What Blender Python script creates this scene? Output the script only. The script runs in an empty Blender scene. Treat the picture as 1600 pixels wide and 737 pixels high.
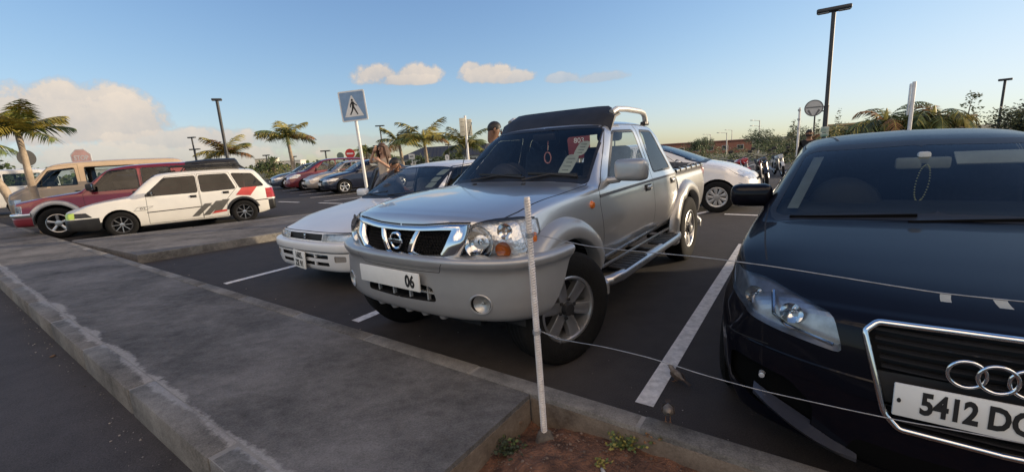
import bpy, bmesh, math, random
import numpy as np
from mathutils import Vector, Matrix
from mathutils.bvhtree import BVHTree
R = math.radians
pi = math.pi
scene = bpy.context.scene
col = scene.collection

# ------------------------------------------------------------------ camera
cd = bpy.data.cameras.new("camera")
cam = bpy.data.objects.new("camera", cd)
col.objects.link(cam)
cd.sensor_width = 36.0
cd.lens = 36.0 * 672.7 / 1600.0
cd.clip_start, cd.clip_end = 0.05, 3000.0
_p, _r = 0.1943, -0.0613
_F = Vector((0, math.cos(_p), -math.sin(_p)))
_R0, _U0 = Vector((1, 0, 0)), Vector((0, math.sin(_p), math.cos(_p)))
_Rt = math.cos(_r) * _R0 + math.sin(_r) * _U0
_Up = -math.sin(_r) * _R0 + math.cos(_r) * _U0
_m = Matrix((_Rt, _Up, -_F)).transposed().to_4x4()
_m.translation = Vector((0, 0, 1.418))
cam.matrix_world = _m
scene.camera = cam

# ------------------------------------------------------------------ light
SUN_AZ, SUN_EL = R(8), R(9.5)          # azimuth measured from +X towards +Y
SKY_STRENGTH, SUN_STRENGTH, EXPOSURE = 0.15, 3.1, 0.74
sl = bpy.data.lights.new("sun", 'SUN')
sl.energy = SUN_STRENGTH
sl.angle = R(0.6)
sl.color = (1.0, 0.80, 0.56)
sun = bpy.data.objects.new("sun", sl)
col.objects.link(sun)
_sd = Vector((math.cos(SUN_EL) * math.cos(SUN_AZ), math.cos(SUN_EL) * math.sin(SUN_AZ), math.sin(SUN_EL)))
sun.rotation_euler = _sd.to_track_quat('Z', 'Y').to_euler()
sun.location = (30, -8, 20)
SHX, SHY, SHH = 16.0, -13.4, 3.75      # unseen building added off-frame, sized to shade the foreground
scene.view_settings.view_transform = 'Standard'
scene.view_settings.look = 'None'
scene.view_settings.gamma = 1.0
scene.view_settings.use_curve_mapping = False
scene.view_settings.exposure = EXPOSURE

w = bpy.data.worlds.new("World")
scene.world = w
w.use_nodes = True
nt = w.node_tree
nt.nodes.clear()
N = nt.nodes.new
def L(a, b): nt.links.new(a, b)
def wmath(op, a, b=None, c=None, clamp=False):
    n = N('ShaderNodeMath'); n.operation = op; n.use_clamp = clamp
    for i, v in enumerate((a, b, c)):
        if v is None: continue
        if isinstance(v, (int, float)): n.inputs[i].default_value = v
        else: L(v, n.inputs[i])
    return n.outputs[0]
sky = N('ShaderNodeTexSky')
sky.sky_type = 'NISHITA'
sky.sun_disc = False
sky.sun_elevation = SUN_EL
sky.sun_rotation = pi / 2 - SUN_AZ
sky.air_density, sky.dust_density, sky.ozone_density = 1.0, 0.35, 2.6
tc = N('ShaderNodeTexCoord')
sx = N('ShaderNodeSeparateXYZ')
L(tc.outputs['Generated'], sx.inputs[0])
AZ = wmath('ARCTAN2', sx.outputs[0], sx.outputs[1])
EL = wmath('ARCSINE', sx.outputs[2])
nz = N('ShaderNodeTexNoise'); nz.inputs['Scale'].default_value = 9.0
nz.inputs['Detail'].default_value = 7.0; nz.inputs['Roughness'].default_value = 0.58
L(tc.outputs['Generated'], nz.inputs['Vector'])
nz2 = N('ShaderNodeTexNoise'); nz2.inputs['Scale'].default_value = 26.0
nz2.inputs['Detail'].default_value = 8.0; nz2.inputs['Roughness'].default_value = 0.66
L(tc.outputs['Generated'], nz2.inputs['Vector'])
noise = wmath('ADD', wmath('MULTIPLY', wmath('SUBTRACT', nz.outputs[0], 0.5), 2.2),
              wmath('MULTIPLY', wmath('SUBTRACT', nz2.outputs[0], 0.5), 1.9))
# clouds: azimuth, elevation (deg), half sizes (deg), density
CLOUDS = [(-15.2, 9.8, 3.6, 2.0, 1.0), (-10.9, 9.7, 3.6, 1.9, 1.0), (-13.2, 9.2, 5.6, 1.2, 1.0),
          (-1.8, 9.4, 3.9, 1.8, 1.0), (-3.7, 10.0, 1.7, 1.6, .95), (1.0, 8.9, 3.6, 1.2, .9), (7.6, 8.4, 2.6, .9, .55), (12.6, 8.1, 4.0, 1.0, .5),
          (-48.5, 4.8, 11.5, 4.2, 1.0), (-44.0, 5.9, 8.0, 3.4, 1.0), (-40.4, 4.8, 5.4, 3.3, 1.0), (-35.5, 3.0, 8.5, 1.9, .9), (-64.0, 4.2, 15.0, 3.4, .95),
          (-45.0, 1.0, 27.0, 2.6, .8), (-22.0, 2.2, 13.0, 1.3, .45),
          (150.0, 34.0, 60.0, 30.0, .95), (-150.0, 36.0, 55.0, 30.0, .95), (95.0, 42.0, 26.0, 18.0, .8)]   # last three: unseen cloud added behind the camera to fill the shade
mask = None; lit = None; back = None
for a0, e0, wa, we, dn in CLOUDS:
    da = wmath('DIVIDE', wmath('SUBTRACT', AZ, R(a0)), R(wa))
    de = wmath('DIVIDE', wmath('SUBTRACT', EL, R(e0)), R(we))
    # flat base: the lower half falls off faster
    ab = wmath('MULTIPLY', wmath('MINIMUM', de, 0.0), 1.7)
    de2 = wmath('ADD', wmath('MAXIMUM', de, 0.0), ab)
    rr = wmath('ADD', wmath('MULTIPLY', da, da), wmath('MULTIPLY', de2, de2))
    m = wmath('ADD', wmath('SUBTRACT', 0.75, rr), wmath('MULTIPLY', noise, 0.85))
    m = wmath('MULTIPLY', wmath('MULTIPLY', m, 2.6, clamp=True), dn)
    l = wmath('MULTIPLY_ADD', de, 0.38, 0.5, clamp=True)
    l = wmath('MULTIPLY', l, m)
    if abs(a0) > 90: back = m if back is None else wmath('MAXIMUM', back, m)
    mask = m if mask is None else wmath('MAXIMUM', mask, m)
    lit = l if lit is None else wmath('MAXIMUM', lit, l)
litn = wmath('ADD', wmath('MULTIPLY', noise, 0.38), lit, clamp=True)
mc = N('ShaderNodeMix'); mc.data_type = 'RGBA'
L(litn, mc.inputs['Factor'])
mc.inputs['A'].default_value = (1.85, 1.85, 1.92, 1)
mc.inputs['B'].default_value = (3.5, 2.95, 2.4, 1)
mb = N('ShaderNodeMix'); mb.data_type = 'RGBA'      # unseen cloud behind the camera, boosted bright and warm as shade fill
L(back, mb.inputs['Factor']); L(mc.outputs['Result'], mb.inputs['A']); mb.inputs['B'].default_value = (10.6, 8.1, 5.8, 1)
mx = N('ShaderNodeMix'); mx.data_type = 'RGBA'
L(wmath('MULTIPLY', mask, 0.9), mx.inputs['Factor'])
# the bright side of the sky rolls off softly towards the sun
sp_ = N('ShaderNodeSeparateColor'); cb_ = N('ShaderNodeCombineColor')
L(sky.outputs[0], sp_.inputs[0])
for k, (c0, g) in enumerate(((3.6, 1.02), (4.3, 1.0), (4.1, 1.18))):
    q = wmath('DIVIDE', sp_.outputs[k], c0)
    L(wmath('DIVIDE', wmath('MULTIPLY', sp_.outputs[k], g), wmath('SQRT', wmath('MULTIPLY_ADD', q, q, 1.0))), cb_.inputs[k])
L(cb_.outputs[0], mx.inputs['A'])
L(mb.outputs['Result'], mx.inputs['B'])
bg = N('ShaderNodeBackground'); bg.inputs['Strength'].default_value = SKY_STRENGTH
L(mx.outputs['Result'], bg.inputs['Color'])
wo = N('ShaderNodeOutputWorld')
L(bg.outputs[0], wo.inputs['Surface'])

# ------------------------------------------------------------------ materials
def newmat(name):
    m = bpy.data.materials.new(name); m.use_nodes = True
    t = m.node_tree; t.nodes.clear()
    o = t.nodes.new('ShaderNodeOutputMaterial')
    return m, t, o
def principled(t, colr, rough=0.5, metal=0.0, coat=0.0, spec=0.5):
    b = t.nodes.new('ShaderNodeBsdfPrincipled')
    if colr is not None: b.inputs['Base Color'].default_value = (*colr, 1)
    b.inputs['Roughness'].default_value = rough
    b.inputs['Metallic'].default_value = metal
    b.inputs['Coat Weight'].default_value = coat
    b.inputs['Coat Roughness'].default_value = 0.04
    b.inputs['Specular IOR Level'].default_value = spec
    return b
_mats = {}
def mat(name, c, rough=0.5, metal=0.0, coat=0.0, var=0.12, scale=6.0, bump=0.0, bscale=60.0, spec=0.5, c2=None, back=None, detail=4.0):
    """procedural material: base colour broken up by noise, optional bump, optional dark inside"""
    if name in _mats: return _mats[name]
    m, t, o = newmat(name)
    b = principled(t, None, rough, metal, coat, spec)
    co = t.nodes.new('ShaderNodeTexCoord')
    n = t.nodes.new('ShaderNodeTexNoise'); n.inputs['Scale'].default_value = scale
    n.inputs['Detail'].default_value = detail; n.inputs['Roughness'].default_value = 0.6
    t.links.new(co.outputs['Object'], n.inputs['Vector'])
    r = t.nodes.new('ShaderNodeValToRGB')
    r.color_ramp.elements[0].position, r.color_ramp.elements[1].position = 0.34, 0.66
    lo = c if c2 else tuple(max(0, x * (1 - var)) for x in c)
    hi = c2 if c2 else tuple(min(1, x * (1 + var)) for x in c)
    r.color_ramp.elements[0].color = (*lo, 1); r.color_ramp.elements[1].color = (*hi, 1)
    t.links.new(n.outputs['Fac'], r.inputs[0])
    t.links.new(r.outputs[0], b.inputs['Base Color'])
    if bump:
        n2 = t.nodes.new('ShaderNodeTexNoise'); n2.inputs['Scale'].default_value = bscale
        n2.inputs['Detail'].default_value = 5.0
        t.links.new(co.outputs['Object'], n2.inputs['Vector'])
        bp = t.nodes.new('ShaderNodeBump'); bp.inputs['Strength'].default_value = bump
        bp.inputs['Distance'].default_value = 0.02
        t.links.new(n2.outputs['Fac'], bp.inputs['Height']); t.links.new(bp.outputs[0], b.inputs['Normal'])
    if back is not None:
        d = principled(t, back, 0.9)
        g = t.nodes.new('ShaderNodeNewGeometry'); ms = t.nodes.new('ShaderNodeMixShader')
        t.links.new(g.outputs['Backfacing'], ms.inputs[0]); t.links.new(b.outputs[0], ms.inputs[1]); t.links.new(d.outputs[0], ms.inputs[2])
        t.links.new(ms.outputs[0], o.inputs[0])
    else:
        t.links.new(b.outputs[0], o.inputs[0])
    _mats[name] = m
    return m
def paint(name, c, metal=0.0, rough=0.35, coat=1.0, var=0.05, trim=(0.05, 0.05, 0.055), spec=0.5):
    return mat(name, c, rough, metal, coat, var, 2.5, back=trim, spec=spec)
def glass(name, tint=(0.8, 0.85, 0.85), rough=0.0, refl=0.05):
    if name in _mats: return _mats[name]
    m, t, o = newmat(name)
    tr = t.nodes.new('ShaderNodeBsdfTransparent'); tr.inputs[0].default_value = (*tint, 1)
    gl = t.nodes.new('ShaderNodeBsdfGlossy'); gl.inputs['Roughness'].default_value = rough
    fr = t.nodes.new('ShaderNodeFresnel'); fr.inputs[0].default_value = 1.45
    # streaks of dust on the pane
    co = t.nodes.new('ShaderNodeTexCoord'); nn = t.nodes.new('ShaderNodeTexNoise'); nn.inputs['Scale'].default_value = 3.0
    t.links.new(co.outputs['Object'], nn.inputs['Vector'])
    ad = t.nodes.new('ShaderNodeMath'); ad.operation = 'MULTIPLY_ADD'; ad.inputs[1].default_value = 0.03
    t.links.new(nn.outputs[0], ad.inputs[0]); t.links.new(fr.outputs[0], ad.inputs[2])
    ms = t.nodes.new('ShaderNodeMixShader')
    t.links.new(ad.outputs[0], ms.inputs[0]); t.links.new(tr.outputs[0], ms.inputs[1]); t.links.new(gl.outputs[0], ms.inputs[2])
    t.links.new(ms.outputs[0], o.inputs[0])
    _mats[name] = m
    return m

M_rubber = mat('tyre_rubber', (0.0065, 0.0065, 0.0065), 0.85, spec=.25, var=0.3, scale=20, bump=0.3, bscale=120)
M_black = mat('black_plastic', (0.016, 0.016, 0.017), 0.5, var=0.25)
M_dark = mat('dark_void', (0.007, 0.007, 0.008), 0.8, var=0.2)
M_void = mat('black_recess', (0.0025, 0.0025, 0.0025), 0.9, spec=.1)
M_seam = mat('panel_gap', (0.012, 0.012, 0.013), 0.8)
M_gasket = mat('window_gasket', (0.012, 0.012, 0.013), 0.45)
M_chrome = mat('chrome', (0.75, 0.76, 0.77), 0.08, 1.0, var=0.04)
M_alloy = mat('alloy_metal', (0.50, 0.50, 0.50), 0.32, 0.9, var=0.1)
M_alloyd = mat('dark_alloy', (0.045, 0.045, 0.048), 0.4, 0.5, var=0.2)
M_hubcap = mat('hubcap_silver', (0.42, 0.42, 0.41), 0.4, 0.6, var=0.12)
M_lamp = glass('lamp_lens', (0.92, 0.93, 0.94))
M_bowl = mat('lamp_reflector', (0.78, 0.79, 0.80), 0.12, 1.0, var=0.05)
M_bowld = mat('lamp_housing', (0.16, 0.16, 0.165), 0.35, 0.6, var=0.1)
M_amber = mat('amber_lens', (0.55, 0.14, 0.02), 0.15, 0, 0.6, var=0.15)
M_red_lens = mat('red_lens', (0.35, 0.015, 0.012), 0.2, 0, 0.6)
M_plate = mat('plate_white', (0.72, 0.72, 0.68), 0.5, var=0.05)
M_ink = mat('plate_ink', (0.012, 0.012, 0.012), 0.6)
M_seat = mat('seat_cloth', (0.035, 0.035, 0.038), 0.9, var=0.3, scale=30)
M_seatl = mat('seat_cloth_grey', (0.16, 0.155, 0.145), 0.9, var=0.2, scale=30)
M_dash = mat('dashboard', (0.03, 0.03, 0.032), 0.7, var=0.2)
M_glass = glass('window_glass', (0.74, 0.79, 0.79))
M_glass_clear = glass('windscreen_glass', (0.88, 0.91, 0.90))
M_glass_dark = glass('tinted_glass', (0.26, 0.27, 0.28))
M_galv = mat('galvanised_steel', (0.42, 0.42, 0.41), 0.5, 0.3, var=0.15)
M_postdark = mat('lamp_post_paint', (0.035, 0.037, 0.04), 0.5, var=0.2)
M_white = mat('white_paint', (0.72, 0.71, 0.68), 0.5, var=0.08)
M_paper = mat('paper', (0.78, 0.77, 0.73), 0.8, var=0.06)

# ------------------------------------------------------------------ helpers
def pch(knots):
    """monotone cubic through (x, v) knots"""
    k = sorted(knots); xs = np.array([a for a, _ in k], float); ys = np.array([b for _, b in k], float)
    if len(xs) == 1: return lambda q: np.full(np.shape(q), ys[0]) if np.ndim(q) else ys[0]
    h = np.diff(xs); dl = np.diff(ys) / h; d = np.zeros(len(xs))
    for i in range(1, len(xs) - 1):
        if dl[i - 1] * dl[i] > 0:
            w1, w2 = 2 * h[i] + h[i - 1], h[i] + 2 * h[i - 1]
            d[i] = (w1 + w2) / (w1 / dl[i - 1] + w2 / dl[i])
    d[0], d[-1] = dl[0], dl[-1]
    def f(q):
        q = np.asarray(q, float); qc = np.clip(q, xs[0], xs[-1])
        i = np.clip(np.searchsorted(xs, qc) - 1, 0, len(h) - 1)
        t = (qc - xs[i]) / h[i]
        r = ((2*t**3 - 3*t**2 + 1) * ys[i] + (t**3 - 2*t**2 + t) * h[i] * d[i] + (-2*t**3 + 3*t**2) * ys[i+1] + (t**3 - t**2) * h[i] * d[i+1])
        return r if r.ndim else float(r)
    return f
def sstep(a, b, x):
    t = min(1.0, max(0.0, (x - a) / (b - a))); return t * t * (3 - 2 * t)
def link(name, me, mats=None, parent=None, loc=None, rot=None):
    if isinstance(me, bmesh.types.BMesh):
        b = me; me = bpy.data.meshes.new(name); b.to_mesh(me); b.free()
    o = bpy.data.objects.new(name, me); col.objects.link(o)
    if mats is not None and me is not None and len(me.materials) == 0:
        for m in (mats if isinstance(mats, (list, tuple)) else [mats]): me.materials.append(m)
    if parent: o.parent = parent
    if loc is not None: o.location = loc
    if rot is not None: o.rotation_euler = rot
    return o
def tag(o, label=None, cat=None, group=None, kind=None):
    for k, v in (('label', label), ('category', cat), ('group', group), ('kind', kind)):
        if v: o[k] = v
    return o
def thing(name, label, cat, loc=(0, 0, 0), rz=0.0, group=None):
    o = bpy.data.objects.new(name, None); col.objects.link(o)
    o.location = loc; o.rotation_euler = (0, 0, rz); o.empty_display_size = 0.2
    return tag(o, label, cat, group)
def smooth(bm, ang=40):
    for f in bm.faces: f.smooth = True
    c = math.cos(R(ang))
    for e in bm.edges:
        if len(e.link_faces) == 2 and e.link_faces[0].normal.dot(e.link_faces[1].normal) < c: e.smooth = False
def fin(bm, ang=40):
    bmesh.ops.recalc_face_normals(bm, faces=bm.faces); bm.normal_update(); smooth(bm, ang); return bm
def add_box(bm, c, s, rot=None, bev=0.0, taper=1.0):
    """box centred at c with full sizes s"""
    r = bmesh.ops.create_cube(bm, size=1.0); vs = r['verts']
    for v in vs:
        if taper != 1.0 and v.co.z > 0: v.co.x *= taper; v.co.y *= taper
        v.co = Vector((v.co.x * s[0], v.co.y * s[1], v.co.z * s[2]))
    if bev:
        es = list({e for v in vs for e in v.link_edges})
        r2 = bmesh.ops.bevel(bm, geom=es, offset=bev, segments=2, profile=0.5, affect='EDGES')
        vs = list({v for f in r2['faces'] for v in f.verts} | {v for v in vs if v.is_valid})
    mt = Matrix.Translation(Vector(c)) @ (rot.to_4x4() if rot else Matrix())
    for v in vs: v.co = mt @ v.co
    return vs
def rotm(rx=0, ry=0, rz=0):
    return Matrix.Rotation(rz, 3, 'Z') @ Matrix.Rotation(ry, 3, 'Y') @ Matrix.Rotation(rx, 3, 'X')
def add_tube(bm, pts, r, n=8, closed=False, caps=True):
    pts = [Vector(p) for p in pts]; rs = r if isinstance(r, (list, tuple)) else [r] * len(pts)
    rings = []; up = None
    for i, p in enumerate(pts):
        if closed: t = pts[(i + 1) % len(pts)] - pts[i - 1]
        else: t = pts[min(i + 1, len(pts) - 1)] - pts[max(i - 1, 0)]
        t = t.normalized() if t.length > 1e-9 else Vector((0, 0, 1))
        if up is None:
            up = Vector((0, 0, 1)) if abs(t.z) < 0.9 else Vector((1, 0, 0))
        a = t.cross(up)
        a = a.normalized() if a.length > 1e-6 else t.orthogonal().normalized()
        b = a.cross(t).normalized(); up = b
        rings.append([bm.verts.new(p + (a * math.cos(2*pi*k/n) + b * math.sin(2*pi*k/n)) * rs[i]) for k in range(n)])
    m = len(rings)
    for i in range(m if closed else m - 1):
        A, B = rings[i], rings[(i + 1) % m]
        for k in range(n): bm.faces.new((A[k], A[(k+1) % n], B[(k+1) % n], B[k]))
    if not closed and caps:
        for g, fl in ((rings[0], 1), (rings[-1], 0)):
            if n > 2: bm.faces.new(g[::-1] if fl else g)
    return bm
def add_lathe(bm, prof, n=32, axis='z', c=(0, 0, 0), a0=0, a1=2*pi):
    """prof: (radius, height) pairs turned about an axis"""
    full = abs(a1 - a0 - 2*pi) < 1e-6; c = Vector(c); rows = []
    steps = n if full else n + 1
    for i in range(steps):
        a = a0 + (a1 - a0) * i / n; row = []
        for r_, h in prof:
            x, y = r_ * math.cos(a), r_ * math.sin(a)
            row.append(bm.verts.new(c + (Vector((x, y, h)) if axis == 'z' else Vector((x, h, y)) if axis == 'y' else Vector((h, x, y)))))
        rows.append(row)
    for i in range(n):
        A, B = rows[i], rows[(i + 1) % steps]
        for k in range(len(prof) - 1):
            bm.faces.new((A[k], B[k], B[k+1], A[k+1]))
    bmesh.ops.remove_doubles(bm, verts=[v for r_ in rows for v in r_], dist=1e-5)
    return bm
def add_prism(bm, pts, d, bev=0.0):
    """polygon pts (3D, planar) extruded by vector d"""
    d = Vector(d); a = [bm.verts.new(Vector(p)) for p in pts]; b = [bm.verts.new(Vector(p) + d) for p in pts]; n = len(a)
    bm.faces.new(a[::-1]); bm.faces.new(b)
    for i in range(n): bm.faces.new((a[i], a[(i+1) % n], b[(i+1) % n], b[i]))
    return bm
def rrect(cx, cy, w_, h_, r_, n=5):
    out = []
    for sx_, sy_, a in ((1, 1, 0), (-1, 1, 90), (-1, -1, 180), (1, -1, 270)):
        for k in range(n + 1):
            t = R(a + 90 * k / n)
            out.append((cx + sx_ * (w_/2 - r_) + r_ * math.cos(t), cy + sy_ * (h_/2 - r_) + r_ * math.sin(t)))
    return out
def round_poly(pts, r_, n=4):
    """round the corners of a 2D polygon"""
    out = []; m = len(pts)
    for i in range(m):
        p0, p, p1 = (Vector(pts[i - 1]), Vector(pts[i]), Vector(pts[(i + 1) % m]))
        a, b = (p0 - p), (p1 - p); k = min(r_, a.length * 0.45, b.length * 0.45)
        a, b = p + a.normalized() * k, p + b.normalized() * k
        for j in range(n + 1):
            t = j / n; q = a * (1-t)**2 + p * 2*t*(1-t) + b * t*t
            out.append((q.x, q.y))
    return out
def text_mesh(s, size, depth=0.002, sx_=1.0, bold=0.0):
    cu = bpy.data.curves.new('lettering', 'FONT'); cu.body = s; cu.size = size; cu.extrude = depth; cu.offset = bold
    cu.align_x = 'CENTER'; cu.align_y = 'CENTER'; cu.resolution_u = 3
    o = bpy.data.objects.new('lettering', cu); col.objects.link(o)
    bpy.context.view_layer.update()
    me = bpy.data.meshes.new_from_object(o.evaluated_get(bpy.context.evaluated_depsgraph_get()))
    bpy.data.objects.remove(o); bpy.data.curves.remove(cu)
    me.materials.clear()
    if sx_ != 1.0: me.transform(Matrix.Diagonal((sx_, 1, 1, 1)))
    return me
def text(parent, s, size, m, mtx, depth=0.002, sx_=1.0, bold=0.0, name='lettering'):
    o = link(name, text_mesh(s, size, depth, sx_, bold), m, parent); o.matrix_local = mtx; return o
def frame(x, y, o):
    """matrix with local X along x, local Y along y, origin o"""
    x = Vector(x).normalized(); z = x.cross(Vector(y)).normalized(); y = z.cross(x)
    m = Matrix((x, y, z)).transposed().to_4x4(); m.translation = Vector(o); return m
# ------------------------------------------------------------------ car building
SEAM, DEL = 90, 99
def crv(sp, key, x):
    f = sp['_c'].get(key)
    if f is None: f = sp['_c'][key] = pch(sp[key])
    return f(x)
def ring(sp, x, sub):
    top, belt, bot = crv(sp, 'top', x), crv(sp, 'belt', x), crv(sp, 'bot', x)
    wm, wb = crv(sp, 'wmax', x), crv(sp, 'wbelt', x)
    belt = min(belt, top - 0.012)
    gh = top - belt; G = sp['gh']; t = sstep(0.03, 0.14, gh)
    q = min(1.0, max(0, gh / G))
    wc = (wb - 0.035) * (1 - q) + sp['wroof'] * q
    wt = (1 - t) * wb * 0.72 + t * wc
    drop = sp.get('drop', 0.07)
    zt = (1 - t) * (belt + 0.80 * gh) + t * (top - min(drop, gh * 0.5))
    zm = bot + sp.get('mid', 0.55) * (belt - bot)
    tuck = sp.get('tuck', 0.03)
    pts = [(0, bot), (wm - 0.16, bot), (wm - tuck - 0.03, bot + 0.01), (wm - tuck, bot + 0.05), (wm - tuck * 0.3, bot + 0.16 * (belt - bot) + 0.05),
           (wm, zm), (wm * 0.45 + wb * 0.55 + 0.005, belt - 0.22 * (belt - bot)), (wb + 0.006, belt - 0.03), (wb - 0.006, belt + 0.002),
           ((wb + wt) / 2 + (0.012 * t if t > 0 else 0) + (1 - t) * 0.03 * wb, belt * 0.5 + zt * 0.5 + (1 - t) * 0.06 * gh), (wt, zt),
           (wt * (0.86 - 0.02 * t), zt + (top - zt) * (0.35 + 0.15 * t)), (wt * 0.5, zt + (top - zt) * (0.78 + 0.06 * t)), (0, top)]
    P = np.array(pts)
    s = np.concatenate([[0], np.cumsum(np.hypot(*np.diff(P, axis=0).T) + 1e-4)])
    q = []
    for i in range(len(s) - 1): q += list(np.linspace(s[i], s[i+1], sub + 1)[:-1])
    q.append(s[-1])
    fy, fz = pch(list(zip(s, P[:, 0]))), pch(list(zip(s, P[:, 1])))
    return np.stack([fy(q), fz(q)], 1)
def make_half(sp):
    sp['_c'] = {}
    sub, dx = sp.get('sub', 3), sp.get('dx', 0.05)
    xf, xr, rf, rr = sp['xf'], sp['xr'], sp.get('rf', 0.06), sp.get('rr', 0.06)
    ks = sorted({round(k, 3) for c in ('top', 'belt', 'wmax', 'wbelt') for k, _ in sp[c]} | {xf - rf, xr + rr})
    ks = [k for k in ks if xr + rr <= k <= xf - rf]
    xs = [ks[0]]
    for k in ks[1:]:
        g = k - xs[-1]
        if g < 0.008: continue
        n = max(1, int(math.ceil(g / dx))); a = xs[-1]
        xs += [a + g * i / n for i in range(1, n + 1)]
    xs = xs[::-1]                                  # front to rear
    def inset(rg, d):
        r2 = rg.copy(); zc = (rg[:, 1].min() + rg[:, 1].max()) / 2; H = (rg[:, 1].max() - rg[:, 1].min()) / 2
        r2[:, 0] *= 1 - d / max(rg[:, 0].max(), 1e-6); r2[:, 1] = zc + (rg[:, 1] - zc) * (1 - d / H); return r2
    rows = []
    for xe, sg, rad in ((xf, -1, rf), (xr, 1, rr)):
        part = []; base = ring(sp, xe + sg * rad, sub); ins = inset(base, rad)
        zc = (ins[:, 1].min() + ins[:, 1].max()) / 2
        ns = sp.get('cap', 9)
        for i in range(ns):
            s = i / ns; r2 = ins.copy(); r2[:, 1] = zc + (ins[:, 1] - zc) * s; part.append((np.full(len(r2), xe), r2))
        for i in range(5):
            th = pi / 2 * (i / 5)
            part.append((np.full(len(base), xe + sg * rad * (1 - math.cos(th))), inset(ring(sp, xe + sg * rad, sub), rad * (1 - math.sin(th)))))
        rows.append(part)
    body = [(np.full(len(base), x), ring(sp, x, sub)) for x in xs]
    allr = rows[0] + body + rows[1][::-1]
    wf, wr = sp.get('warpf'), sp.get('warpr')
    bm = bmesh.new(); grid = []
    for X, r2 in allr:
        row = []
        for x, (y, z) in zip(X, r2):
            if wf:
                t = sstep(xf - wf.get('len', 0.6), xf, x)
                if t > 0: x = x - t * (wf['a'] * (abs(y) / wf['w']) ** wf.get('p', 3) + crv(wf | {'_c': sp['_c']}, 'nose', z))
            if wr:
                t = sstep(xr + wr.get('len', 0.6), xr, x)
                if t > 0: x = x + t * (wr['a'] * (abs(y) / wr['w']) ** wr.get('p', 3) + crv(wr | {'_c': sp['_c']}, 'tail', z))
            row.append(bm.verts.new((x, y, z)))
        grid.append(row)
    for A, B in zip(grid[:-1], grid[1:]):
        for k in range(len(A) - 1):
            bm.faces.new((A[k], A[k+1], B[k+1], B[k]))
    bmesh.ops.remove_doubles(bm, verts=bm.verts, dist=1e-4)
    bmesh.ops.dissolve_degenerate(bm, edges=bm.edges, dist=1e-4)
    bmesh.ops.recalc_face_normals(bm, faces=bm.faces)
    # outward check
    s = sum((f.calc_center_median().y - 0.2) * f.normal.y * f.calc_area() for f in bm.faces)
    if s < 0: bmesh.ops.reverse_faces(bm, faces=bm.faces)
    bm.faces.layers.int.new('rg'); bm.normal_update()
    return bm
AX = {'x': (Vector((1, 0, 0)), lambda a, b: Vector((0, a, b))), 'y': (Vector((0, 1, 0)), lambda a, b: Vector((a, 0, b))), 'z': (Vector((0, 0, 1)), lambda a, b: Vector((a, b, 0)))}
def inpoly(p, P):
    c = False; j = len(P) - 1
    for i in range(len(P)):
        if (P[i][1] > p[1]) != (P[j][1] > p[1]) and p[0] < (P[j][0] - P[i][0]) * (p[1] - P[i][1]) / (P[j][1] - P[i][1]) + P[i][0]: c = not c
        j = i
    return c
def knife(bm, poly, axis, rid, ok=None, only=None, nmin=0.12, sgn=1):
    """cut a 2D outline, seen along an axis, into the shell and mark the faces inside it"""
    d, mk = AX[axis]; lay = bm.faces.layers.int['rg']
    i0, i1 = {'x': (1, 2), 'y': (0, 2), 'z': (0, 1)}[axis]
    P = [(float(a), float(b)) for a, b in poly]
    mn = (min(p[0] for p in P), min(p[1] for p in P)); mxx = (max(p[0] for p in P), max(p[1] for p in P))
    def good(f):
        if f.normal.dot(d) * sgn < nmin: return False
        if only is not None and f[lay] not in only: return False
        cs = [v.co for v in f.verts]
        if max(c[i0] for c in cs) < mn[0] or min(c[i0] for c in cs) > mxx[0] or max(c[i1] for c in cs) < mn[1] or min(c[i1] for c in cs) > mxx[1]: return False
        return ok is None or ok(f.calc_center_median())
    faces = {f for f in bm.faces if good(f)}
    for i in range(len(P)):
        a, b = P[i], P[(i + 1) % len(P)]
        ex, ez = b[0] - a[0], b[1] - a[1]; ln = math.hypot(ex, ez)
        if ln < 1e-6: continue
        nx, nz = ez / ln, -ex / ln; e = 1e-4
        lo0, hi0, lo1, hi1 = min(a[0], b[0]) - e, max(a[0], b[0]) + e, min(a[1], b[1]) - e, max(a[1], b[1]) + e
        sel = []
        for f in faces:
            cs = [v.co for v in f.verts]
            if max(c[i0] for c in cs) < lo0 or min(c[i0] for c in cs) > hi0 or max(c[i1] for c in cs) < lo1 or min(c[i1] for c in cs) > hi1: continue
            ds = [(c[i0] - a[0]) * nx + (c[i1] - a[1]) * nz for c in cs]
            if max(ds) > 1e-5 and min(ds) < -1e-5: sel.append(f)
        if not sel: continue
        geom = set(sel)
        for f in sel: geom.update(f.edges); geom.update(f.verts)
        n3 = mk(nx, nz); r_ = bmesh.ops.bisect_plane(bm, geom=list(geom), dist=1e-6, plane_co=mk(*a), plane_no=n3)
        faces = {f for f in faces if f.is_valid} | {g for g in r_['geom'] if isinstance(g, bmesh.types.BMFace)}
    for f in faces:
        if f.is_valid:
            c = f.calc_center_median()
            if inpoly((c[i0], c[i1]), P): f[lay] = rid
def seam(bm, pts, axis, wd=0.006, rid=SEAM, **k):
    for a, b in zip(pts[:-1], pts[1:]):
        ex, ez = b[0] - a[0], b[1] - a[1]; l = math.hypot(ex, ez); nx, nz = -ez / l * wd / 2, ex / l * wd / 2
        x0, z0, x1, z1 = a[0] - ex / l * wd * .4, a[1] - ez / l * wd * .4, b[0] + ex / l * wd * .4, b[1] + ez / l * wd * .4
        knife(bm, [(x0 + nx, z0 + nz), (x1 + nx, z1 + nz), (x1 - nx, z1 - nz), (x0 - nx, z0 - nz)], axis, rid, **k)
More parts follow.
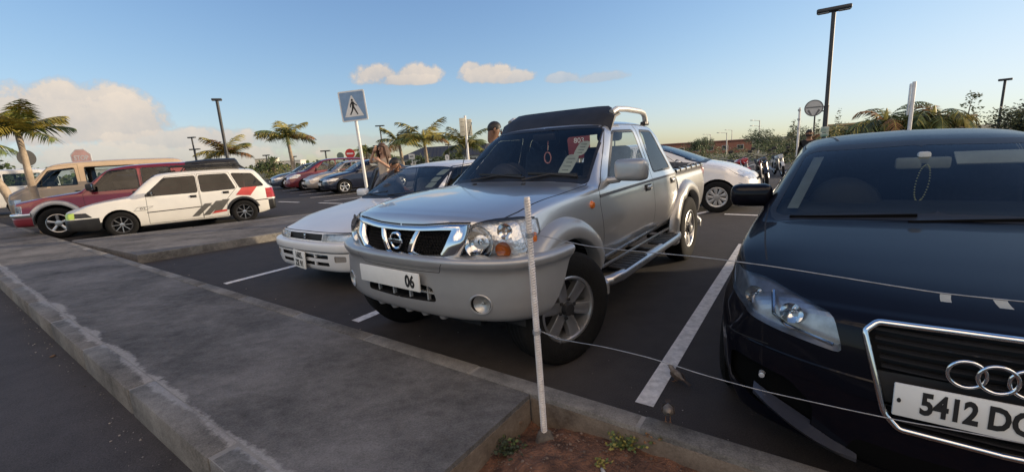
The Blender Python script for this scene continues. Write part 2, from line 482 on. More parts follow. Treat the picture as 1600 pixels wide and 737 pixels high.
class Shell:
    """half body + lookups; take() turns marked regions into part meshes"""
    def __init__(s, sp, root):
        s.bm = make_half(sp); s.root = root
        s.bvh = BVHTree.FromBMesh(s.bm)
    def y(s, x, z):
        h = s.bvh.ray_cast(Vector((x, 3, z)), Vector((0, -1, 0))); return h[0].y if h[0] else None
    def x(s, y, z, front=True):
        h = s.bvh.ray_cast(Vector((3 if front else -9, abs(y), z)), Vector((-1 if front else 1, 0, 0))); return h[0].x if h[0] else None
    def z(s, x, y):
        h = s.bvh.ray_cast(Vector((x, abs(y), 4)), Vector((0, 0, -1))); return h[0].z if h[0] else None
    def normals(s):
        s.bm.normal_update(); s.nn = {}
        for v in s.bm.verts:
            n = v.normal.copy()
            if abs(v.co.y) < 1e-4: n.y = 0; n.normalize()
            s.nn[v] = n
    def take(s, rids, name, mats, side=0, off=0.0, label=None, parent=None, dark=None):
        """side 0: both halves welded; 1/-1: that side only"""
        lay = s.bm.faces.layers.int['rg']; rids = rids if isinstance(rids, (set, tuple, list)) else (rids,)
        fs = [f for f in s.bm.faces if f[lay] in rids]
        if not fs: return None
        V, Nn, Fc, Mi = [], [], [], []
        for sg in ((1, -1) if side == 0 else (side,)):
            mp = {}
            for f in fs:
                idx = []
                for v in f.verts:
                    key = v if (sg == 1 or abs(v.co.y) > 1e-4) else (v, 'c')
                    if key not in mp:
                        mp[key] = len(V); n = s.nn[v]; c = v.co + n * off
                        V.append((c.x, c.y * sg, c.z)); Nn.append((n.x, n.y * sg, n.z))
                    idx.append(mp[key])
                Fc.append(idx if sg == 1 else idx[::-1]); Mi.append(1 if (dark and f[lay] in dark) else 0)
        me = bpy.data.meshes.new(name); me.from_pydata(V, [], Fc); me.polygons.foreach_set('material_index', Mi)
        me.polygons.foreach_set('use_smooth', [True] * len(Fc)); me.update()
        o = link(name, me, mats, parent or s.root)
        me.normals_split_custom_set_from_vertices(Nn)
        if label: o['label'] = label
        return o
    def pocket(s, rid, name, m, depth, d=(-1, 0, 0), side=0, parent=None):
        """a recess behind a marked region: walls and a floor pushed in along d"""
        lay = s.bm.faces.layers.int['rg']; fs = [f for f in s.bm.faces if f[lay] == rid]; fset = set(fs); d0 = Vector(d) * depth
        b = bmesh.new()
        for sg in ((1, -1) if side == 0 else (side,)):
            fl = Vector((1, sg, 1)); A, B = {}, {}
            def g(v, dic, dd):
                if v not in dic: dic[v] = b.verts.new((v.co + dd) * fl)
                return dic[v]
            for f in fs:
                b.faces.new([g(v, B, d0) for v in f.verts])
                for e in f.edges:
                    if not any(q in fset for q in e.link_faces if q is not f) and not all(abs(v.co.y) < 1e-4 for v in e.verts):
                        v0, v1 = e.verts; b.faces.new((g(v0, A, Vector()), g(v1, A, Vector()), g(v1, B, d0), g(v0, B, d0)))
        b.normal_update(); return link(name, b, m, parent or s.root)
def bumper_surface(plan, prof, nu=40, sub=3, w_=1.0):
    """half bumper: plan (x, y) from the centre to the side, prof (outset, z) swept along it"""
    pl = np.array(plan, float); s = np.concatenate([[0], np.cumsum(np.hypot(*np.diff(pl, axis=0).T))])
    fx, fy = pch(list(zip(s, pl[:, 0]))), pch(list(zip(s, pl[:, 1])))
    pr = np.array(prof, float); q = np.concatenate([[0], np.cumsum(np.hypot(*np.diff(pr, axis=0).T))])
    fo, fz = pch(list(zip(q, pr[:, 0]))), pch(list(zip(q, pr[:, 1])))
    qq = []
    for i in range(len(q) - 1): qq += list(np.linspace(q[i], q[i+1], sub + 1)[:-1])
    qq.append(q[-1])
    bm = bmesh.new(); rows = []
    for u in np.linspace(0, s[-1], nu + 1):
        e = 0.01; tx, ty = fx(min(u + e, s[-1])) - fx(max(u - e, 0)), fy(min(u + e, s[-1])) - fy(max(u - e, 0))
        l = math.hypot(tx, ty); nx, ny = ty / l, -tx / l
        if u == 0: nx, ny = 1, 0
        rows.append([bm.verts.new((fx(u) + fo(v) * nx, max(0, fy(u) + fo(v) * ny), fz(v))) for v in qq])
    for A, B in zip(rows[:-1], rows[1:]):
        for k in range(len(A) - 1): bm.faces.new((A[k], B[k], B[k+1], A[k+1]))
    bmesh.ops.recalc_face_normals(bm, faces=bm.faces)
    if sum(f.normal.x * f.calc_area() for f in bm.faces) < 0: bmesh.ops.reverse_faces(bm, faces=bm.faces)
    bm.faces.layers.int.new('rg'); bm.normal_update(); return bm
class Sheet(Shell):
    def __init__(s, bm, root): s.bm = bm; s.root = root; s.bvh = BVHTree.FromBMesh(bm)
_wheelcache = {}
def wheel_meshes(kind, r, rr, wd, rimmat):
    key = (kind, r, rr, wd, rimmat.name)
    if key in _wheelcache: return _wheelcache[key]
    h = wd / 2
    t = bmesh.new()
    prof = [(rr - 0.008, -h * .85), (rr, -h * .9), (rr + .02, -h * .98), (rr + (r - rr) * .5, -h * 1.04), (r - .03, -h * .97), (r - .008, -h * .86)]
    for g in (-.6, -.2, .2, .6): prof += [(r, h * (g - .12)), (r - .008, h * (g - .02)), (r - .008, h * (g + .02)), (r, h * (g + .12))]
    prof += [(r - .008, h * .86), (r - .03, h * .97), (rr + (r - rr) * .5, h * 1.04), (rr + .02, h * .98), (rr, h * .9), (rr - .008, h * .85)]
    add_lathe(t, prof, 48, 'y'); fin(t, 35)
    m = bmesh.new()
    # barrel + back disc
    add_lathe(m, [(rr - .004, h * .86), (rr + .002, h * .92), (rr - .006, h * .95), (rr - .016, h * .92), (rr - .022, h * .80), (rr - .04, -h * .3)], 48, 'y')
    bk = bmesh.new(); add_lathe(bk, [(rr - .03, -h * .2), (0, -h * .2)], 32, 'y'); fin(bk)
    def spoke(n, w0, w1, r0, r1, y0, y1, th, ph=0.0, tw=0.0):
        for i in range(n):
            a = 2 * pi * i / n + ph; c, s_ = math.cos(a), math.sin(a); t_ = Vector((-s_, 0, c)); d = Vector((c, 0, s_))
            def q(rad, wv, y): return d * rad + t_ * wv + Vector((0, y, 0))
            rm = (r0 + r1) / 2; wm_ = (w0 + w1) / 2; ym = (y0 + y1) / 2 + .004
            secs = [(r0, w0, y0), (rm, wm_, ym), (r1, w1, y1)]
            g = []
            for rad, wv, y in secs:
                g.append([m.verts.new(q(rad, -wv / 2, y - th)), m.verts.new(q(rad, -wv / 2 * .92, y - .004)), m.verts.new(q(rad, -wv / 2 * .7, y)), m.verts.new(q(rad, wv / 2 * .7, y)), m.verts.new(q(rad, wv / 2 * .92, y - .004)), m.verts.new(q(rad, wv / 2, y - th))])
            for A, B in zip(g[:-1], g[1:]):
                for k in range(5): m.faces.new((A[k], A[k+1], B[k+1], B[k]))
    if kind == 'six':
        spoke(6, .075, .098, .055, rr - .018, h * .70, h * .82, .045, R(12))
        add_lathe(m, [(.075, h * .5), (.075, h * .70), (.045, h * .72)], 24, 'y')
        add_lathe(bk, [(.047, h * .4), (.047, h * .86), (.038, h * 1.0), (0, h * 1.02)], 20, 'y')
        for i in range(6):
            a = 2 * pi * i / 6 + R(42); add_lathe(bk, [(.0115, h * .6), (.0115, h * .82), (0, h * .84)], 6, 'y', (.064 * math.cos(a), 0, .064 * math.sin(a)))
    elif kind == 'thin8':
        for f in m.faces: f.material_index = 1
        spoke(8, .014, .020, .02, rr - .012, h * .74, h * .86, .03, 0)
        add_lathe(m, [(.045, h * .4), (.045, h * .74), (.02, h * .8), (0, h * .8)], 20, 'y')
    elif kind == 'cover9':
        spoke(9, .035, .088, .04, rr - .02, h * .88, h * .86, .02, 0)
        add_lathe(m, [(.06, h * .7), (.06, h * .9), (.03, h * .95), (0, h * .95)], 20, 'y')
        add_lathe(m, [(rr - .035, h * .80), (rr - .02, h * .90), (rr - .006, h * .93)], 40, 'y')
    elif kind == 'five':
        spoke(5, .05, .07, .05, rr - .02, h * .7, h * .84, .04, R(18))
        add_lathe(m, [(.07, h * .5), (.07, h * .72), (.03, h * .78), (0, h * .78)], 20, 'y')
    else:   # plain steel disc with a dish
        add_lathe(m, [(rr - .02, h * .7), (rr - .05, h * .55), (rr * .55, h * .72), (rr * .3, h * .6), (0, h * .62)], 32, 'y')
        for i in range(10):
            a = 2 * pi * i / 10; add_lathe(bk, [(.016, h * .5), (.016, h * .69), (0, h * .69)], 8, 'y', (rr * .72 * math.cos(a), 0, rr * .72 * math.sin(a)))
    fin(m, 35); fin(bk, 35)
    out = []
    for b, nm in ((t, 'tyre'), (m, 'rim'), (bk, 'hub')):
        me = bpy.data.meshes.new(nm); b.to_mesh(me); b.free(); out.append(me)
    out[0].materials.append(M_rubber); out[1].materials.append(rimmat); out[1].materials.append(M_alloyd); out[2].materials.append(M_dark if kind != 'six' else M_black)
    _wheelcache[key] = out; return out
def add_wheel(root, x, y, r, rr, wd, kind, rimmat, steer=0.0):
    e = bpy.data.objects.new('wheel', None); col.objects.link(e); e.parent = root; e.empty_display_size = .1
    e.location = (x, y, r); e.rotation_euler = (0, 0, steer + (pi if y < 0 else 0))
    for me, nm in zip(wheel_meshes(kind, r, rr, wd, rimmat), ('tyre', 'rim', 'hub')): link(nm, me, None, e)
    return e
def arch_liner(sh, root, x0, z0, ra, yin, m=M_dark, a0=-25, a1=205):
    for sg in (1, -1):
        b = bmesh.new(); A = []
        for i in range(25):
            a = R(a0 + (a1 - a0) * i / 24); x, z = x0 + ra * math.cos(a), z0 + ra * math.sin(a); yo = (sh.y(x, z) or sh.y(x, z + .04) or .8) - .003
            A.append([b.verts.new((x, yo * sg, z)), b.verts.new((x, (yo - .12) * sg, z)), b.verts.new((x, yin * sg, z))])
        for p, q in zip(A[:-1], A[1:]):
            for k in range(2): b.faces.new((p[k], p[k+1], q[k+1], q[k]))
        c = b.verts.new((x0, yin * sg, z0))
        for p, q in zip(A[:-1], A[1:]): b.faces.new((p[2], c, q[2]))
        fin(b); link('wheel_arch_liner', b, m, root)
def seat(root, x, y, z, m, back=0.62, head=True, w_=0.48):
    b = bmesh.new(); add_box(b, (x, y, z), (.48, w_, .14), bev=.04)
    add_box(b, (x - .27, y, z + .30), (.13, w_, back), rotm(0, R(-14), 0), .045); fin(b, 60); o = link('seat', b, m, root)
    if head:
        b = bmesh.new(); add_box(b, (x - .40, y, z + .30 + back * .5 + .13), (.09, .26, .17), rotm(0, R(-8), 0), .035)
        add_tube(b, [(x - .38, y - .06, z + .30 + back * .5 - .02), (x - .395, y - .06, z + .30 + back * .5 + .1)], .006, 6)
        add_tube(b, [(x - .38, y + .06, z + .30 + back * .5 - .02), (x - .395, y + .06, z + .30 + back * .5 + .1)], .006, 6)
        fin(b, 60); link('headrest', b, m, o)
def steering(root, x, y, z, m=M_black, r=.185):
    b = bmesh.new(); pts = []
    rot = rotm(0, R(-62), 0)
    add_tube(b, [Vector((x, y, z)) + rot @ Vector((r * math.cos(t), r * math.sin(t), 0)) for t in [2*pi*i/28 for i in range(28)]], .014, 8, True)
    fin(b); o = link('steering_wheel', b, m, root)
    b = bmesh.new(); c = Vector((x, y, z))
    add_box(b, c, (.12, .13, .05), rot, .02)
    for t in (R(90), R(-90), R(180)): add_tube(b, [c, c + rot @ Vector((r * math.cos(t), r * math.sin(t), 0))], .013, 6)
    fin(b); link('horn_pad', b, m, o)
def dash(root, x, z, w_, depth=.42, m=M_dash, hood_y=None):
    b = bmesh.new(); add_box(b, (x - depth / 2, 0, z - .12), (depth, w_, .24), bev=.05)
    if hood_y is not None: add_lathe(b, [(.19, -.14), (.185, .02), (.15, .06), (0, .07)], 20, 'x', (x - depth * .62, hood_y, z - .05), 0, 2*pi)
    fin(b, 50); return link('dashboard', b, m, root)
def plate(root, c, x, y, w_, h_, lines, size, sx_=.8, dots=None):
    """white number plate: lines = [(text, dx, dy, size)] on a bevelled panel"""
    mt = frame(x, y, c); b = bmesh.new(); add_box(b, (0, 0, 0), (w_, h_, .012), bev=.004); fin(b)
    o = link('licence_plate', b, M_plate, root); o.matrix_local = mt
    for tx, dx, dy, sz in lines:
        text(o, tx, sz, M_ink, Matrix.Translation((dx, dy, .0075)), .001, sx_, 0.0025 * sz / .07, 'plate_lettering')
    return o
def mirror(root, x, y, z, sg, s=(.12, .22, .15), m=None, arm=None, gl=True):
    """s: depth, width, height of the housing; y is its inner end"""
    b = bmesh.new(); cy = y + s[1] / 2
    add_box(b, (x, cy * sg, z), s, rotm(0, 0, R(-8) * sg), min(s) * .32)
    bmesh.ops.subdivide_edges(b, edges=b.edges[:], cuts=1, use_grid_fill=True)
    bmesh.ops.smooth_vert(b, verts=b.verts, factor=.4, use_axis_x=True, use_axis_y=True, use_axis_z=True)
    fin(b, 70); o = link('wing_mirror', b, m, root)
    b = bmesh.new(); add_tube(b, [(x + .02, (y - .10) * sg, z - s[2] * .5), (x + .01, (y + .03) * sg, z - s[2] * .42), (x, (y + .06) * sg, z - s[2] * .2)], [.03, .026, .024], 8)
    fin(b); link('mirror_arm', b, arm or m, o)
    if gl:
        b = bmesh.new(); add_box(b, (x - s[0] * .47, cy * sg, z), (.012, s[1] * .8, s[2] * .72), rotm(0, 0, R(-8) * sg), .004); fin(b); link('mirror_glass', b, M_chrome, o)
    return o
def handle(sh, root, x, z, sg, m, w_=.15, name='door_handle', par=None):
    y = sh.y(x, z)
    b = bmesh.new(); add_box(b, (x, (y + .003) * sg, z), (w_ + .03, .012, .062), bev=.004); fin(b); o = link(name, b, M_black, par or root)
    b = bmesh.new(); add_box(b, (x, (y + .016) * sg, z + .004), (w_, .022, .034), bev=.008); fin(b); link('handle_grip', b, m, o if (par is None) else par)
def flare(sh, root, x0, z0, ri, ro, out, m, a0=-8, a1=188, name='wheel_flare', n=40):
    for sg in (1, -1):
        b = bmesh.new(); rows = []
        for i in range(n + 1):
            a = R(a0 + (a1 - a0) * i / n); row = []
            for f, o_ in ((1.0, -.004), (.93, out * .45), (.72, out * .86), (.40, out), (.08, out * 1.02), (0, out * .9), (0, -.06)):
                rr_ = ri + (ro - ri) * f; x, z = x0 + rr_ * math.cos(a), z0 + rr_ * math.sin(a)
                xs, zs = x0 + (ro) * math.cos(a), z0 + (ro) * math.sin(a)
                y = sh.y(xs, zs) or sh.y(xs, zs + .06) or sh.y(xs, .75) or .8
                row.append(b.verts.new((x, (y + o_) * sg, z)))
            rows.append(row)
        for A, B in zip(rows[:-1], rows[1:]):
            for k in range(len(A) - 1): b.faces.new((A[k], A[k+1], B[k+1], B[k]))
        fin(b, 50)
        link(name, b, m, root)
def lamp_bowl(root, c, r, m=None, d=(1, 0, 0), depth=.6, name='reflector', n=20):
    b = bmesh.new(); add_lathe(b, [(0, -r * depth), (r * .45, -r * depth * .8), (r * .8, -r * depth * .35), (r, 0), (r * 1.04, .002)], n, 'z')
    add_lathe(b, [(0, -r * .15), (r * .16, -r * .2), (r * .18, -r * depth * .8)], 10, 'z')
    fin(b, 50); o = link(name, b, m or M_bowl, root)
    o.matrix_local = Matrix.Translation(Vector(c)) @ Vector(d).to_track_quat('Z', 'Y').to_matrix().to_4x4(); return o

def grow(P, d):
    """offset a 2D outline outwards by d"""
    n = len(P); A = sum(P[i-1][0] * P[i][1] - P[i][0] * P[i-1][1] for i in range(n)); sg = 1 if A > 0 else -1; out = []
    for i in range(n):
        a, b, c = Vector(P[i-1]), Vector(P[i]), Vector(P[(i+1) % n]); e, f = (b - a), (c - b)
        if e.length < 1e-9: e = f
        if f.length < 1e-9: f = e
        n1, n2 = Vector((e.y, -e.x)).normalized(), Vector((f.y, -f.x)).normalized(); m = n1 + n2
        m = m / max(m.dot(n1), .4) if m.length > 1e-6 else n1
        q = b + m * d * sg; out.append((q.x, q.y))
    return out
def circle(x, z, r, n=26): return [(x + r * math.cos(2*pi*i/n), z + r * math.sin(2*pi*i/n)) for i in range(n)]
# ------------------------------------------------------------------ silver pickup
def build_pickup():
    root = thing('pickup_truck', 'silver double-cab pickup with chrome grille and black roof deflector behind the steel post', 'pickup truck', (-.328, 3.214, 0), -2.211)
    P_sil = paint('silver_paint', (0.56, 0.56, 0.55), 0.75, 0.29, 1.0, 0.03)
    P_flare = mat('silver_flare', (0.36, 0.36, 0.355), 0.36, 0.45, 0.5, var=.04)
    sp = dict(xf=.66, xr=-2.62, rf=.05, rr=.03, gh=.53, wroof=.585, drop=.06, mid=.5, tuck=.05, dx=.045, sub=3, cap=8,
        top=[(.66, 1.035), (.62, 1.066), (.5, 1.096), (.2, 1.130), (-.2, 1.152), (-.50, 1.160), (-.575, 1.165), (-.61, 1.185), (-.66, 1.225), (-.9, 1.415), (-1.10, 1.565), (-1.16, 1.602), (-1.25, 1.632), (-1.45, 1.655), (-1.8, 1.665), (-2.2, 1.65), (-2.36, 1.625), (-2.43, 1.57), (-2.52, 1.37), (-2.60, 1.14), (-2.62, 1.08)],
        belt=[(.66, .985), (.5, 1.015), (.2, 1.055), (-.2, 1.085), (-.6, 1.10), (-1.5, 1.10), (-2.62, 1.10)],
        bot=[(.66, .56), (.3, .52), (-.5, .49), (-2.62, .51)],
        wmax=[(.66, .80), (.4, .82), (0, .825), (-.6, .825), (-2.62, .825)],
        wbelt=[(.66, .735), (.4, .765), (0, .78), (-.6, .79), (-2.62, .79)],
        warpf=dict(len=.75, a=.20, w=.80, p=2.6, nose=[(.5, .08), (.75, .035), (.82, .0), (.9, .0), (.98, .03), (1.05, .05)]))
    sh = Shell(sp, root); bm = sh.bm
    # arches
    for x0 in (0.0,): knife(bm, [(x0 + .44 * math.cos(2*pi*i/32), .40 + .44 * math.sin(2*pi*i/32)) for i in range(32)], 'y', DEL, nmin=-.2, ok=lambda c: c.y > .35)
    knife(bm, [(.28, .3), (.9, .3), (.9, .79), (.40, .79), (.36, .72)], 'y', DEL, nmin=-2, ok=lambda c: c.z < .80 and c.x > -.5)
    cab = lambda c: c.z > 1.0 and c.x < -.55
    # bonnet with its own cut line
    hood = [(.9, -.01), (.9, .62), (.50, .66), (.30, .69), (-.15, .715), (-.60, .70), (-.585, .4), (-.565, -.01)]
    knife(bm, hood, 'z', 5, nmin=.25, ok=lambda c: c.z > .985 and c.x > -.62)
    seam(bm, [(.55, .645), (.30, .69), (-.15, .715), (-.60, .70)], 'z', .009, nmin=.3)
    # headlights, grille (seen from the front)
    hl = round_poly([(.480, .80), (.452, .92), (.52, 1.005), (.62, 1.034), (.74, 1.028), (.800, .998), (.822, .92), (.822, .80)], .04, 3)
    gr = [(-.01, .80), (.455, .80), (.505, .91), (.515, 1.018), (.40, 1.018), (.2, .998), (-.01, .992)]
    knife(bm, grow(hl, .007), 'x', 8, nmin=.02, ok=lambda c: c.x > .24)
    seam(bm, [(.01, 1.004), (.2, 1.009), (.40, 1.024), (.52, 1.024)], 'x', .010, nmin=.02, ok=lambda c: c.x > .3)
    knife(bm, [(-.01, .755), (.835, .755), (.835, .812), (.46, .808), (-.01, .800)], 'x', 9, nmin=.02, ok=lambda c: c.x > .24)
    knife(bm, gr, 'x', 6, nmin=.05, ok=lambda c: c.x > .2)
    knife(bm, hl, 'x', 7, nmin=.02, ok=lambda c: c.x > .22)
    # doors
    fd = [(-.63, .50), (-.63, .66), (-.60, 1.0), (-.62, 1.10), (-.70, 1.14), (-1.20, 1.575), (-1.30, 1.60), (-1.80, 1.60), (-1.82, 1.10), (-1.82, .50)]
    rd = [(-1.82, .50), (-1.82, 1.60), (-2.25, 1.585), (-2.34, 1.54), (-2.56, 1.12), (-2.56, .80), (-2.46, .70), (-2.40, .50)]
    sd = lambda c: c.y > .5
    knife(bm, fd, 'y', 10, ok=sd); knife(bm, rd, 'y', 11, ok=sd)
    for s_ in (fd, rd): seam(bm, s_ + s_[:1], 'y', .007, ok=sd)
    for x0, z0, x1, z1 in ((-.62, 1.045, -1.82, 1.06), (-1.82, 1.06, -2.6, 1.065)): seam(bm, [(x0, z0), (x1, z1)], 'y', .022, rid=91, ok=sd)
    fg = round_poly([(-.80, 1.125), (-1.265, 1.545), (-1.73, 1.552), (-1.755, 1.125)], .05)
    rg = round_poly([(-1.90, 1.125), (-1.885, 1.552), (-2.25, 1.545), (-2.475, 1.125)], .05)
    fgi = round_poly([(-.86, 1.143), (-1.275, 1.525), (-1.712, 1.532), (-1.735, 1.143)], .045)
    rgi = round_poly([(-1.918, 1.143), (-1.903, 1.532), (-2.235, 1.525), (-2.445, 1.143)], .045)
    for q, rid in ((fg, 92), (rg, 92), (fgi, 12), (rgi, 13)): knife(bm, q, 'y', rid, ok=sd)
    # windscreen and back window
    ws = round_poly([(-.01, 1.160), (.40, 1.162), (.665, 1.138), (.700, 1.145), (.610, 1.54), (.575, 1.588), (.3, 1.602), (-.01, 1.604)], .03)
    wi = round_poly([(-.01, 1.200), (.40, 1.198), (.676, 1.163), (.586, 1.545), (.556, 1.566), (.3, 1.575), (-.01, 1.577)], .03)
    fr = lambda c: -1.25 < c.x < -.53 and c.z > 1.10
    knife(bm, ws, 'x', 93, ok=fr, nmin=.3); knife(bm, wi, 'x', 14, ok=fr, nmin=.3)
    bw = round_poly([(-.01, 1.18), (.52, 1.18), (.47, 1.54), (-.01, 1.55)], .05)
    knife(bm, bw, 'x', 15, nmin=.2, sgn=-1, ok=lambda c: c.x < -2.2)
    sh.normals()
    sh.take({0, SEAM}, 'body', [P_sil, M_seam], dark={SEAM})
    o = sh.take({5}, 'bonnet', P_sil)
    for sg in (1, -1): sh.take({8}, 'lamp_gasket', M_black, sg, .002)
    sh.take({9}, 'bumper_gap_shade', M_black, 0, .001)  # black strip drawn in as the shadow gap above the bumper
    for sg in (1, -1):
        d = sh.take({10}, 'door', P_sil, sg); sh.take({11}, 'door', P_sil, sg)
        sh.take({91}, 'side_moulding', mat('grey_moulding', (.10, .10, .105), .5), sg, .004)
        sh.take({92}, 'window_gasket', M_gasket, sg, .002)
        sh.take({12}, 'side_window', M_glass_clear, sg); sh.take({13}, 'side_window', M_glass_clear, sg)
    sh.take({93}, 'windscreen_gasket', M_gasket, 0, .002); sh.take({14}, 'windscreen', M_glass_clear); sh.take({15}, 'rear_window', M_glass_clear)
    # chrome grille: raised frame with two bars and honeycomb behind
    sh.pocket(6, 'grille_recess', M_dark, .06)
    def on(y, z, o_=0.0): return Vector((sh.x(y, z) + o_, y, z))
    g = bmesh.new()
    outer = [(.455, .795), (.512, .90), (.530, .985), (.40, .982), (.2, .968), (0, .962)]
    inner = [(.345, .848), (.385, .90), (.408, .952), (.33, .950), (.2, .945), (0, .942)]
    def strip(b, A, B, o0, o1, sg):
        rows = []
        for (ya, za), (yb, zb) in zip(A, B):
            row = []
            for t, oo in ((0, -.01), (.0, o0), (.15, o1 * .9), (.5, o1), (.85, o1 * .9), (1, o0), (1, -.03)):
                y, z = ya + (yb - ya) * t, za + (zb - za) * t; v = on(y, z, oo); v.y *= sg; row.append(b.verts.new(v))
            rows.append(row)
        for p, q in zip(rows[:-1], rows[1:]):
            for k in range(6): b.faces.new((p[k], p[k+1], q[k+1], q[k]))
    def dense(P_, n):
        out = []
        for a, b_ in zip(P_[:-1], P_[1:]):
            for k in range(n): out.append((a[0] + (b_[0] - a[0]) * k / n, a[1] + (b_[1] - a[1]) * k / n))
        return out + [P_[-1]]
    for sg in (1, -1):
        strip(g, dense([(.53, 1.018), (.4, 1.016), (.2, 1.002), (0, .996)], 4), dense([(.41, .982), (.33, .980), (.2, .973), (0, .970)], 4), .004, .020, sg)
        strip(g, dense([(.53, 1.018), (.515, .91), (.458, .798)], 4), dense([(.41, .982), (.388, .91), (.35, .852)], 4), .004, .024, sg)
        strip(g, dense([(.458, .798), (.3, .788), (0, .785)], 5), dense([(.35, .852), (.25, .846), (0, .844)], 5), .004, .030, sg)
        strip(g, dense([(.145, .974), (.085, .846)], 3), dense([(.188, .974), (.128, .846)], 3), .002, .014, sg)
    fin(g, 50); link('chrome_grille', g, M_chrome, root)
    h = bmesh.new(); hs = .0235
    for j in range(-1, 9):
        for i in range(-16, 17):
            y, z = i * hs * .92 + (.46 * hs if j % 2 else 0), .85 + j * hs * .80
            if abs(y) > .41 or z > .984 or z < .84: continue
            if abs(abs(y) - (.095 + (z - .846) * .5 + .01)) < .022: continue
            x = sh.x(y, min(z, .98)) - .012; A, B = [], []
            for k in range(6):
                a = pi / 6 + k * pi / 3
                for lst, q, dx_ in ((A, .56, 0), (B, .40, -.012)): lst.append(h.verts.new((x + dx_, y + hs * q * math.cos(a), z + hs * q * math.sin(a))))
            for k in range(6): h.faces.new((A[k], A[(k+1) % 6], B[(k+1) % 6], B[k]))
    fin(h); link('honeycomb_mesh', h, M_black, root)
    # round badge with a bar
    e = bmesh.new(); xc = sh.x(0, .910) + .018
    prof = [(.040, -.012), (.042, .004), (.048, .008), (.055, .004), (.056, -.012)]
    add_lathe(e, prof, 36, 'x', (xc, 0, .910)); add_box(e, (xc + .004, 0, .910), (.014, .128, .024), None, .003); fin(e); bd = link('badge', e, M_chrome, root)
    text(bd, 'NISSAN', .026, M_black, frame((0, 1, 0), (0, 0, 1), (xc + .0115, 0, .910)), .0006, .9, .0006)
    # headlights
    for sg in (1, -1):
        hd = sh.pocket(7, 'headlight', M_bowld, .07, (-1, 0, 0), sg)
        hd.data.materials[0] = mat('headlight_chrome', (.80, .82, .84), .20, .60, var=.12, scale=25, bump=.25, bscale=45)
        sh.take({7}, 'lens', M_lamp, sg, .004, parent=hd)
        lamp_bowl(hd, (sh.x(.575, .90) - .018, .578 * sg, .915), .097, M_bowl, (1, .15 * sg, 0), .75)
        lamp_bowl(hd, (sh.x(.71, .945) - .024, .712 * sg, .972), .046, M_bowl, (1, .3 * sg, 0), .8)
        lamp_bowl(hd, (sh.x(.71, .86) - .020, .708 * sg, .868), .046, M_amber, (1, .3 * sg, 0), .35, 'indicator')
        b = bmesh.new(); xq = sh.x(.80, .87)
        add_box(b, (xq - .012, .792 * sg, .89), (.03, .04, .10), rotm(0, 0, R(35) * sg), .008); fin(b); link('side_indicator', b, M_amber, hd)
    # front bumper
    plan = [(.70, 0), (.695, .2), (.67, .42), (.615, .62), (.535, .77), (.43, .862), (.32, .902), (.18, .922), (.02, .926)]
    prof = [(-.14, .837), (-.02, .834), (.010, .826), (.021, .806), (.018, .785), (.002, .758), (-.004, .735), (.0, .66), (.003, .60), (.002, .545), (-.008, .495), (-.030, .458), (-.07, .438), (-.20, .435)]
    bs = Sheet(bumper_surface(plan, prof, 44, 3), root); b2 = bs.bm
    knife(b2, round_poly([(-.01, .545), (.33, .555), (.30, .645), (.20, .655), (-.01, .655)], .03), 'x', 3)
    knife(b2, [(.615 + .062 * math.cos(2*pi*i/24), .565 + .058 * math.sin(2*pi*i/24)) for i in range(24)], 'x', 4)
    seam(b2, [(-.01, .735), (.36, .74), (.40, .80)], 'x', .004, nmin=.2)
    knife(b2, [(-.2, .95), (.055, .85), (.11, .74), (.19, .62), (.265, .53), (.33, .44), (.33, .2), (-.2, .2)], 'y', DEL, nmin=-.95, ok=lambda c: c.y > .6)
    bs.normals()
    bp = bs.take({0, SEAM}, 'front_bumper', [P_flare, M_seam], dark={SEAM})
    bs.pocket(3, 'air_intake', M_dark, .12, parent=bp); 
    for sg in (1, -1):
        bs.pocket(4, 'fog_lamp_pocket', M_dark, .05, (-1, 0, 0), sg, bp)
        lamp_bowl(bp, (bs.x(.615, .565) - .012, .615 * sg, .565), .052, mat('dull_reflector', (.42, .42, .40), .35, .7, var=.2, scale=30), (1, .25 * sg, 0), .5, 'fog_lamp')
        b = bmesh.new(); add_tube(b, [Vector((bs.x(.615 + .062 * math.cos(t), .565 + .058 * math.sin(t)) + .001, (.615 + .062 * math.cos(t)) * sg, .565 + .058 * math.sin(t))) for t in [2*pi*i/28 for i in range(28)]], .006, 6, True); fin(b); link('fog_lamp_rim', b, P_flare, bp)
    b = bmesh.new()
    for y in (-.24, -.08, .08, .24): add_box(b, (bs.x(abs(y), .53) - .03, y, .60), (.02, .012, .10))
    add_box(b, (.66, 0, .60), (.02, .60, .012)); fin(b); link('intake_bars', b, M_galv, bp)
    for y in (-.30, -.15, 0, .15, .30):
        b = bmesh.new(); add_lathe(b, [(0, -.018), (.024, -.013), (.036, .012)], 12, 'z', (bs.x(abs(y), .50) - .07, y, .438)); fin(b); link('bumper_stud', b, P_flare, bp)
    plate(root, (.722, -.06, .675), (0.02, 1, 0), (0, 0, 1), .60, .115, [('06', .215, -.003, .105)], .1, .82)
    # flares, wheels
    arch_liner(sh, root, 0, .40, .44, .50, a0=0, a1=180)
    flare(sh, root, 0, .40, .440, .580, .088, P_flare, 48, 188)
    for x in (0, -2.95):
        for sg in (1, -1): add_wheel(root, x, .765 * sg, .38, .222, .228, 'six', M_alloy, R(-19) if x == 0 else 0)
    # bed
    prof = [(0, .50), (.70, .50), (.765, .53), (.79, .58), (.812, .72), (.82, .85), (.805, .97), (.785, 1.045), (.795, 1.06), (.800, 1.085), (.79, 1.105), (.70, 1.108), (.69, 1.06)]
    s = np.array(prof); q = np.concatenate([[0], np.cumsum(np.hypot(*np.diff(s, axis=0).T))]); fy, fz = pch(list(zip(q, s[:, 0]))), pch(list(zip(q, s[:, 1])))
    qq = np.concatenate([np.linspace(q[i], q[i+1], 4)[:-1] for i in range(len(q) - 1)] + [[q[-1]]])
    bb = bmesh.new(); rows = []
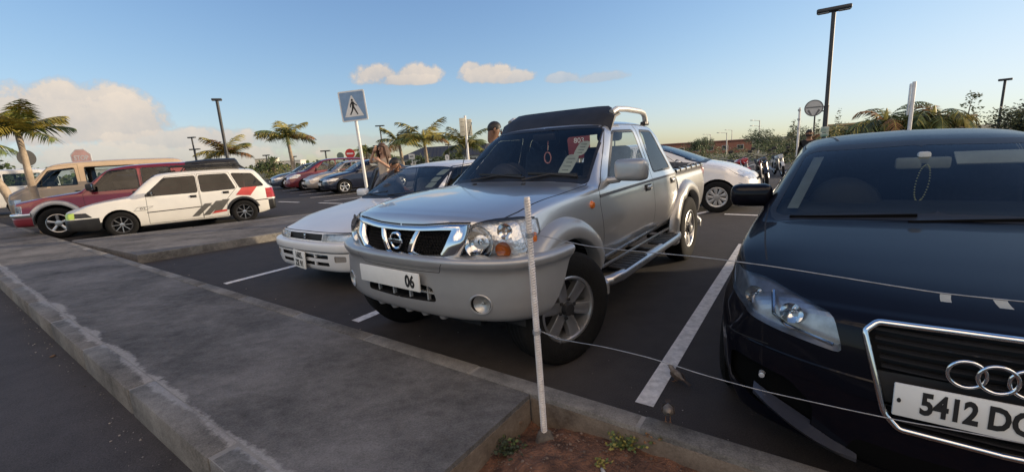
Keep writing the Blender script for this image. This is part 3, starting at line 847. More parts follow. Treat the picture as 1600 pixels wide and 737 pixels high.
    for x in list(np.linspace(-2.645, -3.86, 26)) + [-3.885, -3.895]:
        k = 0 if x > -3.88 else (.012 if x > -3.89 else .035)
        rows.append([bb.verts.new((x, max(0, fy(t) - k), fz(t))) for t in qq])
    for A, B in zip(rows[:-1], rows[1:]):
        for k in range(len(A) - 1): bb.faces.new((A[k], A[k+1], B[k+1], B[k]))
    bmesh.ops.recalc_face_normals(bb, faces=bb.faces)
    if sum((f.normal.y) * f.calc_area() for f in bb.faces) < 0: bmesh.ops.reverse_faces(bb, faces=bb.faces)
    bb.faces.layers.int.new('rg'); bb.normal_update()
    bd = Sheet(bb, root)
    knife(bb, [(-2.95 + .44 * math.cos(2*pi*i/32), .40 + .44 * math.sin(2*pi*i/32)) for i in range(32)], 'y', DEL, nmin=-.5, ok=lambda c: c.y > .3)
    bd.normals(); bed = bd.take({0}, 'cargo_bed', P_sil)
    arch_liner(bd, root, -2.95, .40, .44, .50, a0=0, a1=180)
    flare(bd, root, -2.95, .40, .440, .570, .075, P_flare, -12, 188)
    b = bmesh.new(); add_box(b, (-2.635, 0, .80), (.03, 1.5, .55)); add_box(b, (-3.885, 0, .80), (.04, 1.50, .54), None, .012); fin(b); link('tailgate', b, P_sil, root)
    b = bmesh.new()
    for i in range(9):
        for j in range(13):
            pass
    gx = np.linspace(-2.66, -3.90, 14); gy = np.linspace(-.71, .71, 15)
    vv = [[b.verts.new((x, y, 1.112 + .035 * (1 - (y / .71) ** 2) + .008 * math.sin(x * 9 + y * 3))) for y in gy] for x in gx]
    for A, B in zip(vv[:-1], vv[1:]):
        for k in range(14): b.faces.new((A[k], A[k+1], B[k+1], B[k]))
    bmesh.ops.solidify(b, geom=b.faces[:], thickness=.012); fin(b, 60); tn = link('tonneau_cover', b, mat('tonneau_cloth', (.05, .052, .058), .8, var=.2, bump=.2), root)
    for i in range(5):
        for sg in (1, -1):
            b = bmesh.new(); x = -2.78 - i * .24; add_box(b, (x, .768 * sg, 1.112), (.028, .07, .012), None, .003); add_box(b, (x, .803 * sg, 1.092), (.024, .010, .036), None, .003); fin(b); link('cover_strap', b, M_black, tn)
    b = bmesh.new(); add_tube(b, [(-3.80, -.70, .47), (-3.97, -.66, .47), (-3.97, .66, .47), (-3.80, .70, .47)], .04, 8); fin(b); link('rear_bumper', b, M_chrome, root)
    for sg in (1, -1):
        b = bmesh.new(); add_box(b, (-3.89, .755 * sg, .90), (.05, .09, .30), None, .012); fin(b); link('tail_light', b, M_red_lens, root)
    # running boards
    for sg in (1, -1):
        b = bmesh.new(); add_tube(b, [(-.50, .80 * sg, .395), (-.56, .90 * sg, .42), (-.70, .93 * sg, .425), (-2.2, .93 * sg, .43), (-2.34, .90 * sg, .425), (-2.40, .80 * sg, .40)], .042, 10); fin(b)
        sb = link('side_step', b, M_alloy, root)
        for x in (-.98, -1.92):
            b = bmesh.new(); add_box(b, (x, .875 * sg, .462), (.50, .15, .02), None, .006)
            for k in range(6): add_box(b, (x - .2 + k * .08, .880 * sg, .474), (.02, .13, .006))
            fin(b); link('step_pad', b, M_black, sb)
        for x in (-.8, -1.5, -2.1): b = bmesh.new(); add_box(b, (x, .78 * sg, .440), (.05, .26, .03)); fin(b); link('step_bracket', b, M_black, sb)
        b = bmesh.new(); add_box(b, (-1.5, .792 * sg, .487), (1.72, .022, .022), None, .005); fin(b); link('sill_trim', b, M_alloy, root)
        if sg > 0: mirror(root, -.86, .82, 1.222, sg, (.13, .26, .17), P_flare)
        for x in (-1.66, -2.44):
            handle(sh, root, x, 1.005, sg, P_sil, .11)
        y = sh.y(-.46, 1.02); b = bmesh.new(); add_lathe(b, [(0, .022), (.022, .018), (.030, .004), (.032, -.004)], 16, 'y', (-.46, y, 1.0))
        for v in b.verts: v.co.y *= sg
        fin(b); link('side_repeater', b, M_amber, root)
    # chassis underside
    b = bmesh.new(); add_box(b, (-1.5, 0, .43), (4.0, 1.0, .12)); add_box(b, (0, 0, .38), (.10, 1.3, .10)); add_box(b, (-2.95, 0, .38), (.12, 1.3, .12)); add_box(b, (.40, 0, .52), (.35, 1.2, .12)); fin(b); link('chassis', b, M_dark, root)
    # roof deflector and rails
    b = bmesh.new(); rows = []
    for i in range(13):
        y = -.615 + 1.23 * i / 12; e = abs(y) / .615; zt = 1.775 - .075 * max(0, (e - .80) / .2) ** 1.5; xb = -1.20 - .05 * e * e
        rows.append([b.verts.new((xb, y, sh.z(xb, y) - .004 if sh.z(xb, y) else 1.6)), b.verts.new((xb - .10, y, (1.64 + zt) / 2)), b.verts.new((xb - .24, y * .985, zt)), b.verts.new((xb - .262, y * .985, zt - .012)), b.verts.new((xb - .13, y, 1.66))])
    for A, B in zip(rows[:-1], rows[1:]):
        for k in range(4): b.faces.new((A[k], A[k+1], B[k+1], B[k]))
    b.faces.new(rows[0]); b.faces.new(rows[-1][::-1]); fin(b, 30); df = link('roof_deflector', b, M_black, root)
    for sg in (1, -1):
        b = bmesh.new(); add_tube(b, [(-1.40, .565 * sg, 1.705), (-1.48, .58 * sg, 1.734), (-1.7, .58 * sg, 1.742), (-2.08, .575 * sg, 1.736), (-2.20, .57 * sg, 1.722), (-2.26, .565 * sg, 1.685), (-2.28, .565 * sg, 1.62)], .027, 10); fin(b, 60)
        rl = link('roof_rail', b, mat('rail_silver', (.55, .54, .51), .4, .4, var=.1, scale=30), root)
        b = bmesh.new(); add_box(b, (-2.29, .555 * sg, 1.618), (.12, .06, .04), None, .012); fin(b); link('rail_foot', b, M_black, rl)
    # cabin
    dash(root, -.66, 1.165, 1.36, .50, hood_y=-.36); steering(root, -1.06, -.36, 1.13)
    seat(root, -1.42, .36, .80, M_seat); seat(root, -1.42, -.36, .80, M_seat)
    b = bmesh.new(); add_box(b, (-2.22, 0, .82), (.42, 1.30, .14), None, .04); add_box(b, (-2.42, 0, 1.0), (.12, 1.28, .46), rotm(0, R(-8), 0), .04); fin(b, 60); link('rear_bench', b, M_seat, root)
    b = bmesh.new(); add_box(b, (-1.5, 0, .62), (1.9, 1.5, .04)); fin(b); link('cabin_floor', b, M_dash, root)
    b = bmesh.new(); add_box(b, (-1.15, .0, 1.525), (.03, .24, .065), rotm(0, R(10), 0), .012); fin(b); link('rear_view_mirror', b, M_black, root)
    b = bmesh.new(); add_tube(b, [(-1.15, .04, 1.49), (-1.13, .04, 1.40)], .003, 5)
    lp = [Vector((-1.13, .04 + .035 * math.sin(t), 1.335 + .05 * math.cos(t))) for t in [2*pi*i/18 for i in range(18)]]
    add_tube(b, lp, .006, 6, True); fin(b); link('hanging_ribbon', b, mat('pink_ribbon', (.65, .30, .28), .8), root)
    # stickers inside the screen
    def sx_(y, z):
        return sh.x(y, z) - .012
    for (yc, zc, w_, h_) in ((.500, 1.405, .10, .115), (.455, 1.285, .115, .15)):
        b = bmesh.new(); nxt = 10
        pr = rrect(yc, zc, w_, h_, .035); add_prism(b, [(sx_(y, z), y, z) for y, z in pr], (-.001, 0, 0)); fin(b); st = link('windscreen_disc', b, mat('disc_paper', (.42, .48, .44), .7, var=.06), root)
        b = bmesh.new()
        for k in range(4):
            z = zc + h_ * (.28 - .19 * k); add_box(b, (sx_(yc, z) + .004, yc, z), (.001, w_ * (.6 - .1 * (k % 2)), .007))
        fin(b); link('printed_lines', b, mat('disc_print', (.22, .25, .24), .8), st)
    # wipers
    b = bmesh.new()
    for y0, y1 in ((-.45, .12), (.12, .60)):
        za, zb = 1.178, 1.195
        add_tube(b, [(sh.x(y0, za) + .03, y0, za), (sh.x((y0+y1)/2, 1.215) + .02, (y0+y1)/2, 1.215), (sh.x(y1, zb) + .015, y1, zb)], .009, 6)
        add_box(b, (sh.x((y0+y1)/2, 1.22) + .012, (y0+y1)/2, 1.218), (.012, .46, .016), rotm(R(-2), 0, 0))
    fin(b); link('wiper', b, M_black, root)
    b = bmesh.new(); add_tube(b, [(-.72, -.735, 1.13), (-1.05, -.80, 1.72)], .004, 5); add_lathe(b, [(0, .02), (.016, .012), (.018, -.01)], 10, 'z', (-.72, -.735, 1.125)); add_lathe(b, [(0, .006), (.007, 0), (0, -.006)], 8, 'z', (-1.05, -.80, 1.722)); fin(b); link('aerial', b, M_black, root)
    for y in (-.25, .25):
        b = bmesh.new(); add_box(b, (-.40, y, sh.z(-.40, y) + .006), (.03, .03, .014), None, .005); fin(b); link('washer_jet', b, M_black, root)
    return root
build_pickup()
# ------------------------------------------------------------------ other cars
def build_car(name, label, cat, loc, yaw, c, group=None):
    root = thing(name, label, cat, loc, yaw, group)
    sh = Shell(c['sp'], root); bm = sh.bm; P_ = c['paint']; Lw = c['L']; ra = c['ra']; zc = c.get('zc', c['r']); far = c.get('far', False)
    for x0 in (0, -Lw): knife(bm, circle(x0, zc, ra), 'y', DEL, nmin=-.3, ok=lambda q: q.y > .35)
    sd = lambda q: q.y > .4
    for i, d in enumerate(c.get('doors', [])):
        knife(bm, d, 'y', 10 + i, ok=sd)
        if not far: seam(bm, d + d[:1], 'y', .008, ok=sd)
    for i, (ax, poly, m, nm, kw) in enumerate(c.get('regions', [])):
        knife(bm, poly, ax, 30 + i, **kw)
    gas = c.get('gasket', .016)
    for i, wn in enumerate(c.get('windows', [])):
        q = round_poly(wn, .04, 3); knife(bm, grow(q, gas), 'y', 60, ok=sd); knife(bm, q, 'y', 20 + i, ok=sd)
    ws, rng = c['ws']; fr = lambda q: rng[0] < q.x < rng[1] and q.z > rng[2]
    q = round_poly(ws, .04, 3); knife(bm, grow(q, .03), 'x', 61, ok=fr, nmin=.2); knife(bm, q, 'x', 62, ok=fr, nmin=.2)
    if 'bw' in c:
        q = round_poly(c['bw'][0], .04, 3); xr_ = c['bw'][1]; knife(bm, q, 'x', 63, sgn=-1, nmin=.1, ok=lambda v: v.x < xr_ and v.z > .7)
    for i, (ax, poly, kind, sgn, ok) in enumerate(c.get('lights', [])): knife(bm, poly, ax, 70 + i, ok=ok, nmin=.03, sgn=sgn)
    for i, g in enumerate(c.get('grilles', [])): knife(bm, g, 'x', 80 + i, nmin=.1, ok=lambda q: q.x > .3)
    for i, g in enumerate(c.get('pockets', [])): knife(bm, g, 'x', 86 + i, nmin=.02, ok=lambda q: q.x > .1)
    for s_, ax, w_, ok in c.get('seams', []): seam(bm, s_, ax, w_, ok=ok)
    sh.normals()
    sh.take({0, SEAM}, 'body', [P_, M_seam], dark={SEAM})
    for i, d in enumerate(c.get('doors', [])):
        for sg in (1, -1): sh.take({10 + i}, 'door', P_, sg)
    for i, (ax, poly, m, nm, kw) in enumerate(c.get('regions', [])): sh.take({30 + i}, nm, m)
    G = c.get('glass', M_glass)
    for sg in (1, -1):
        sh.take({60}, 'window_gasket', M_gasket, sg, .001)
        for i, wn in enumerate(c.get('windows', [])): sh.take({20 + i}, 'side_window', G, sg)
    sh.take({61}, 'windscreen_gasket', M_gasket, 0, .001); sh.take({62}, 'windscreen', c.get('wsglass', M_glass)); sh.take({63}, 'rear_window', G)
    for i, (ax, poly, kind, sgn, ok) in enumerate(c.get('lights', [])):
        nm = 'headlight' if sgn == 1 and kind == 'clear' else 'indicator' if kind in ('amber', 'green') else 'tail_light'
        for sg in (1, -1):
            if kind == 'clear' and not far and not c.get('flatlights'):
                p = sh.pocket(70 + i, nm, mat('headlight_chrome', (.80, .82, .84), .20, .60, var=.12, scale=25, bump=.25, bscale=45), .06, (-1, 0, 0), sg); sh.take({70 + i}, 'lens', M_lamp, sg, .003, parent=p)
            else:
                m = {'clear': mat('far_headlight', (.62, .63, .63), .12, .3, .8, var=.25, scale=18), 'amber': M_amber, 'red': M_red_lens, 'dark': M_black, 'green': mat('lime_lens', (.38, .55, .06), .2, 0, .5)}[kind]
                sh.take({70 + i}, nm if kind != 'dark' else 'headlight', m, sg, .004)
    for i, g in enumerate(c.get('grilles', [])): sh.pocket(80 + i, 'grille', M_dark, .05)
    for sg in (1, -1):
        for i, g in enumerate(c.get('pockets', [])): sh.pocket(86 + i, 'side_intake', M_void, .04, (-1, 0, 0), sg)
    wy = c['wy']
    for x in (0, -Lw):
        for sg in (1, -1): add_wheel(root, x, wy * sg, c['r'], c['rr'], c['wd'], c['wheel'], c.get('rim', M_hubcap), c.get('steer', 0) if x == 0 else 0)
    for x in (0, -Lw): arch_liner(sh, root, x, zc, ra, .45, a0=0, a1=180)
    b = bmesh.new(); zb = c.get('floor', .26); add_box(b, (-Lw / 2, 0, zb), (Lw + .9, 1.0, .10)); fin(b); link('chassis', b, M_dark, root)
    if 'mirror' in c:
        x, y, z, s = c['mirror']
        for sg in (1, -1): mirror(root, x, y, z, sg, s, c.get('mirror_mat', P_), gl=not far)
    for x, z in c.get('handles', []):
        for sg in (1, -1): handle(sh, root, x, z, sg, c.get('handle_mat', P_), .10)
    if 'dash' in c: dash(root, *c['dash'], hood_y=None if far else -.36)
    sm = c.get('seatmat', M_seat)
    for x, z in c.get('seats', []):
        for y in (.36, -.36): seat(root, x, y, z, sm, .58, not far)
    if c.get('dash') and not far: steering(root, c['dash'][0] - .38, -.36, c['dash'][1] - .04)
    if 'floorbox' in c:
        x0, x1, z = c['floorbox']; b = bmesh.new(); add_box(b, ((x0 + x1) / 2, 0, z), (abs(x1 - x0), 1.46, .04)); fin(b); link('cabin_floor', b, M_dash, root)
    return root, sh
# ---- black hatchback at the right
def build_black_hatch():
    P_ = paint('black_blue_paint', (0.004, 0.0042, 0.0075), 0.0, 0.4, .36, .1, (.01, .01, .012), .05)
    sp = dict(xf=.885, xr=-3.42, rf=.05, rr=.08, gh=.47, wroof=.56, drop=.06, mid=.62, tuck=.05, dx=.045, sub=3, cap=16,
        top=[(.885, .72), (.86, .775), (.82, .80), (.7, .838), (.4, .885), (.1, .922), (-.15, .950), (-.23, .958), (-.265, .97), (-.31, .995), (-.55, 1.128), (-.8, 1.248), (-.98, 1.318), (-1.05, 1.338), (-1.2, 1.366), (-1.6, 1.395), (-2.1, 1.390), (-2.7, 1.33), (-3.0, 1.22), (-3.25, 1.0), (-3.42, .84)],
        belt=[(.885, .70), (.7, .785), (.4, .832), (0, .868), (-.4, .90), (-1.2, .935), (-2.6, .96), (-3.42, .80)],
        bot=[(.885, .21), (.6, .18), (0, .17), (-2.6, .18), (-3.42, .30)],
        wmax=[(.885, .80), (.6, .86), (0, .882), (-1.2, .875), (-2.6, .88), (-3.42, .74)],
        wbelt=[(.885, .70), (.6, .78), (0, .82), (-.6, .81), (-2.4, .79), (-3.42, .62)],
        warpf=dict(len=.85, a=.30, w=.82, p=2.5, nose=[(.15, .06), (.3, .01), (.45, .0), (.62, .01), (.72, .03), (.80, .06)]),
        warpr=dict(len=.6, a=.2, w=.8, p=2.5, tail=[(.3, .0), (.6, .0), (.9, .0)]))
    fl = lambda q: q.x > .05
    grx = round_poly([(-.01, .425), (.235, .425), (.275, .47), (.342, .735), (.31, .768), (-.01, .776)], .012, 3)
    c = dict(sp=sp, paint=P_, L=2.578, r=.315, rr=.215, wd=.215, ra=.345, wy=.77, wheel='five', rim=M_alloy, zc=.32,
        doors=[[(-.62, .24), (-.60, .80), (-.70, .95), (-1.15, 1.30), (-1.9, 1.33), (-1.95, .5), (-1.9, .24)]],
        windows=[[(-.66, .93), (-1.12, 1.28), (-1.84, 1.315), (-1.86, .95)], [(-1.93, .955), (-1.92, 1.312), (-2.5, 1.25), (-2.75, 1.03), (-2.7, .975)]],
        ws=([(-.01, .985), (.35, .978), (.655, .955), (.70, .965), (.575, 1.262), (.52, 1.287), (-.01, 1.306)], (-1.15, -.18, .92)),
        bw=([(-.01, 1.0), (.55, 1.0), (.48, 1.24), (-.01, 1.27)], -2.8), glass=M_glass_dark, wsglass=glass('green_windscreen', (.62, .70, .71)),
        lights=[('x', round_poly([(.43, .765), (.395, .635), (.62, .655), (.84, .695), (.845, .79), (.66, .805)], .03, 3), 'clear', 1, fl)],
        grilles=[grx], pockets=[round_poly([(.47, .30), (.47, .40), (.56, .47), (.78, .49), (.78, .36), (.66, .30)], .03, 3)],
        regions=[('x', round_poly([(-.01, .235), (.38, .235), (.34, .33), (-.01, .33)], .02), M_void, 'lower_intake', dict(ok=fl, nmin=.02))],
        seams=[([(.9, .335), (.62, .645), (.2, .70), (-.2, .735), (-.48, .74)], 'z', .007, lambda q: q.z > .70 and q.x < .36), ([(.40, .50), (.55, .56), (.72, .58)], 'y', .005, None)],
        mirror=(-.66, .735, 1.03, (.14, .25, .15)), handles=[(-1.78, .86)], dash=(-.42, .99, 1.40), seats=[(-1.25, .55), (-2.1, .55)], floorbox=(-.5, -2.8, .38))
    root, sh = build_car('hatchback_car', 'glossy black hatchback with a tall chrome-framed grille, nose towards the wire at the right edge', 'car', (1.956, 1.861, 0), -2.187, c)
    # chrome frame, slats, rings
    def on(y, z, o=0): return Vector((sh.x(min(abs(y), .8), z) + o, y, z))
    half = [p for p in grx if p[0] > 0]
    P2 = [(-.0, .425)] + half + [(0, .776)]
    loop = [on(y, z, .004) for y, z in P2] + [on(-y, z, .004) for y, z in P2[::-1][1:-1]]
    b = bmesh.new(); add_tube(b, loop, .0115, 8, True); fin(b, 60); fr_ = link('grille_frame', b, M_chrome, root)
    b = bmesh.new()
    for k in range(11):
        z = .448 + k * .0295
        if .492 < z < .60: continue
        wv = .262 + (z - .43) * .25 - .02; pts = [on(y, z, -.016) for y in np.linspace(-wv, wv, 15)]
        for o, h in ((0, .0055),): 
            rows = [[b.verts.new(p + Vector((dx_, 0, dz))) for dx_, dz in ((0, -h), (.008, -h * .5), (.008, h * .5), (0, h), (-.02, h))] for p in pts]
            for A, B in zip(rows[:-1], rows[1:]):
                for j in range(4): b.faces.new((A[j], B[j], B[j+1], A[j+1]))
    fin(b, 30); link('grille_slats', b, mat('slat_black', (.02, .02, .021), .25, 0, .3), root)
    b = bmesh.new(); add_prism(b, [on(y, z, -.012) for y, z in [(-.285, .485), (.285, .485), (.318, .605), (-.318, .605)]], (-.02, 0, 0)); fin(b); link('plate_holder', b, M_black, root)
    b = bmesh.new(); zr = .664
    for i in range(4):
        y = (-1.5 + i) * .0655; xq = sh.x(.0, zr) + .016 + (.003 if i % 2 else 0)
        add_tube(b, [Vector((xq, y + .0425 * math.cos(t), zr + .0425 * math.sin(t))) for t in [2*pi*k/32 for k in range(32)]], .0058, 8, True)
    fin(b, 60); link('ring_badge', b, M_chrome, root)
    plate(root, (sh.x(0, .545) + .012, 0, .542), (0, 1, 0), (-.05, 0, 1), .52, .112, [('5412 DC', -.072, 0, .100), ('.', -.246, .020, .08)], .09, .66)
    # lamp internals
    for sg in (1, -1):
        for hd in [o for o in root.children if o.name.startswith('headlight')][0 if sg == 1 else 1:][:1]:
            hd.data.materials[0] = mat('headlight_grey', (.42, .43, .45), .3, .7, var=.25, scale=16)
            lamp_bowl(hd, (sh.x(.70, .73) - .045, .70 * sg, .735), .040, M_bowl, (1, .3 * sg, 0), .7); lamp_bowl(hd, (sh.x(.56, .71) - .035, .56 * sg, .722), .040, M_bowl, (1, .2 * sg, 0), .7)
            b = bmesh.new(); add_tube(b, [(sh.x(.63, .77) - .01, .63 * sg, .775), (sh.x(.62, .71) - .012, .62 * sg, .705), (sh.x(.56, .675) - .008, .57 * sg, .680), (sh.x(.42, .655) - .008, .425 * sg, .657)], .008, 6); fin(b); link('light_guide', b, M_bowl, hd)
        b = bmesh.new(); add_lathe(b, [(0, .008), (.011, .004), (.013, -.02)], 16, 'x', (sh.x(.65, .43) - .01, .65 * sg, .43)); fin(b); fg = link('fog_lamp', b, mat('fog_glass', (.55, .56, .58), .1, .3, .6), root)
        # lip under the side intake, greyed to show sky reflected on black paint
        b = bmesh.new(); rows = []
        for y in np.linspace(.33, .68, 12):
            z = .262 + (y - .33) * .30; x = sh.x(y, z) or .6; wd = .012 + .05 * math.sin(pi * (y - .33) / .35) ; rows.append([b.verts.new((x - .02, y * sg, z + .012)), b.verts.new((x + wd, y * sg, z - .012)), b.verts.new((x + wd * .7, y * sg, z - .03)), b.verts.new((x - .02, y * sg, z - .03))])
        for A, B in zip(rows[:-1], rows[1:]):
            for k in range(3): b.faces.new((A[k], A[k+1], B[k+1], B[k]))
        fin(b, 60); link('bumper_lip', b, mat('lip_sky_sheen', (.035, .038, .05), .35, 0, .6), root)
        b = bmesh.new(); add_tube(b, [(sh.x(y, .575 + .02 * math.sin(y * 3)) + .0, y * sg, .565) for y in np.linspace(.30, .78, 10)], .006, 6); fin(b); 
        link('bumper_crease', b, P_, root)
    b = bmesh.new()
    for y0, y1 in ((-.12, .50), (-.62, -.08)):
        ys = np.linspace(y0, y1, 6); add_tube(b, [Vector((sh.x(abs(y), .955 + .005 * k) + .014, y, .952 + .005 * k)) for k, y in enumerate(ys)], .009, 6)
    fin(b); link('wiper', b, M_void, root)
    b = bmesh.new(); xm = -.80
    add_box(b, (xm, -.066, 1.205), (.03, .12, .068), None, .014); add_box(b, (xm, .062, 1.205), (.03, .11, .068), None, .014); add_box(b, (xm - .01, 0, 1.235), (.05, .06, .07), None, .015); fin(b); link('rear_view_mirror', b, mat('mirror_grey', (.40, .42, .41), .6), root)
    b = bmesh.new()
    for k in range(40):
        t = k / 39; a = 2 * pi * t; add_lathe(b, [(0, .0055), (.0055, 0), (0, -.0055)], 6, 'z', (-.77, .0 + .028 * math.sin(a) + .01 * math.cos(a), 1.09 + .105 * math.cos(a)))
    fin(b); link('bead_string', b, mat('beads', (.75, .70, .35), .3, .1), root)
    b = bmesh.new(); add_box(b, (-.86, .36, 1.225), (.012, .44, .12), rotm(0, R(-58), 0), .004); fin(b); link('sun_visor', b, mat('visor_grey', (.55, .56, .52), .8), root)
    for sg in (1, -1):
        b = bmesh.new(); rows = []
        for i in range(10):
            z = .985 + .27 * i / 9; yy = .64 - (z - .985) * .42; x = sh.x(yy - .02, z); rows.append([b.verts.new((x - .03, yy * sg, z)), b.verts.new((x - .035, (yy - .055) * sg, z))])
        for A, B in zip(rows[:-1], rows[1:]): b.faces.new((A[0], A[1], B[1], B[0]))
        bmesh.ops.solidify(b, geom=b.faces[:], thickness=.01); fin(b); link('pillar_trim', b, mat('pillar_grey', (.62, .66, .64), .7), root)
build_black_hatch()
# ---- white wagon
def build_wagon():
    P_ = paint('wagon_white', (.72, .70, .64), 0, .35, .6, .04)
    sp = dict(xf=1.02, xr=-3.22, rf=.06, rr=.05, gh=.52, wroof=.545, drop=.045, mid=.5, tuck=.03, dx=.06, sub=3, cap=10,
        top=[(1.02, .63), (.98, .68), (.82, .73), (.45, .82), (.1, .875), (-.12, .905), (-.165, .915), (-.2, .935), (-.62, 1.315), (-.70, 1.365), (-.85, 1.400), (-1.3, 1.428), (-2.0, 1.432), (-2.6, 1.395), (-2.78, 1.355), (-2.84, 1.31), (-3.0, 1.10), (-3.16, .90), (-3.2, .84), (-3.22, .80)],
        belt=[(1.02, .60), (.7, .72), (.25, .82), (-.2, .865), (-1.5, .88), (-2.4, .90), (-3.22, .78)], bot=[(1.02, .24), (.4, .20), (-2.6, .20), (-3.22, .30)],
        wmax=[(1.02, .77), (.6, .81), (0, .825), (-2.6, .825), (-3.22, .76)], wbelt=[(1.02, .70), (.5, .755), (0, .785), (-2.6, .775), (-3.22, .70)],
        warpf=dict(len=.6, a=.14, w=.8, p=3, nose=[(.2, .06), (.3, .0), (.45, .0), (.5, .02), (.6, .03), (.7, .06)]), warpr=dict(len=.4, a=.08, w=.8, p=3, tail=[(.3, .0), (.55, .0), (.8, .03)]))
    fw = lambda q: q.x > .2
    c = dict(sp=sp, paint=P_, L=2.43, r=.295, rr=.19, wd=.19, ra=.335, wy=.735, wheel='thin8', rim=M_alloy, zc=.31,
        doors=[[(-.50, .25), (-.52, .88), (-.92, 1.31), (-1.53, 1.33), (-1.55, .25)], [(-1.56, .25), (-1.56, 1.33), (-2.22, 1.32), (-2.36, .95), (-2.10, .66), (-2.06, .25)]],
        windows=[[(-.50, .895), (-.90, 1.275), (-1.50, 1.285), (-1.51, .895)], [(-1.60, .895), (-1.59, 1.288), (-2.17, 1.285), (-2.31, .91)], [(-2.42, .915), (-2.28, 1.285), (-2.72, 1.25), (-2.95, .93)]],
        ws=([(-.01, .945), (.62, .94), (.53, 1.315), (-.01, 1.345)], (-.8, -.1, .87)), bw=([(-.01, .92), (.58, .92), (.5, 1.28), (-.01, 1.30)], -2.7), glass=M_glass_dark,
        regions=[('y', [(1.2, .0), (1.2, .505), (.30, .505), (.30, .0)], M_black, 'front_bumper', dict(nmin=-2, ok=lambda q: q.x > .33)), ('x', [(-.01, 0), (.9, 0), (.9, .505), (-.01, .505)], M_black, 'front_bumper', dict(nmin=.02, ok=lambda q: q.x > .33)),
                 ('y', [(-3.6, .28), (-3.6, .56), (-3.0, .56), (-3.0, .28)], M_black, 'rear_bumper', dict(nmin=-2, ok=lambda q: q.x < -3.0))],
        lights=[('y', [(1.2, .515), (1.2, .645), (.76, .645), (.76, .515)], 'green', 1, lambda q: q.y > .30), ('y', [(.76, .53), (.76, .635), (.56, .63), (.46, .525)], 'dark', 1, lambda q: q.y > .3), ('y', [(-2.98, .60), (-2.98, .85), (-3.4, .85), (-3.4, .60)], 'red', 1, lambda q: q.y > .4)],
        grilles=[[(-.01, .53), (.30, .53), (.30, .635), (-.01, .64)]], seams=[([(.95, .60), (.40, .715), (-.16, .76)], 'z', .008, lambda q: q.z > .6), ([(-.50, .515), (-2.06, .545), ], 'y', .022, lambda q: q.y > .4), ([(-2.68, .56), (-3.0, .565)], 'y', .022, lambda q: q.y > .4)],
        mirror=(-.62, .78, .945, (.09, .17, .10)), mirror_mat=M_black, handles=[(-1.42, .80), (-2.10, .83)], handle_mat=M_black, dash=(-.25, .92, 1.36), seats=[(-1.1, .52), (-1.95, .52)], floorbox=(-.3, -2.9, .36), steer=R(3))
    root, sh = build_car('station_wagon', 'white station wagon with tinted windows, black front bumper and slanted side stripes', 'car', (-9.376, 10.551, 0), -2.568, c)
    dk, rd = mat('stripe_grey', (.10, .095, .085), .5), mat('stripe_red', (.50, .06, .05), .4)
    def decal(polys, m, nm):
        b = bmesh.new()
        for P in polys:
            # tessellate along the body side
            (x0, z0), (x1, z1), (x2, z2), (x3, z3) = P; g = []
            for i in range(7):
                t = i / 6; xa, za, xb, zb = x0 + (x1 - x0) * t, z0 + (z1 - z0) * t, x3 + (x2 - x3) * t, z3 + (z2 - z3) * t
                g.append([b.verts.new((xa + (xb - xa) * k / 4, (sh.y(xa + (xb - xa) * k / 4, za + (zb - za) * k / 4) or .82) + .004, za + (zb - za) * k / 4)) for k in range(5)])
            for A, B in zip(g[:-1], g[1:]):
                for k in range(4): b.faces.new((A[k], A[k+1], B[k+1], B[k]))
        fin(b); return link(nm, b, m, root)
    decal([[(-1.32, .31), (-1.62, .60), (-1.78, .60), (-1.46, .31)], [(-1.54, .31), (-1.86, .64), (-2.04, .64), (-1.68, .31)], [(-1.76, .36), (-2.00, .66), (-2.16, .66), (-1.95, .40)]], dk, 'side_stripes')
    decal([[(-2.30, .74), (-2.46, .915), (-2.80, .915), (-2.62, .70)]], rd, 'red_decal'); decal([[(-1.72, .33), (-1.80, .39), (-2.06, .41), (-2.05, .36)]], rd, 'red_decal')
    pl = [(-.26, .575), (-.34, .655), (-.63, .655), (-.47, .575)]
    b = bmesh.new(); add_tube(b, [Vector((x, sh.y(x, z) + .003, z)) for x, z in pl], .004, 5, True); fin(b); link('number_outline', b, dk, root)
    text(root, '02', .075, dk, frame((-1, 0, 0), (0, 0, 1), (-.43, sh.y(-.43, .615) + .004, .615)), .001, 1.5)
    # roof rack carrying a flat black board, aerial
    b = bmesh.new()
    for y in (.45, -.45): add_tube(b, [(-1.25, y, 1.40), (-1.32, y, 1.50), (-2.5, y, 1.485), (-2.62, y, 1.385)], .017, 8)
    for x in (-1.45, -1.9, -2.4): add_tube(b, [(x, -.50, 1.505), (x, .50, 1.505)], .016, 6)
    fin(b, 60); rk = link('roof_rack', b, M_black, root)
    b = bmesh.new(); add_box(b, (-1.75, 0, 1.535), (1.5, .80, .035), None, .012); add_box(b, (-1.4, 0, 1.56), (.7, .7, .02), None, .008); fin(b); link('rack_board', b, M_black, root)
    b = bmesh.new(); add_tube(b, [(-.85, .3, 1.40), (-1.25, .3, 1.62)], .005, 5); add_box(b, (-.95, 0, 1.43), (.30, .46, .03), None, .01); fin(b); link('aerial', b, M_black, root)
    flare(sh, root, -2.43, .31, .325, .385, .018, M_black, 15, 165)
build_wagon()
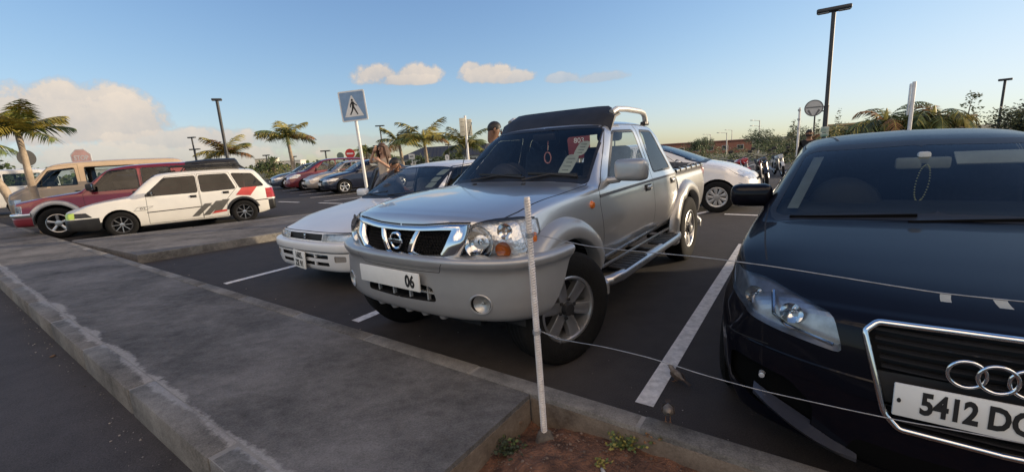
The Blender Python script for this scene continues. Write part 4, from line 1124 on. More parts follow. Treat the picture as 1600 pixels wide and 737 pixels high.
# ---- white sedan with its driver's door open
def build_white_sedan():
    P_ = paint('sedan_white', (.66, .665, .66), 0, .35, .5, .04)
    sp = dict(xf=.80, xr=-3.42, rf=.035, rr=.05, gh=.45, wroof=.56, drop=.05, mid=.5, tuck=.03, dx=.05, sub=3, cap=10,
        top=[(.80, .655), (.78, .675), (.6, .725), (.2, .80), (-.2, .86), (-.42, .888), (-.46, .90), (-.5, .92), (-1.08, 1.235), (-1.18, 1.275), (-1.4, 1.315), (-1.8, 1.335), (-2.2, 1.31), (-2.38, 1.26), (-2.88, .99), (-3.0, .96), (-3.38, .93), (-3.42, .86)],
        belt=[(.80, .63), (.5, .70), (0, .79), (-.5, .845), (-2, .87), (-3.42, .84)], bot=[(.80, .40), (.4, .26), (-2.6, .22), (-3.42, .32)],
        wmax=[(.80, .78), (.5, .82), (0, .835), (-2.6, .835), (-3.42, .78)], wbelt=[(.80, .73), (.5, .77), (0, .795), (-2.6, .785), (-3.42, .72)],
        warpf=dict(len=.6, a=.16, w=.8, p=3, nose=[(.4, .0), (.55, .0), (.62, .015), (.68, .04)]), warpr=dict(len=.4, a=.1, w=.8, p=3, tail=[(.3, .0), (.6, .0), (.9, .03)]))
    c = dict(sp=sp, paint=P_, L=2.46, r=.295, rr=.185, wd=.19, ra=.335, wy=.74, wheel='steel', rim=M_hubcap, zc=.31,
        doors=[[(-.56, .27), (-.58, .84), (-1.15, 1.255), (-1.60, 1.28), (-1.62, .27)], [(-1.64, .27), (-1.64, 1.28), (-2.12, 1.265), (-2.42, .92), (-2.2, .66), (-2.14, .27)]],
        windows=[[(-.66, .885), (-1.17, 1.225), (-1.56, 1.245), (-1.58, .885)], [(-1.68, .885), (-1.67, 1.245), (-2.08, 1.225), (-2.33, .90)]],
        ws=([(-.01, .925), (.60, .915), (.66, .92), (.54, 1.215), (.49, 1.245), (-.01, 1.255)], (-1.2, -.38, .86)), bw=([(-.01, 1.02), (.55, 1.0), (.47, 1.24), (-.01, 1.26)], -2.3), wsglass=M_glass, glass=M_glass,
        lights=[('x', [(.335, .575), (.335, .655), (.60, .66), (.82, .655), (.82, .585), (.6, .578)], 'clear', 1, lambda q: q.x > .25)],
        grilles=[[(-.01, .582), (.325, .582), (.325, .650), (-.01, .652)]], seams=[([(-.01, .672), (.5, .668), (.72, .66)], 'x', .006, lambda q: q.x > .4), ([(.70, .70), (.2, .735), (-.46, .73)], 'z', .007, lambda q: q.z > .6)],
        mirror=(-.70, .80, .945, (.10, .19, .11)), handles=[(-1.5, .78), (-2.1, .80)], dash=(-.50, .93, 1.40), seats=[(-1.25, .50), (-2.05, .50)], seatmat=M_seatl, floorbox=(-.5, -2.6, .36))
    root, sh = build_car('sedan_car', 'older white sedan with a two-line plate and open door left of the silver pickup', 'car', (-1.887, 5.453, 0), -2.19, c)
    # swing the driver's door (far side) open about its hinge, with its window
    piv = Matrix.Translation(Vector((-.58, -.80, 0))) @ Matrix.Rotation(R(24), 4, 'Z') @ Matrix.Translation(Vector((.58, .80, 0)))
    drs = [o for o in root.children if o.name.startswith('door') and not o.name.startswith('door_h')]
    op = drs[1]; op.name = 'open_door'; op['label'] = 'open driver door'; op.matrix_local = piv @ op.matrix_local
    for o in list(root.children):
        if o.name.startswith(('window_gasket', 'side_window', 'wing_mirror')) and o.type == 'MESH':
            ys = [v.co.y for v in o.data.vertices]; xs = [v.co.x for v in o.data.vertices]
            if max(ys) < 0 and max(xs) < -.5 and (min(xs) > -1.64) and not o.name.startswith('wing'): o.matrix_local = piv @ o.matrix_local
    b = bmesh.new(); add_tube(b, [piv @ Vector(p) for p in [(-.66, -.74, .87), (-1.15, -.60, 1.245), (-1.59, -.575, 1.265), (-1.61, -.76, .87)]], .02, 6); fin(b); link('door_frame', b, M_gasket, op)
    # bumper
    plan = [(.845, 0), (.84, .25), (.815, .5), (.76, .68), (.66, .79), (.50, .835), (.36, .84)]
    prof = [(-.10, .572), (-.01, .568), (.012, .555), (.018, .52), (.012, .475), (.0, .465), (.0, .40), (-.005, .34), (-.02, .275), (-.05, .245), (-.15, .24)]
    bs = Sheet(bumper_surface(plan, prof, 40, 3), root)
    for z0, z1 in ((.395, .44), (.315, .355)): knife(bs.bm, round_poly([(-.01, z0), (.46, z0), (.46, z1), (-.01, z1)], .01, 2), 'x', 3)
    knife(bs.bm, round_poly([(.55, .36), (.69, .37), (.69, .43), (.55, .43)], .015, 2), 'x', 4)
    seam(bs.bm, [(-.01, .462), (.82, .462)], 'x', .008)
    bs.normals(); bp = bs.take({0, SEAM}, 'front_bumper', [P_, M_seam], dark={SEAM}); bs.pocket(3, 'air_slot', M_dark, .05, parent=bp); [bs.pocket(4, 'bumper_lamp', mat('dull_lens', (.35, .33, .30), .2, .3, .5), .01, (-1, 0, 0), q, bp) for q in (1, -1)]
    b = bmesh.new()
    for y in (-.22, .0, .22): add_box(b, (bs.x(abs(y), .38) - .02, y, .375), (.02, .03, .14))
    fin(b); link('slot_bars', b, P_, bp)
    plate(root, (.868, -.03, .365), (.06, 1, -.05), (-.02, .05, 1), .26, .20, [('1605.', 0, .047, .092), ('ZE 91', 0, -.047, .092)], .09, .78)
    b = bmesh.new(); add_box(b, (sh.x(0, .617) - .004, 0, .617), (.02, .034, .046), None, .006); fin(b); link('badge', b, M_chrome, root)
    b = bmesh.new(); add_box(b, (sh.x(.15, .617) - .03, 0, .617), (.012, .64, .065)); fin(b); link('grille_panel', b, M_black, root)
    for yc, zc, h_ in ((.47, 1.19, .07), (.485, 1.105, .055), (.50, 1.04, .06)):
        b = bmesh.new(); add_prism(b, [(sh.x(y, z) - .012, y, z) for y, z in rrect(yc, zc, .12, h_, .015)], (-.001, 0, 0)); fin(b); link('windscreen_disc', b, mat('disc_paper', (.42, .48, .44), .7, var=.06), root)
    b = bmesh.new(); add_tube(b, [(sh.x(abs(y), .935) + .015, y, .93 + .012 * k) for k, y in enumerate(np.linspace(-.1, .5, 5))], .009, 6); add_tube(b, [(sh.x(abs(y), .935) + .015, y, .93 + .012 * k) for k, y in enumerate(np.linspace(-.62, -.1, 5))], .009, 6); fin(b); link('wiper', b, M_black, root)
    b = bmesh.new(); add_box(b, (-1.62, .36, .98), (.10, .34, .52), rotm(0, R(-14), 0), .05); fin(b, 60); link('seat_cover', b, mat('cream_cover', (.55, .50, .40), .8), root)
build_white_sedan()
# ---- white hatchback crossing behind the pickup
def hatch_spec(P_, **kw):
    sp = dict(xf=.70, xr=-3.15, rf=.09, rr=.08, gh=.50, wroof=.56, drop=.06, mid=.55, tuck=.04, dx=.06, sub=3, cap=9,
        top=[(.70, .60), (.66, .71), (.54, .79), (.25, .89), (0, .95), (-.2, .99), (-.30, 1.01), (-.36, 1.03), (-.7, 1.165), (-1.1, 1.31), (-1.35, 1.375), (-1.7, 1.41), (-2.2, 1.40), (-2.75, 1.33), (-2.95, 1.2), (-3.08, 1.0), (-3.15, .9)],
        belt=[(.70, .56), (.5, .70), (.2, .79), (-.3, .87), (-1.4, .90), (-2.6, .95), (-3.15, .84)], bot=[(.80, .24), (.4, .21), (-2.5, .22), (-3.15, .32)],
        wmax=[(.70, .76), (.4, .83), (0, .845), (-2.5, .845), (-3.15, .74)], wbelt=[(.70, .64), (.4, .75), (0, .79), (-2.5, .77), (-3.15, .64)],
        warpf=dict(len=.7, a=.30, w=.8, p=2.4, nose=[(.2, .05), (.35, .0), (.55, .02), (.75, .10)]), warpr=dict(len=.4, a=.12, w=.8, p=3, tail=[(.3, .0), (.6, .0), (.9, .05)]))
    c = dict(sp=sp, paint=P_, L=2.45, r=.31, rr=.195, wd=.19, ra=.345, wy=.755, wheel='cover9', rim=M_hubcap, zc=.32,
        doors=[[(-.60, .27), (-.58, .85), (-1.2, 1.28), (-1.65, 1.33), (-1.67, .27)], [(-1.69, .27), (-1.69, 1.33), (-2.3, 1.31), (-2.5, .95), (-2.2, .68), (-2.12, .27)]],
        windows=[[(-.86, .91), (-1.26, 1.25), (-1.61, 1.30), (-1.63, .92)], [(-1.73, .925), (-1.72, 1.30), (-2.25, 1.285), (-2.45, .96)], [(-.50, .895), (-.80, 1.06), (-.80, .905)]],
        ws=([(-.01, 1.03), (.6, 1.0), (.66, 1.01), (.55, 1.31), (-.01, 1.345)], (-1.35, -.22, .93)), bw=([(-.01, .98), (.55, .97), (.46, 1.27), (-.01, 1.31)], -2.75), glass=M_glass,
        lights=[('y', [(.72, .62), (.54, .63), (.27, .76), (.33, .81), (.54, .755), (.72, .69)], 'clear', 1, lambda q: q.y > .30)],
        grilles=[[(-.01, .30), (.40, .30), (.36, .44), (-.01, .46)], [(-.01, .60), (.30, .60), (.30, .645), (-.01, .65)]], seams=[([(.55, .56), (.2, .66), (-.2, .70)], 'z', .007, lambda q: q.z > .7), ([(.55, .52), (.36, .58)], 'y', .006, lambda q: q.y > .3)],
        mirror=(-.72, .80, .98, (.10, .18, .13)), handles=[(-1.55, .82), (-2.2, .84)], dash=(-.55, .99, 1.42), seats=[(-1.3, .58), (-2.1, .58)], floorbox=(-.5, -2.7, .40))
    c.update(kw); return c
build_car('hatchback_car', 'white hatchback with silver wheel covers crossing behind the cargo bed of the silver pickup', 'car', (4.50, 9.05, -.02), -.585, hatch_spec(paint('hatch_white', (.74, .72, .68), 0, .35, .7, .04), flatlights=True))
# ---- red pickup with a black canopy
def build_red():
    P_ = paint('wine_red', (.20, .011, .022), .2, .35, .9, .06)
    sp = dict(xf=.80, xr=-3.95, rf=.05, rr=.04, gh=.62, wroof=.58, drop=.05, mid=.5, tuck=.04, dx=.07, sub=3, cap=9,
        top=[(.80, .90), (.76, .925), (.5, .97), (.1, 1.03), (-.3, 1.07), (-.40, 1.08), (-.44, 1.095), (-.50, 1.13), (-.95, 1.53), (-1.03, 1.585), (-1.2, 1.635), (-1.6, 1.675), (-2.2, 1.685), (-2.58, 1.68), (-3.2, 1.72), (-3.8, 1.71), (-3.9, 1.5), (-3.95, 1.0)],
        belt=[(.80, .86), (.5, .91), (0, .98), (-.4, 1.02), (-3.95, 1.04)], bot=[(.80, .42), (.4, .40), (-3.95, .46)],
        wmax=[(.80, .79), (.4, .83), (-3.95, .84)], wbelt=[(.80, .74), (.4, .77), (-.4, .79), (-3.95, .79)],
        warpf=dict(len=.6, a=.12, w=.8, p=3, nose=[(.4, .02), (.6, .0), (.9, .03)]))
    sv = mat('silver_cladding', (.42, .41, .40), .4, .35)
    c = dict(sp=sp, paint=P_, L=2.95, r=.37, rr=.22, wd=.24, ra=.43, wy=.755, wheel='five', rim=M_alloy, zc=.39, floor=.42,
        doors=[[(-.55, .45), (-.53, 1.0), (-1.02, 1.58), (-1.62, 1.60), (-1.66, .45)], [(-1.68, .45), (-1.68, 1.60), (-2.35, 1.60), (-2.5, 1.04), (-2.40, .45)]],
        windows=[[(-.66, 1.06), (-1.06, 1.53), (-1.60, 1.56), (-1.62, 1.06)], [(-1.72, 1.06), (-1.71, 1.56), (-2.30, 1.56), (-2.36, 1.06)], [(-2.80, 1.10), (-2.78, 1.60), (-3.7, 1.60), (-3.75, 1.10)]],
        ws=([(-.01, 1.12), (.62, 1.11), (.54, 1.52), (-.01, 1.56)], (-1.1, -.38, 1.04)), glass=M_glass_dark, wsglass=M_glass,
        regions=[('y', [(-2.62, 1.04), (-2.62, 1.9), (-4.2, 1.9), (-4.2, 1.04)], M_black, 'canopy', dict(nmin=-2, ok=lambda q: q.x < -2.62 and q.z > 1.04))],
        lights=[('x', [(.42, .66), (.42, .845), (.80, .835), (.80, .665)], 'clear', 1, lambda q: q.x > .55)], grilles=[[(-.01, .68), (.38, .68), (.38, .85), (-.01, .86)]],
        seams=[([(.75, .68), (-.40, .71)], 'z', .008, lambda q: q.z > .8)], mirror=(-.72, .82, 1.17, (.13, .20, .18)), mirror_mat=M_black, handles=[(-1.54, .97), (-2.3, .97)], handle_mat=M_black, dash=(-.50, 1.10, 1.4), seats=[(-1.35, .75), (-2.1, .75)], floorbox=(-.4, -2.6, .55))
    root, sh = build_car('pickup_truck', 'wine-red pickup with silver wheel arches and a black canopy, parked behind the white station wagon', 'pickup truck', (-11.331, 11.107, 0), -2.603, c)
    flare(sh, root, 0, .39, .425, .53, .05, sv, 0, 185); flare(sh, root, -2.95, .39, .425, .53, .05, sv, 0, 185)
    plan = [(.86, 0), (.85, .3), (.82, .6), (.74, .78), (.58, .86), (.42, .87)]
    for nm, prof, m in (('chrome_bumper', [(-.06, .665), (.0, .665), (.03, .64), (.03, .59), (0, .565), (-.06, .56)], M_chrome), ('lower_bumper', [(-.03, .575), (.0, .56), (.0, .44), (-.03, .36), (-.10, .34)], P_)):
        bs = Sheet(bumper_surface(plan, prof, 30, 3), root); bs.normals(); bs.take({0}, nm, m)
    b = bmesh.new(); add_tube(b, [(.84, .36, .40), (.90, .28, .37), (.92, 0, .36), (.90, -.28, .37), (.84, -.36, .40)], .024, 8); fin(b); link('nudge_bar', b, M_chrome, root)
    b = bmesh.new(); add_box(b, (sh.x(0, .77) - .01, 0, .77), (.02, .7, .02)); add_box(b, (sh.x(0, .77) - .005, 0, .77), (.02, .10, .10), None, .02); fin(b); link('grille_bar', b, M_chrome, root)
build_red()
# ---- vans
def van_spec(P_, P2, **kw):
    sp = dict(xf=1.02, xr=-3.70, rf=.06, rr=.06, gh=.70, wroof=.70, drop=.06, mid=.5, tuck=.03, dx=.08, sub=3, cap=9,
        top=[(1.02, .98), (.98, 1.04), (.85, 1.12), (.62, 1.20), (.52, 1.235), (.48, 1.26), (.42, 1.31), (-.02, 1.76), (-.10, 1.83), (-.25, 1.895), (-.6, 1.94), (-1.6, 1.965), (-3.2, 1.94), (-3.5, 1.88), (-3.62, 1.7), (-3.70, 1.1)],
        belt=[(1.02, .92), (.6, 1.06), (.2, 1.13), (-.5, 1.17), (-3.70, 1.17)], bot=[(1.02, .34), (.4, .30), (-3.70, .34)],
        wmax=[(1.02, .76), (.5, .83), (0, .845), (-3.70, .83)], wbelt=[(1.02, .70), (.5, .80), (0, .82), (-3.70, .81)],
        warpf=dict(len=.6, a=.16, w=.8, p=3, nose=[(.3, .03), (.5, .0), (.8, .0), (1.0, .05)]))
    c = dict(sp=sp, paint=P_, L=2.55, r=.32, rr=.19, wd=.19, ra=.36, wy=.75, wheel='steel', rim=M_hubcap, zc=.33, floor=.36,
        doors=[[(.33, .36), (.40, 1.10), (-.12, 1.80), (-.82, 1.84), (-.84, .36)]],
        windows=[[(.24, 1.20), (-.12, 1.68), (-.72, 1.74), (-.74, 1.20)], [(-.98, 1.24), (-.98, 1.74), (-2.25, 1.74), (-2.25, 1.24)], [(-2.33, 1.24), (-2.33, 1.74), (-3.45, 1.72), (-3.48, 1.24)]],
        ws=([(-.01, 1.30), (.68, 1.27), (.62, 1.76), (-.01, 1.80)], (-.2, .6, 1.15)), bw=([(-.01, 1.2), (.6, 1.2), (.56, 1.75), (-.01, 1.75)], -3.4), glass=M_glass, wsglass=M_glass,
        lights=[('x', [(.46, .70), (.46, .86), (.80, .85), (.80, .71)], 'clear', 1, lambda q: q.x > .6)], grilles=[[(-.01, .70), (.40, .70), (.40, .84), (-.01, .85)]],
        mirror=(.30, .83, 1.30, (.10, .18, .22)), mirror_mat=M_black, handles=[(-.72, .98)], handle_mat=M_black, dash=(.40, 1.20, 1.4), seats=[(-.35, .85), (-1.4, .8), (-2.3, .8)], floorbox=(.3, -3.5, .5))
    if P2: c['regions'] = [('y', [(1.5, 0), (1.5, 1.2), (-.1, 1.2), (-.3, 1.32), (-4, 1.32), (-4, 0)], P2, 'lower_body', dict(nmin=-2, ok=lambda q: q.z < 1.32 and not (q.x > -.1 and q.z > 1.2)))]
    c.update(kw); return c
build_car('passenger_van', 'beige and grey-brown passenger van parked beyond the wine-red pickup', 'van', (-15.17, 14.605, 0), -2.552, van_spec(paint('van_beige', (.50, .37, .24), 0, .4, .4, .06), paint('van_taupe', (.20, .165, .135), .1, .4, .4, .08)))
build_car('passenger_van', 'plain white van half hidden behind the beige van and the nearest palm', 'van', (-24.0, 18.2, 0), -2.55, van_spec(paint('van_white', (.68, .66, .62), 0, .4, .4, .05), None))
# ---- far row
def far_sedan(P_, **kw):
    sp = dict(xf=.85, xr=-3.65, rf=.07, rr=.06, gh=.50, wroof=.56, drop=.06, mid=.55, tuck=.04, dx=.10, sub=2, cap=7,
        top=[(.85, .62), (.80, .70), (.5, .82), (0, .92), (-.35, .965), (-.42, .985), (-.5, 1.03), (-1.0, 1.33), (-1.2, 1.40), (-1.7, 1.455), (-2.2, 1.42), (-2.5, 1.32), (-3.0, 1.06), (-3.1, 1.03), (-3.5, 1.02), (-3.65, .92)],
        belt=[(.85, .58), (.5, .74), (0, .83), (-.5, .90), (-2.5, .96), (-3.65, .90)], bot=[(.85, .22), (0, .2), (-3.65, .28)],
        wmax=[(.85, .76), (.4, .83), (-2.6, .84), (-3.65, .76)], wbelt=[(.85, .66), (.4, .76), (-.4, .79), (-2.6, .77), (-3.65, .68)],
        warpf=dict(len=.7, a=.26, w=.8, p=2.5, nose=[(.2, .05), (.4, .0), (.55, .02), (.75, .08)]))
    c = dict(sp=sp, paint=P_, L=2.62, r=.31, rr=.20, wd=.2, ra=.345, wy=.755, wheel='five', rim=M_alloy, zc=.32, far=True,
        doors=[[(-.55, .27), (-.52, .88), (-1.15, 1.36), (-1.68, 1.39), (-1.7, .27)], [(-1.72, .27), (-1.72, 1.39), (-2.25, 1.35), (-2.6, .95), (-2.2, .27)]],
        windows=[[(-.70, .94), (-1.15, 1.31), (-1.62, 1.35), (-1.64, .95)], [(-1.74, .95), (-1.72, 1.35), (-2.2, 1.31), (-2.55, .98)]],
        ws=([(-.01, 1.0), (.62, .98), (.52, 1.32), (-.01, 1.36)], (-1.2, -.36, .93)), bw=([(-.01, 1.08), (.55, 1.08), (.46, 1.36), (-.01, 1.38)], -2.3), glass=M_glass,
        lights=[('x', [(.36, .57), (.40, .66), (.70, .72), (.80, .70), (.80, .60)], 'clear', 1, lambda q: q.x > .2)], grilles=[[(-.01, .54), (.32, .54), (.34, .63), (-.01, .64)], [(-.01, .28), (.45, .28), (.42, .40), (-.01, .40)]],
        mirror=(-.65, .80, .99, (.10, .17, .12)), dash=(-.5, .98, 1.4), seats=[(-1.3, .55), (-2.1, .55)], floorbox=(-.5, -2.7, .36))
    c.update(kw); return c
def mpv_spec(P_, **kw):
    c = far_sedan(P_, **kw); sp = c['sp']
    sp['top'] = [(.90, .70), (.85, .80), (.6, .92), (.1, 1.03), (-.1, 1.07), (-.16, 1.09), (-.25, 1.14), (-.9, 1.50), (-1.1, 1.57), (-1.6, 1.63), (-2.6, 1.62), (-3.3, 1.56), (-3.5, 1.4), (-3.65, 1.0)]
    sp['belt'] = [(.90, .66), (.5, .84), (0, .94), (-.5, .99), (-3.65, 1.02)]; sp['xf'] = .90; sp['gh'] = .62
    c['windows'] = [[(-.65, 1.04), (-1.12, 1.48), (-1.65, 1.52), (-1.66, 1.04)], [(-1.74, 1.04), (-1.73, 1.52), (-2.45, 1.52), (-2.47, 1.04)], [(-2.55, 1.06), (-2.54, 1.51), (-3.2, 1.47), (-3.4, 1.10)]]
    c['doors'] = [[(-.55, .27), (-.52, .98), (-1.1, 1.53), (-1.68, 1.57), (-1.7, .27)], [(-1.72, .27), (-1.72, 1.57), (-2.48, 1.57), (-2.5, .9), (-2.2, .27)]]
    c['ws'] = ([(-.01, 1.12), (.64, 1.09), (.54, 1.47), (-.01, 1.53)], (-1.1, -.12, 1.0)); c.pop('bw', None)
    c['lights'] = [('x', [(.40, .64), (.42, .78), (.66, .90), (.80, .88), (.80, .70)], 'clear', 1, lambda q: q.x > .2)]
    c['grilles'] = [[(-.01, .62), (.34, .62), (.36, .74), (-.01, .75)]]; c['mirror'] = (-.62, .82, 1.10, (.10, .18, .15)); c['mirror_mat'] = M_black; c['seats'] = [(-1.3, .7), (-2.1, .7)]; c['dash'] = (-.4, 1.06, 1.4)
    return c
FAR = [('people_carrier', 'maroon people carrier with a raised bonnet in the far row', 'car', (-11.3, 23.9, 0), -2.54, 'mpv', 'maroon'),
       ('sedan_car', 'champagne sedan parked between the maroon people carrier and the navy car', 'car', (-9.46, 22.0, 0), -2.52, 'sedan', 'champagne'),
       ('sedan_car', 'navy blue sedan behind the crossing sign pole in the far row', 'car', (-7.75, 19.9, 0), -2.52, 'sedan', 'navy'),
       ('sedan_car', 'slate grey sedan mostly hidden behind the maroon people carrier', 'car', (-13.6, 26.6, 0), -2.54, 'sedan', 'slate'),
       ('sedan_car', 'blue car of which only the nose shows left of the beige van', 'car', (-17.0, 16.6, 0), -2.55, 'sedan', 'blue')]
FP = dict(maroon=paint('maroon_paint', (.16, .018, .025), .2, .35, .8, .06), champagne=paint('champagne_paint', (.42, .38, .33), .4, .35, .8, .05), navy=paint('navy_paint', (.012, .016, .035), .3, .3, .9, .08), slate=paint('slate_paint', (.06, .075, .11), .3, .35, .8, .06), blue=paint('blue_paint', (.02, .035, .12), .3, .35, .8, .06))
for nm, lb, ct, p, yaw, kind, pc in FAR:
    r_, s_ = build_car(nm, lb, ct, p, yaw, (mpv_spec if kind == 'mpv' else far_sedan)(FP[pc]))
    b = bmesh.new(); add_box(b, (s_.x(0, .47) + .006, 0, .47), (.012, .50, .11), None, .003); fin(b); link('licence_plate', b, M_plate, r_)
# ------------------------------------------------------------------ ground, kerbs, markings
P0, U_, N_ = Vector((-1.51, 1.78, 0)), Vector((-.813, .582, 0)), Vector((.582, .813, 0))
def tn(t, n, z=0.0): p = P0 + U_ * t + N_ * n; return Vector((p.x, p.y, z))
def gz(x, y):
    s = .8 * x + .6 * y - 8.5
    return -0.026 * min(s, 120) if s > 0 else 0.0
def asphalt(name, c0, c1, speck=.75, patch=.30, bump=.5):
    m, t, o = newmat(name); b = principled(t, None, .86, 0, 0, .35)
    ge = t.nodes.new('ShaderNodeNewGeometry')
    def nz_(sc, det=5, rough=.6):
        n = t.nodes.new('ShaderNodeTexNoise'); n.inputs['Scale'].default_value = sc; n.inputs['Detail'].default_value = det; n.inputs['Roughness'].default_value = rough
        t.links.new(ge.outputs['Position'], n.inputs['Vector']); return n.outputs['Fac']
    big, mid, fine = nz_(.7), nz_(5.0), nz_(150.0, 2)
    def mth(op, a, b_, c=None):
        n = t.nodes.new('ShaderNodeMath'); n.operation = op
        for i, v in enumerate((a, b_, c)):
            if v is None: continue
            if isinstance(v, float): n.inputs[i].default_value = v
            else: t.links.new(v, n.inputs[i])
        return n.outputs[0]
    v = mth('ADD', mth('MULTIPLY', big, patch), mth('MULTIPLY', mid, .3)); v = mth('MULTIPLY_ADD', fine, speck, v)
    r = t.nodes.new('ShaderNodeValToRGB'); s = (patch + .3 + speck) / 2
    r.color_ramp.elements[0].position, r.color_ramp.elements[1].position = max(0, s - .22), min(1, s + .25)
    r.color_ramp.elements[0].color, r.color_ramp.elements[1].color = (*c0, 1), (*c1, 1)
    t.links.new(v, r.inputs[0]); t.links.new(r.outputs[0], b.inputs['Base Color'])
    bp = t.nodes.new('ShaderNodeBump'); bp.inputs['Strength'].default_value = bump; bp.inputs['Distance'].default_value = .004
    t.links.new(mth('ADD', fine, mth('MULTIPLY', nz_(60.0, 3), .7)), bp.inputs['Height']); t.links.new(bp.outputs[0], b.inputs['Normal'])
    t.links.new(b.outputs[0], o.inputs[0]); return m
M_asph = asphalt('car_park_asphalt', (.022, .0195, .019), (.072, .065, .062))
M_road = asphalt('road_asphalt', (.026, .0235, .0235), (.094, .085, .084))
def concrete(name, dark, light, sc=1.6, stretch=(1, 1, 1), bumps=.25, contrast=.55, grain=.25, smear=None):
    m, t, o = newmat(name); b = principled(t, None, .85, 0, 0, .3)
    ge = t.nodes.new('ShaderNodeNewGeometry'); mp = t.nodes.new('ShaderNodeMapping'); mp.inputs['Scale'].default_value = stretch; mp.inputs['Rotation'].default_value = (0, 0, R(35.6))
    t.links.new(ge.outputs['Position'], mp.inputs['Vector'])
    def nz_(s, d=6, rg=.62, dist=0.0):
        n = t.nodes.new('ShaderNodeTexNoise'); n.inputs['Scale'].default_value = s; n.inputs['Detail'].default_value = d; n.inputs['Roughness'].default_value = rg; n.inputs['Distortion'].default_value = dist
        t.links.new(mp.outputs[0], n.inputs['Vector']); return n.outputs['Fac']
    def mm(op, *v, cl=False):
        n = t.nodes.new('ShaderNodeMath'); n.operation = op; n.use_clamp = cl
        for i, q in enumerate(v):
            if isinstance(q, (int, float)): n.inputs[i].default_value = q
            else: t.links.new(q, n.inputs[i])
        return n.outputs[0]
    a, b2, c, d2 = nz_(sc, 6, .6, .4), nz_(sc * 8, 6, .72), nz_(120, 4, .75), nz_(380, 2)
    wear = mm('ADD', mm('MULTIPLY', mm('SUBTRACT', a, .5), 1.9), mm('MULTIPLY', mm('SUBTRACT', b2, .5), 1.1))       # broad worn and dirty zones
    grit = mm('ADD', mm('MULTIPLY', mm('SUBTRACT', c, .5), 1.7), mm('MULTIPLY', mm('SUBTRACT', d2, .5), .9))        # exposed grit
    val = mm('ADD', mm('MULTIPLY', wear, contrast), mm('MULTIPLY', grit, mm('MULTIPLY_ADD', wear, .35, grain, cl=True)))
    val = mm('ADD', val, .42)
    r = t.nodes.new('ShaderNodeValToRGB'); r.color_ramp.elements[0].position, r.color_ramp.elements[1].position = .05, .95
    r.color_ramp.elements[0].color, r.color_ramp.elements[1].color = (*dark, 1), (*light, 1)
    class ad2: outputs = [val]
    t.links.new(ad2.outputs[0], r.inputs[0]); colr = r.outputs[0]
    if smear:                                            # pale cement dragged along the joint between kerb and slab, with a ragged edge
        dp = t.nodes.new('ShaderNodeVectorMath'); dp.operation = 'DOT_PRODUCT'; t.links.new(ge.outputs['Position'], dp.inputs[0]); dp.inputs[1].default_value = N_
        dn = mm('ABSOLUTE', mm('SUBTRACT', dp.outputs['Value'], P0.dot(N_) + .128))
        wv = mm('ADD', mm('MULTIPLY_ADD', mm('SUBTRACT', nz_(2.2, 4), .5), .19, .040), mm('MULTIPLY', mm('SUBTRACT', nz_(24, 5, .7), .5), .09))
        k = mm('MULTIPLY', mm('SUBTRACT', wv, dn), 45.0, cl=True)
        k = mm('MULTIPLY', k, mm('MULTIPLY_ADD', nz_(60, 4), 1.1, .1, cl=True), cl=True)
        mxc = t.nodes.new('ShaderNodeMix'); mxc.data_type = 'RGBA'; t.links.new(k, mxc.inputs['Factor']); t.links.new(colr, mxc.inputs['A']); mxc.inputs['B'].default_value = (*smear, 1); colr = mxc.outputs['Result']
    t.links.new(colr, b.inputs['Base Color'])
    bp = t.nodes.new('ShaderNodeBump'); bp.inputs['Strength'].default_value = bumps; bp.inputs['Distance'].default_value = .006
    t.links.new(ad2.outputs[0], bp.inputs['Height']); t.links.new(bp.outputs[0], b.inputs['Normal'])
    t.links.new(b.outputs[0], o.inputs[0]); return m
M_slab = concrete('pavement_slab', (.034, .032, .0305), (.270, .255, .241), 1.2, (1.0, 1.4, 1), .5, .62, .55, (.40, .385, .36))
M_kerb = concrete('kerb_concrete', (.045, .042, .038), (.33, .31, .28), 2.4, contrast=.6, grain=.5, smear=(.40, .38, .355))
M_kerbw = concrete('kerb_face', (.05, .035, .024), (.33, .27, .21), 4.0)
M_mortar = concrete('mortar', (.19, .18, .165), (.36, .34, .31), 5.0)
M_line = mat('road_marking', (.66, .64, .61), .75, var=.22, scale=18, bump=.3, bscale=90, detail=8)
M_ground = mat('dry_grass_ground', (.09, .085, .04), .95, var=.4, scale=.6, bump=.3, bscale=8, detail=8)
def grid_sheet(name, ts, ns, f, m, kind='structure'):
    b = bmesh.new(); vv = [[b.verts.new(f(t, n)) for n in ns] for t in ts]
    for A, B in zip(vv[:-1], vv[1:]):
        for k in range(len(A) - 1): b.faces.new((A[k], A[k+1], B[k+1], B[k]))
    b.normal_update()
    if sum(q.normal.z for q in b.faces) < 0: bmesh.ops.reverse_faces(b, faces=b.faces)
    for q in b.faces: q.smooth = True
    o = link(name, b, m); o['kind'] = kind; return o
far = [-900, -400, -200, -120, -80, -50, -30, -15, -5, 5, 15, 30, 50, 80, 120, 160, 200, 300, 500, 900]
grid_sheet('ground', far, far, lambda x, y: (x, y, gz(x, y) - .09), M_ground)
ts = [-70, -55, -42, -30, -22, -16, -11, -7, -4, -2, 0, 3, 6, 10, 15, 20, 26, 34, 45]
def cp(t, n):
    v = tn(t, n); v.z = gz(v.x, v.y); return v
grid_sheet('car_park', ts, [1.25, 2.5, 4, 6, 8, 10, 12, 15, 18, 22, 26, 31, 36, 42, 50], cp, M_asph)
grid_sheet('road', [-30, -10, 0, 10, 25, 60], [-9, -5, -2, .004], lambda t, n: tn(t, n, -.025), M_road)
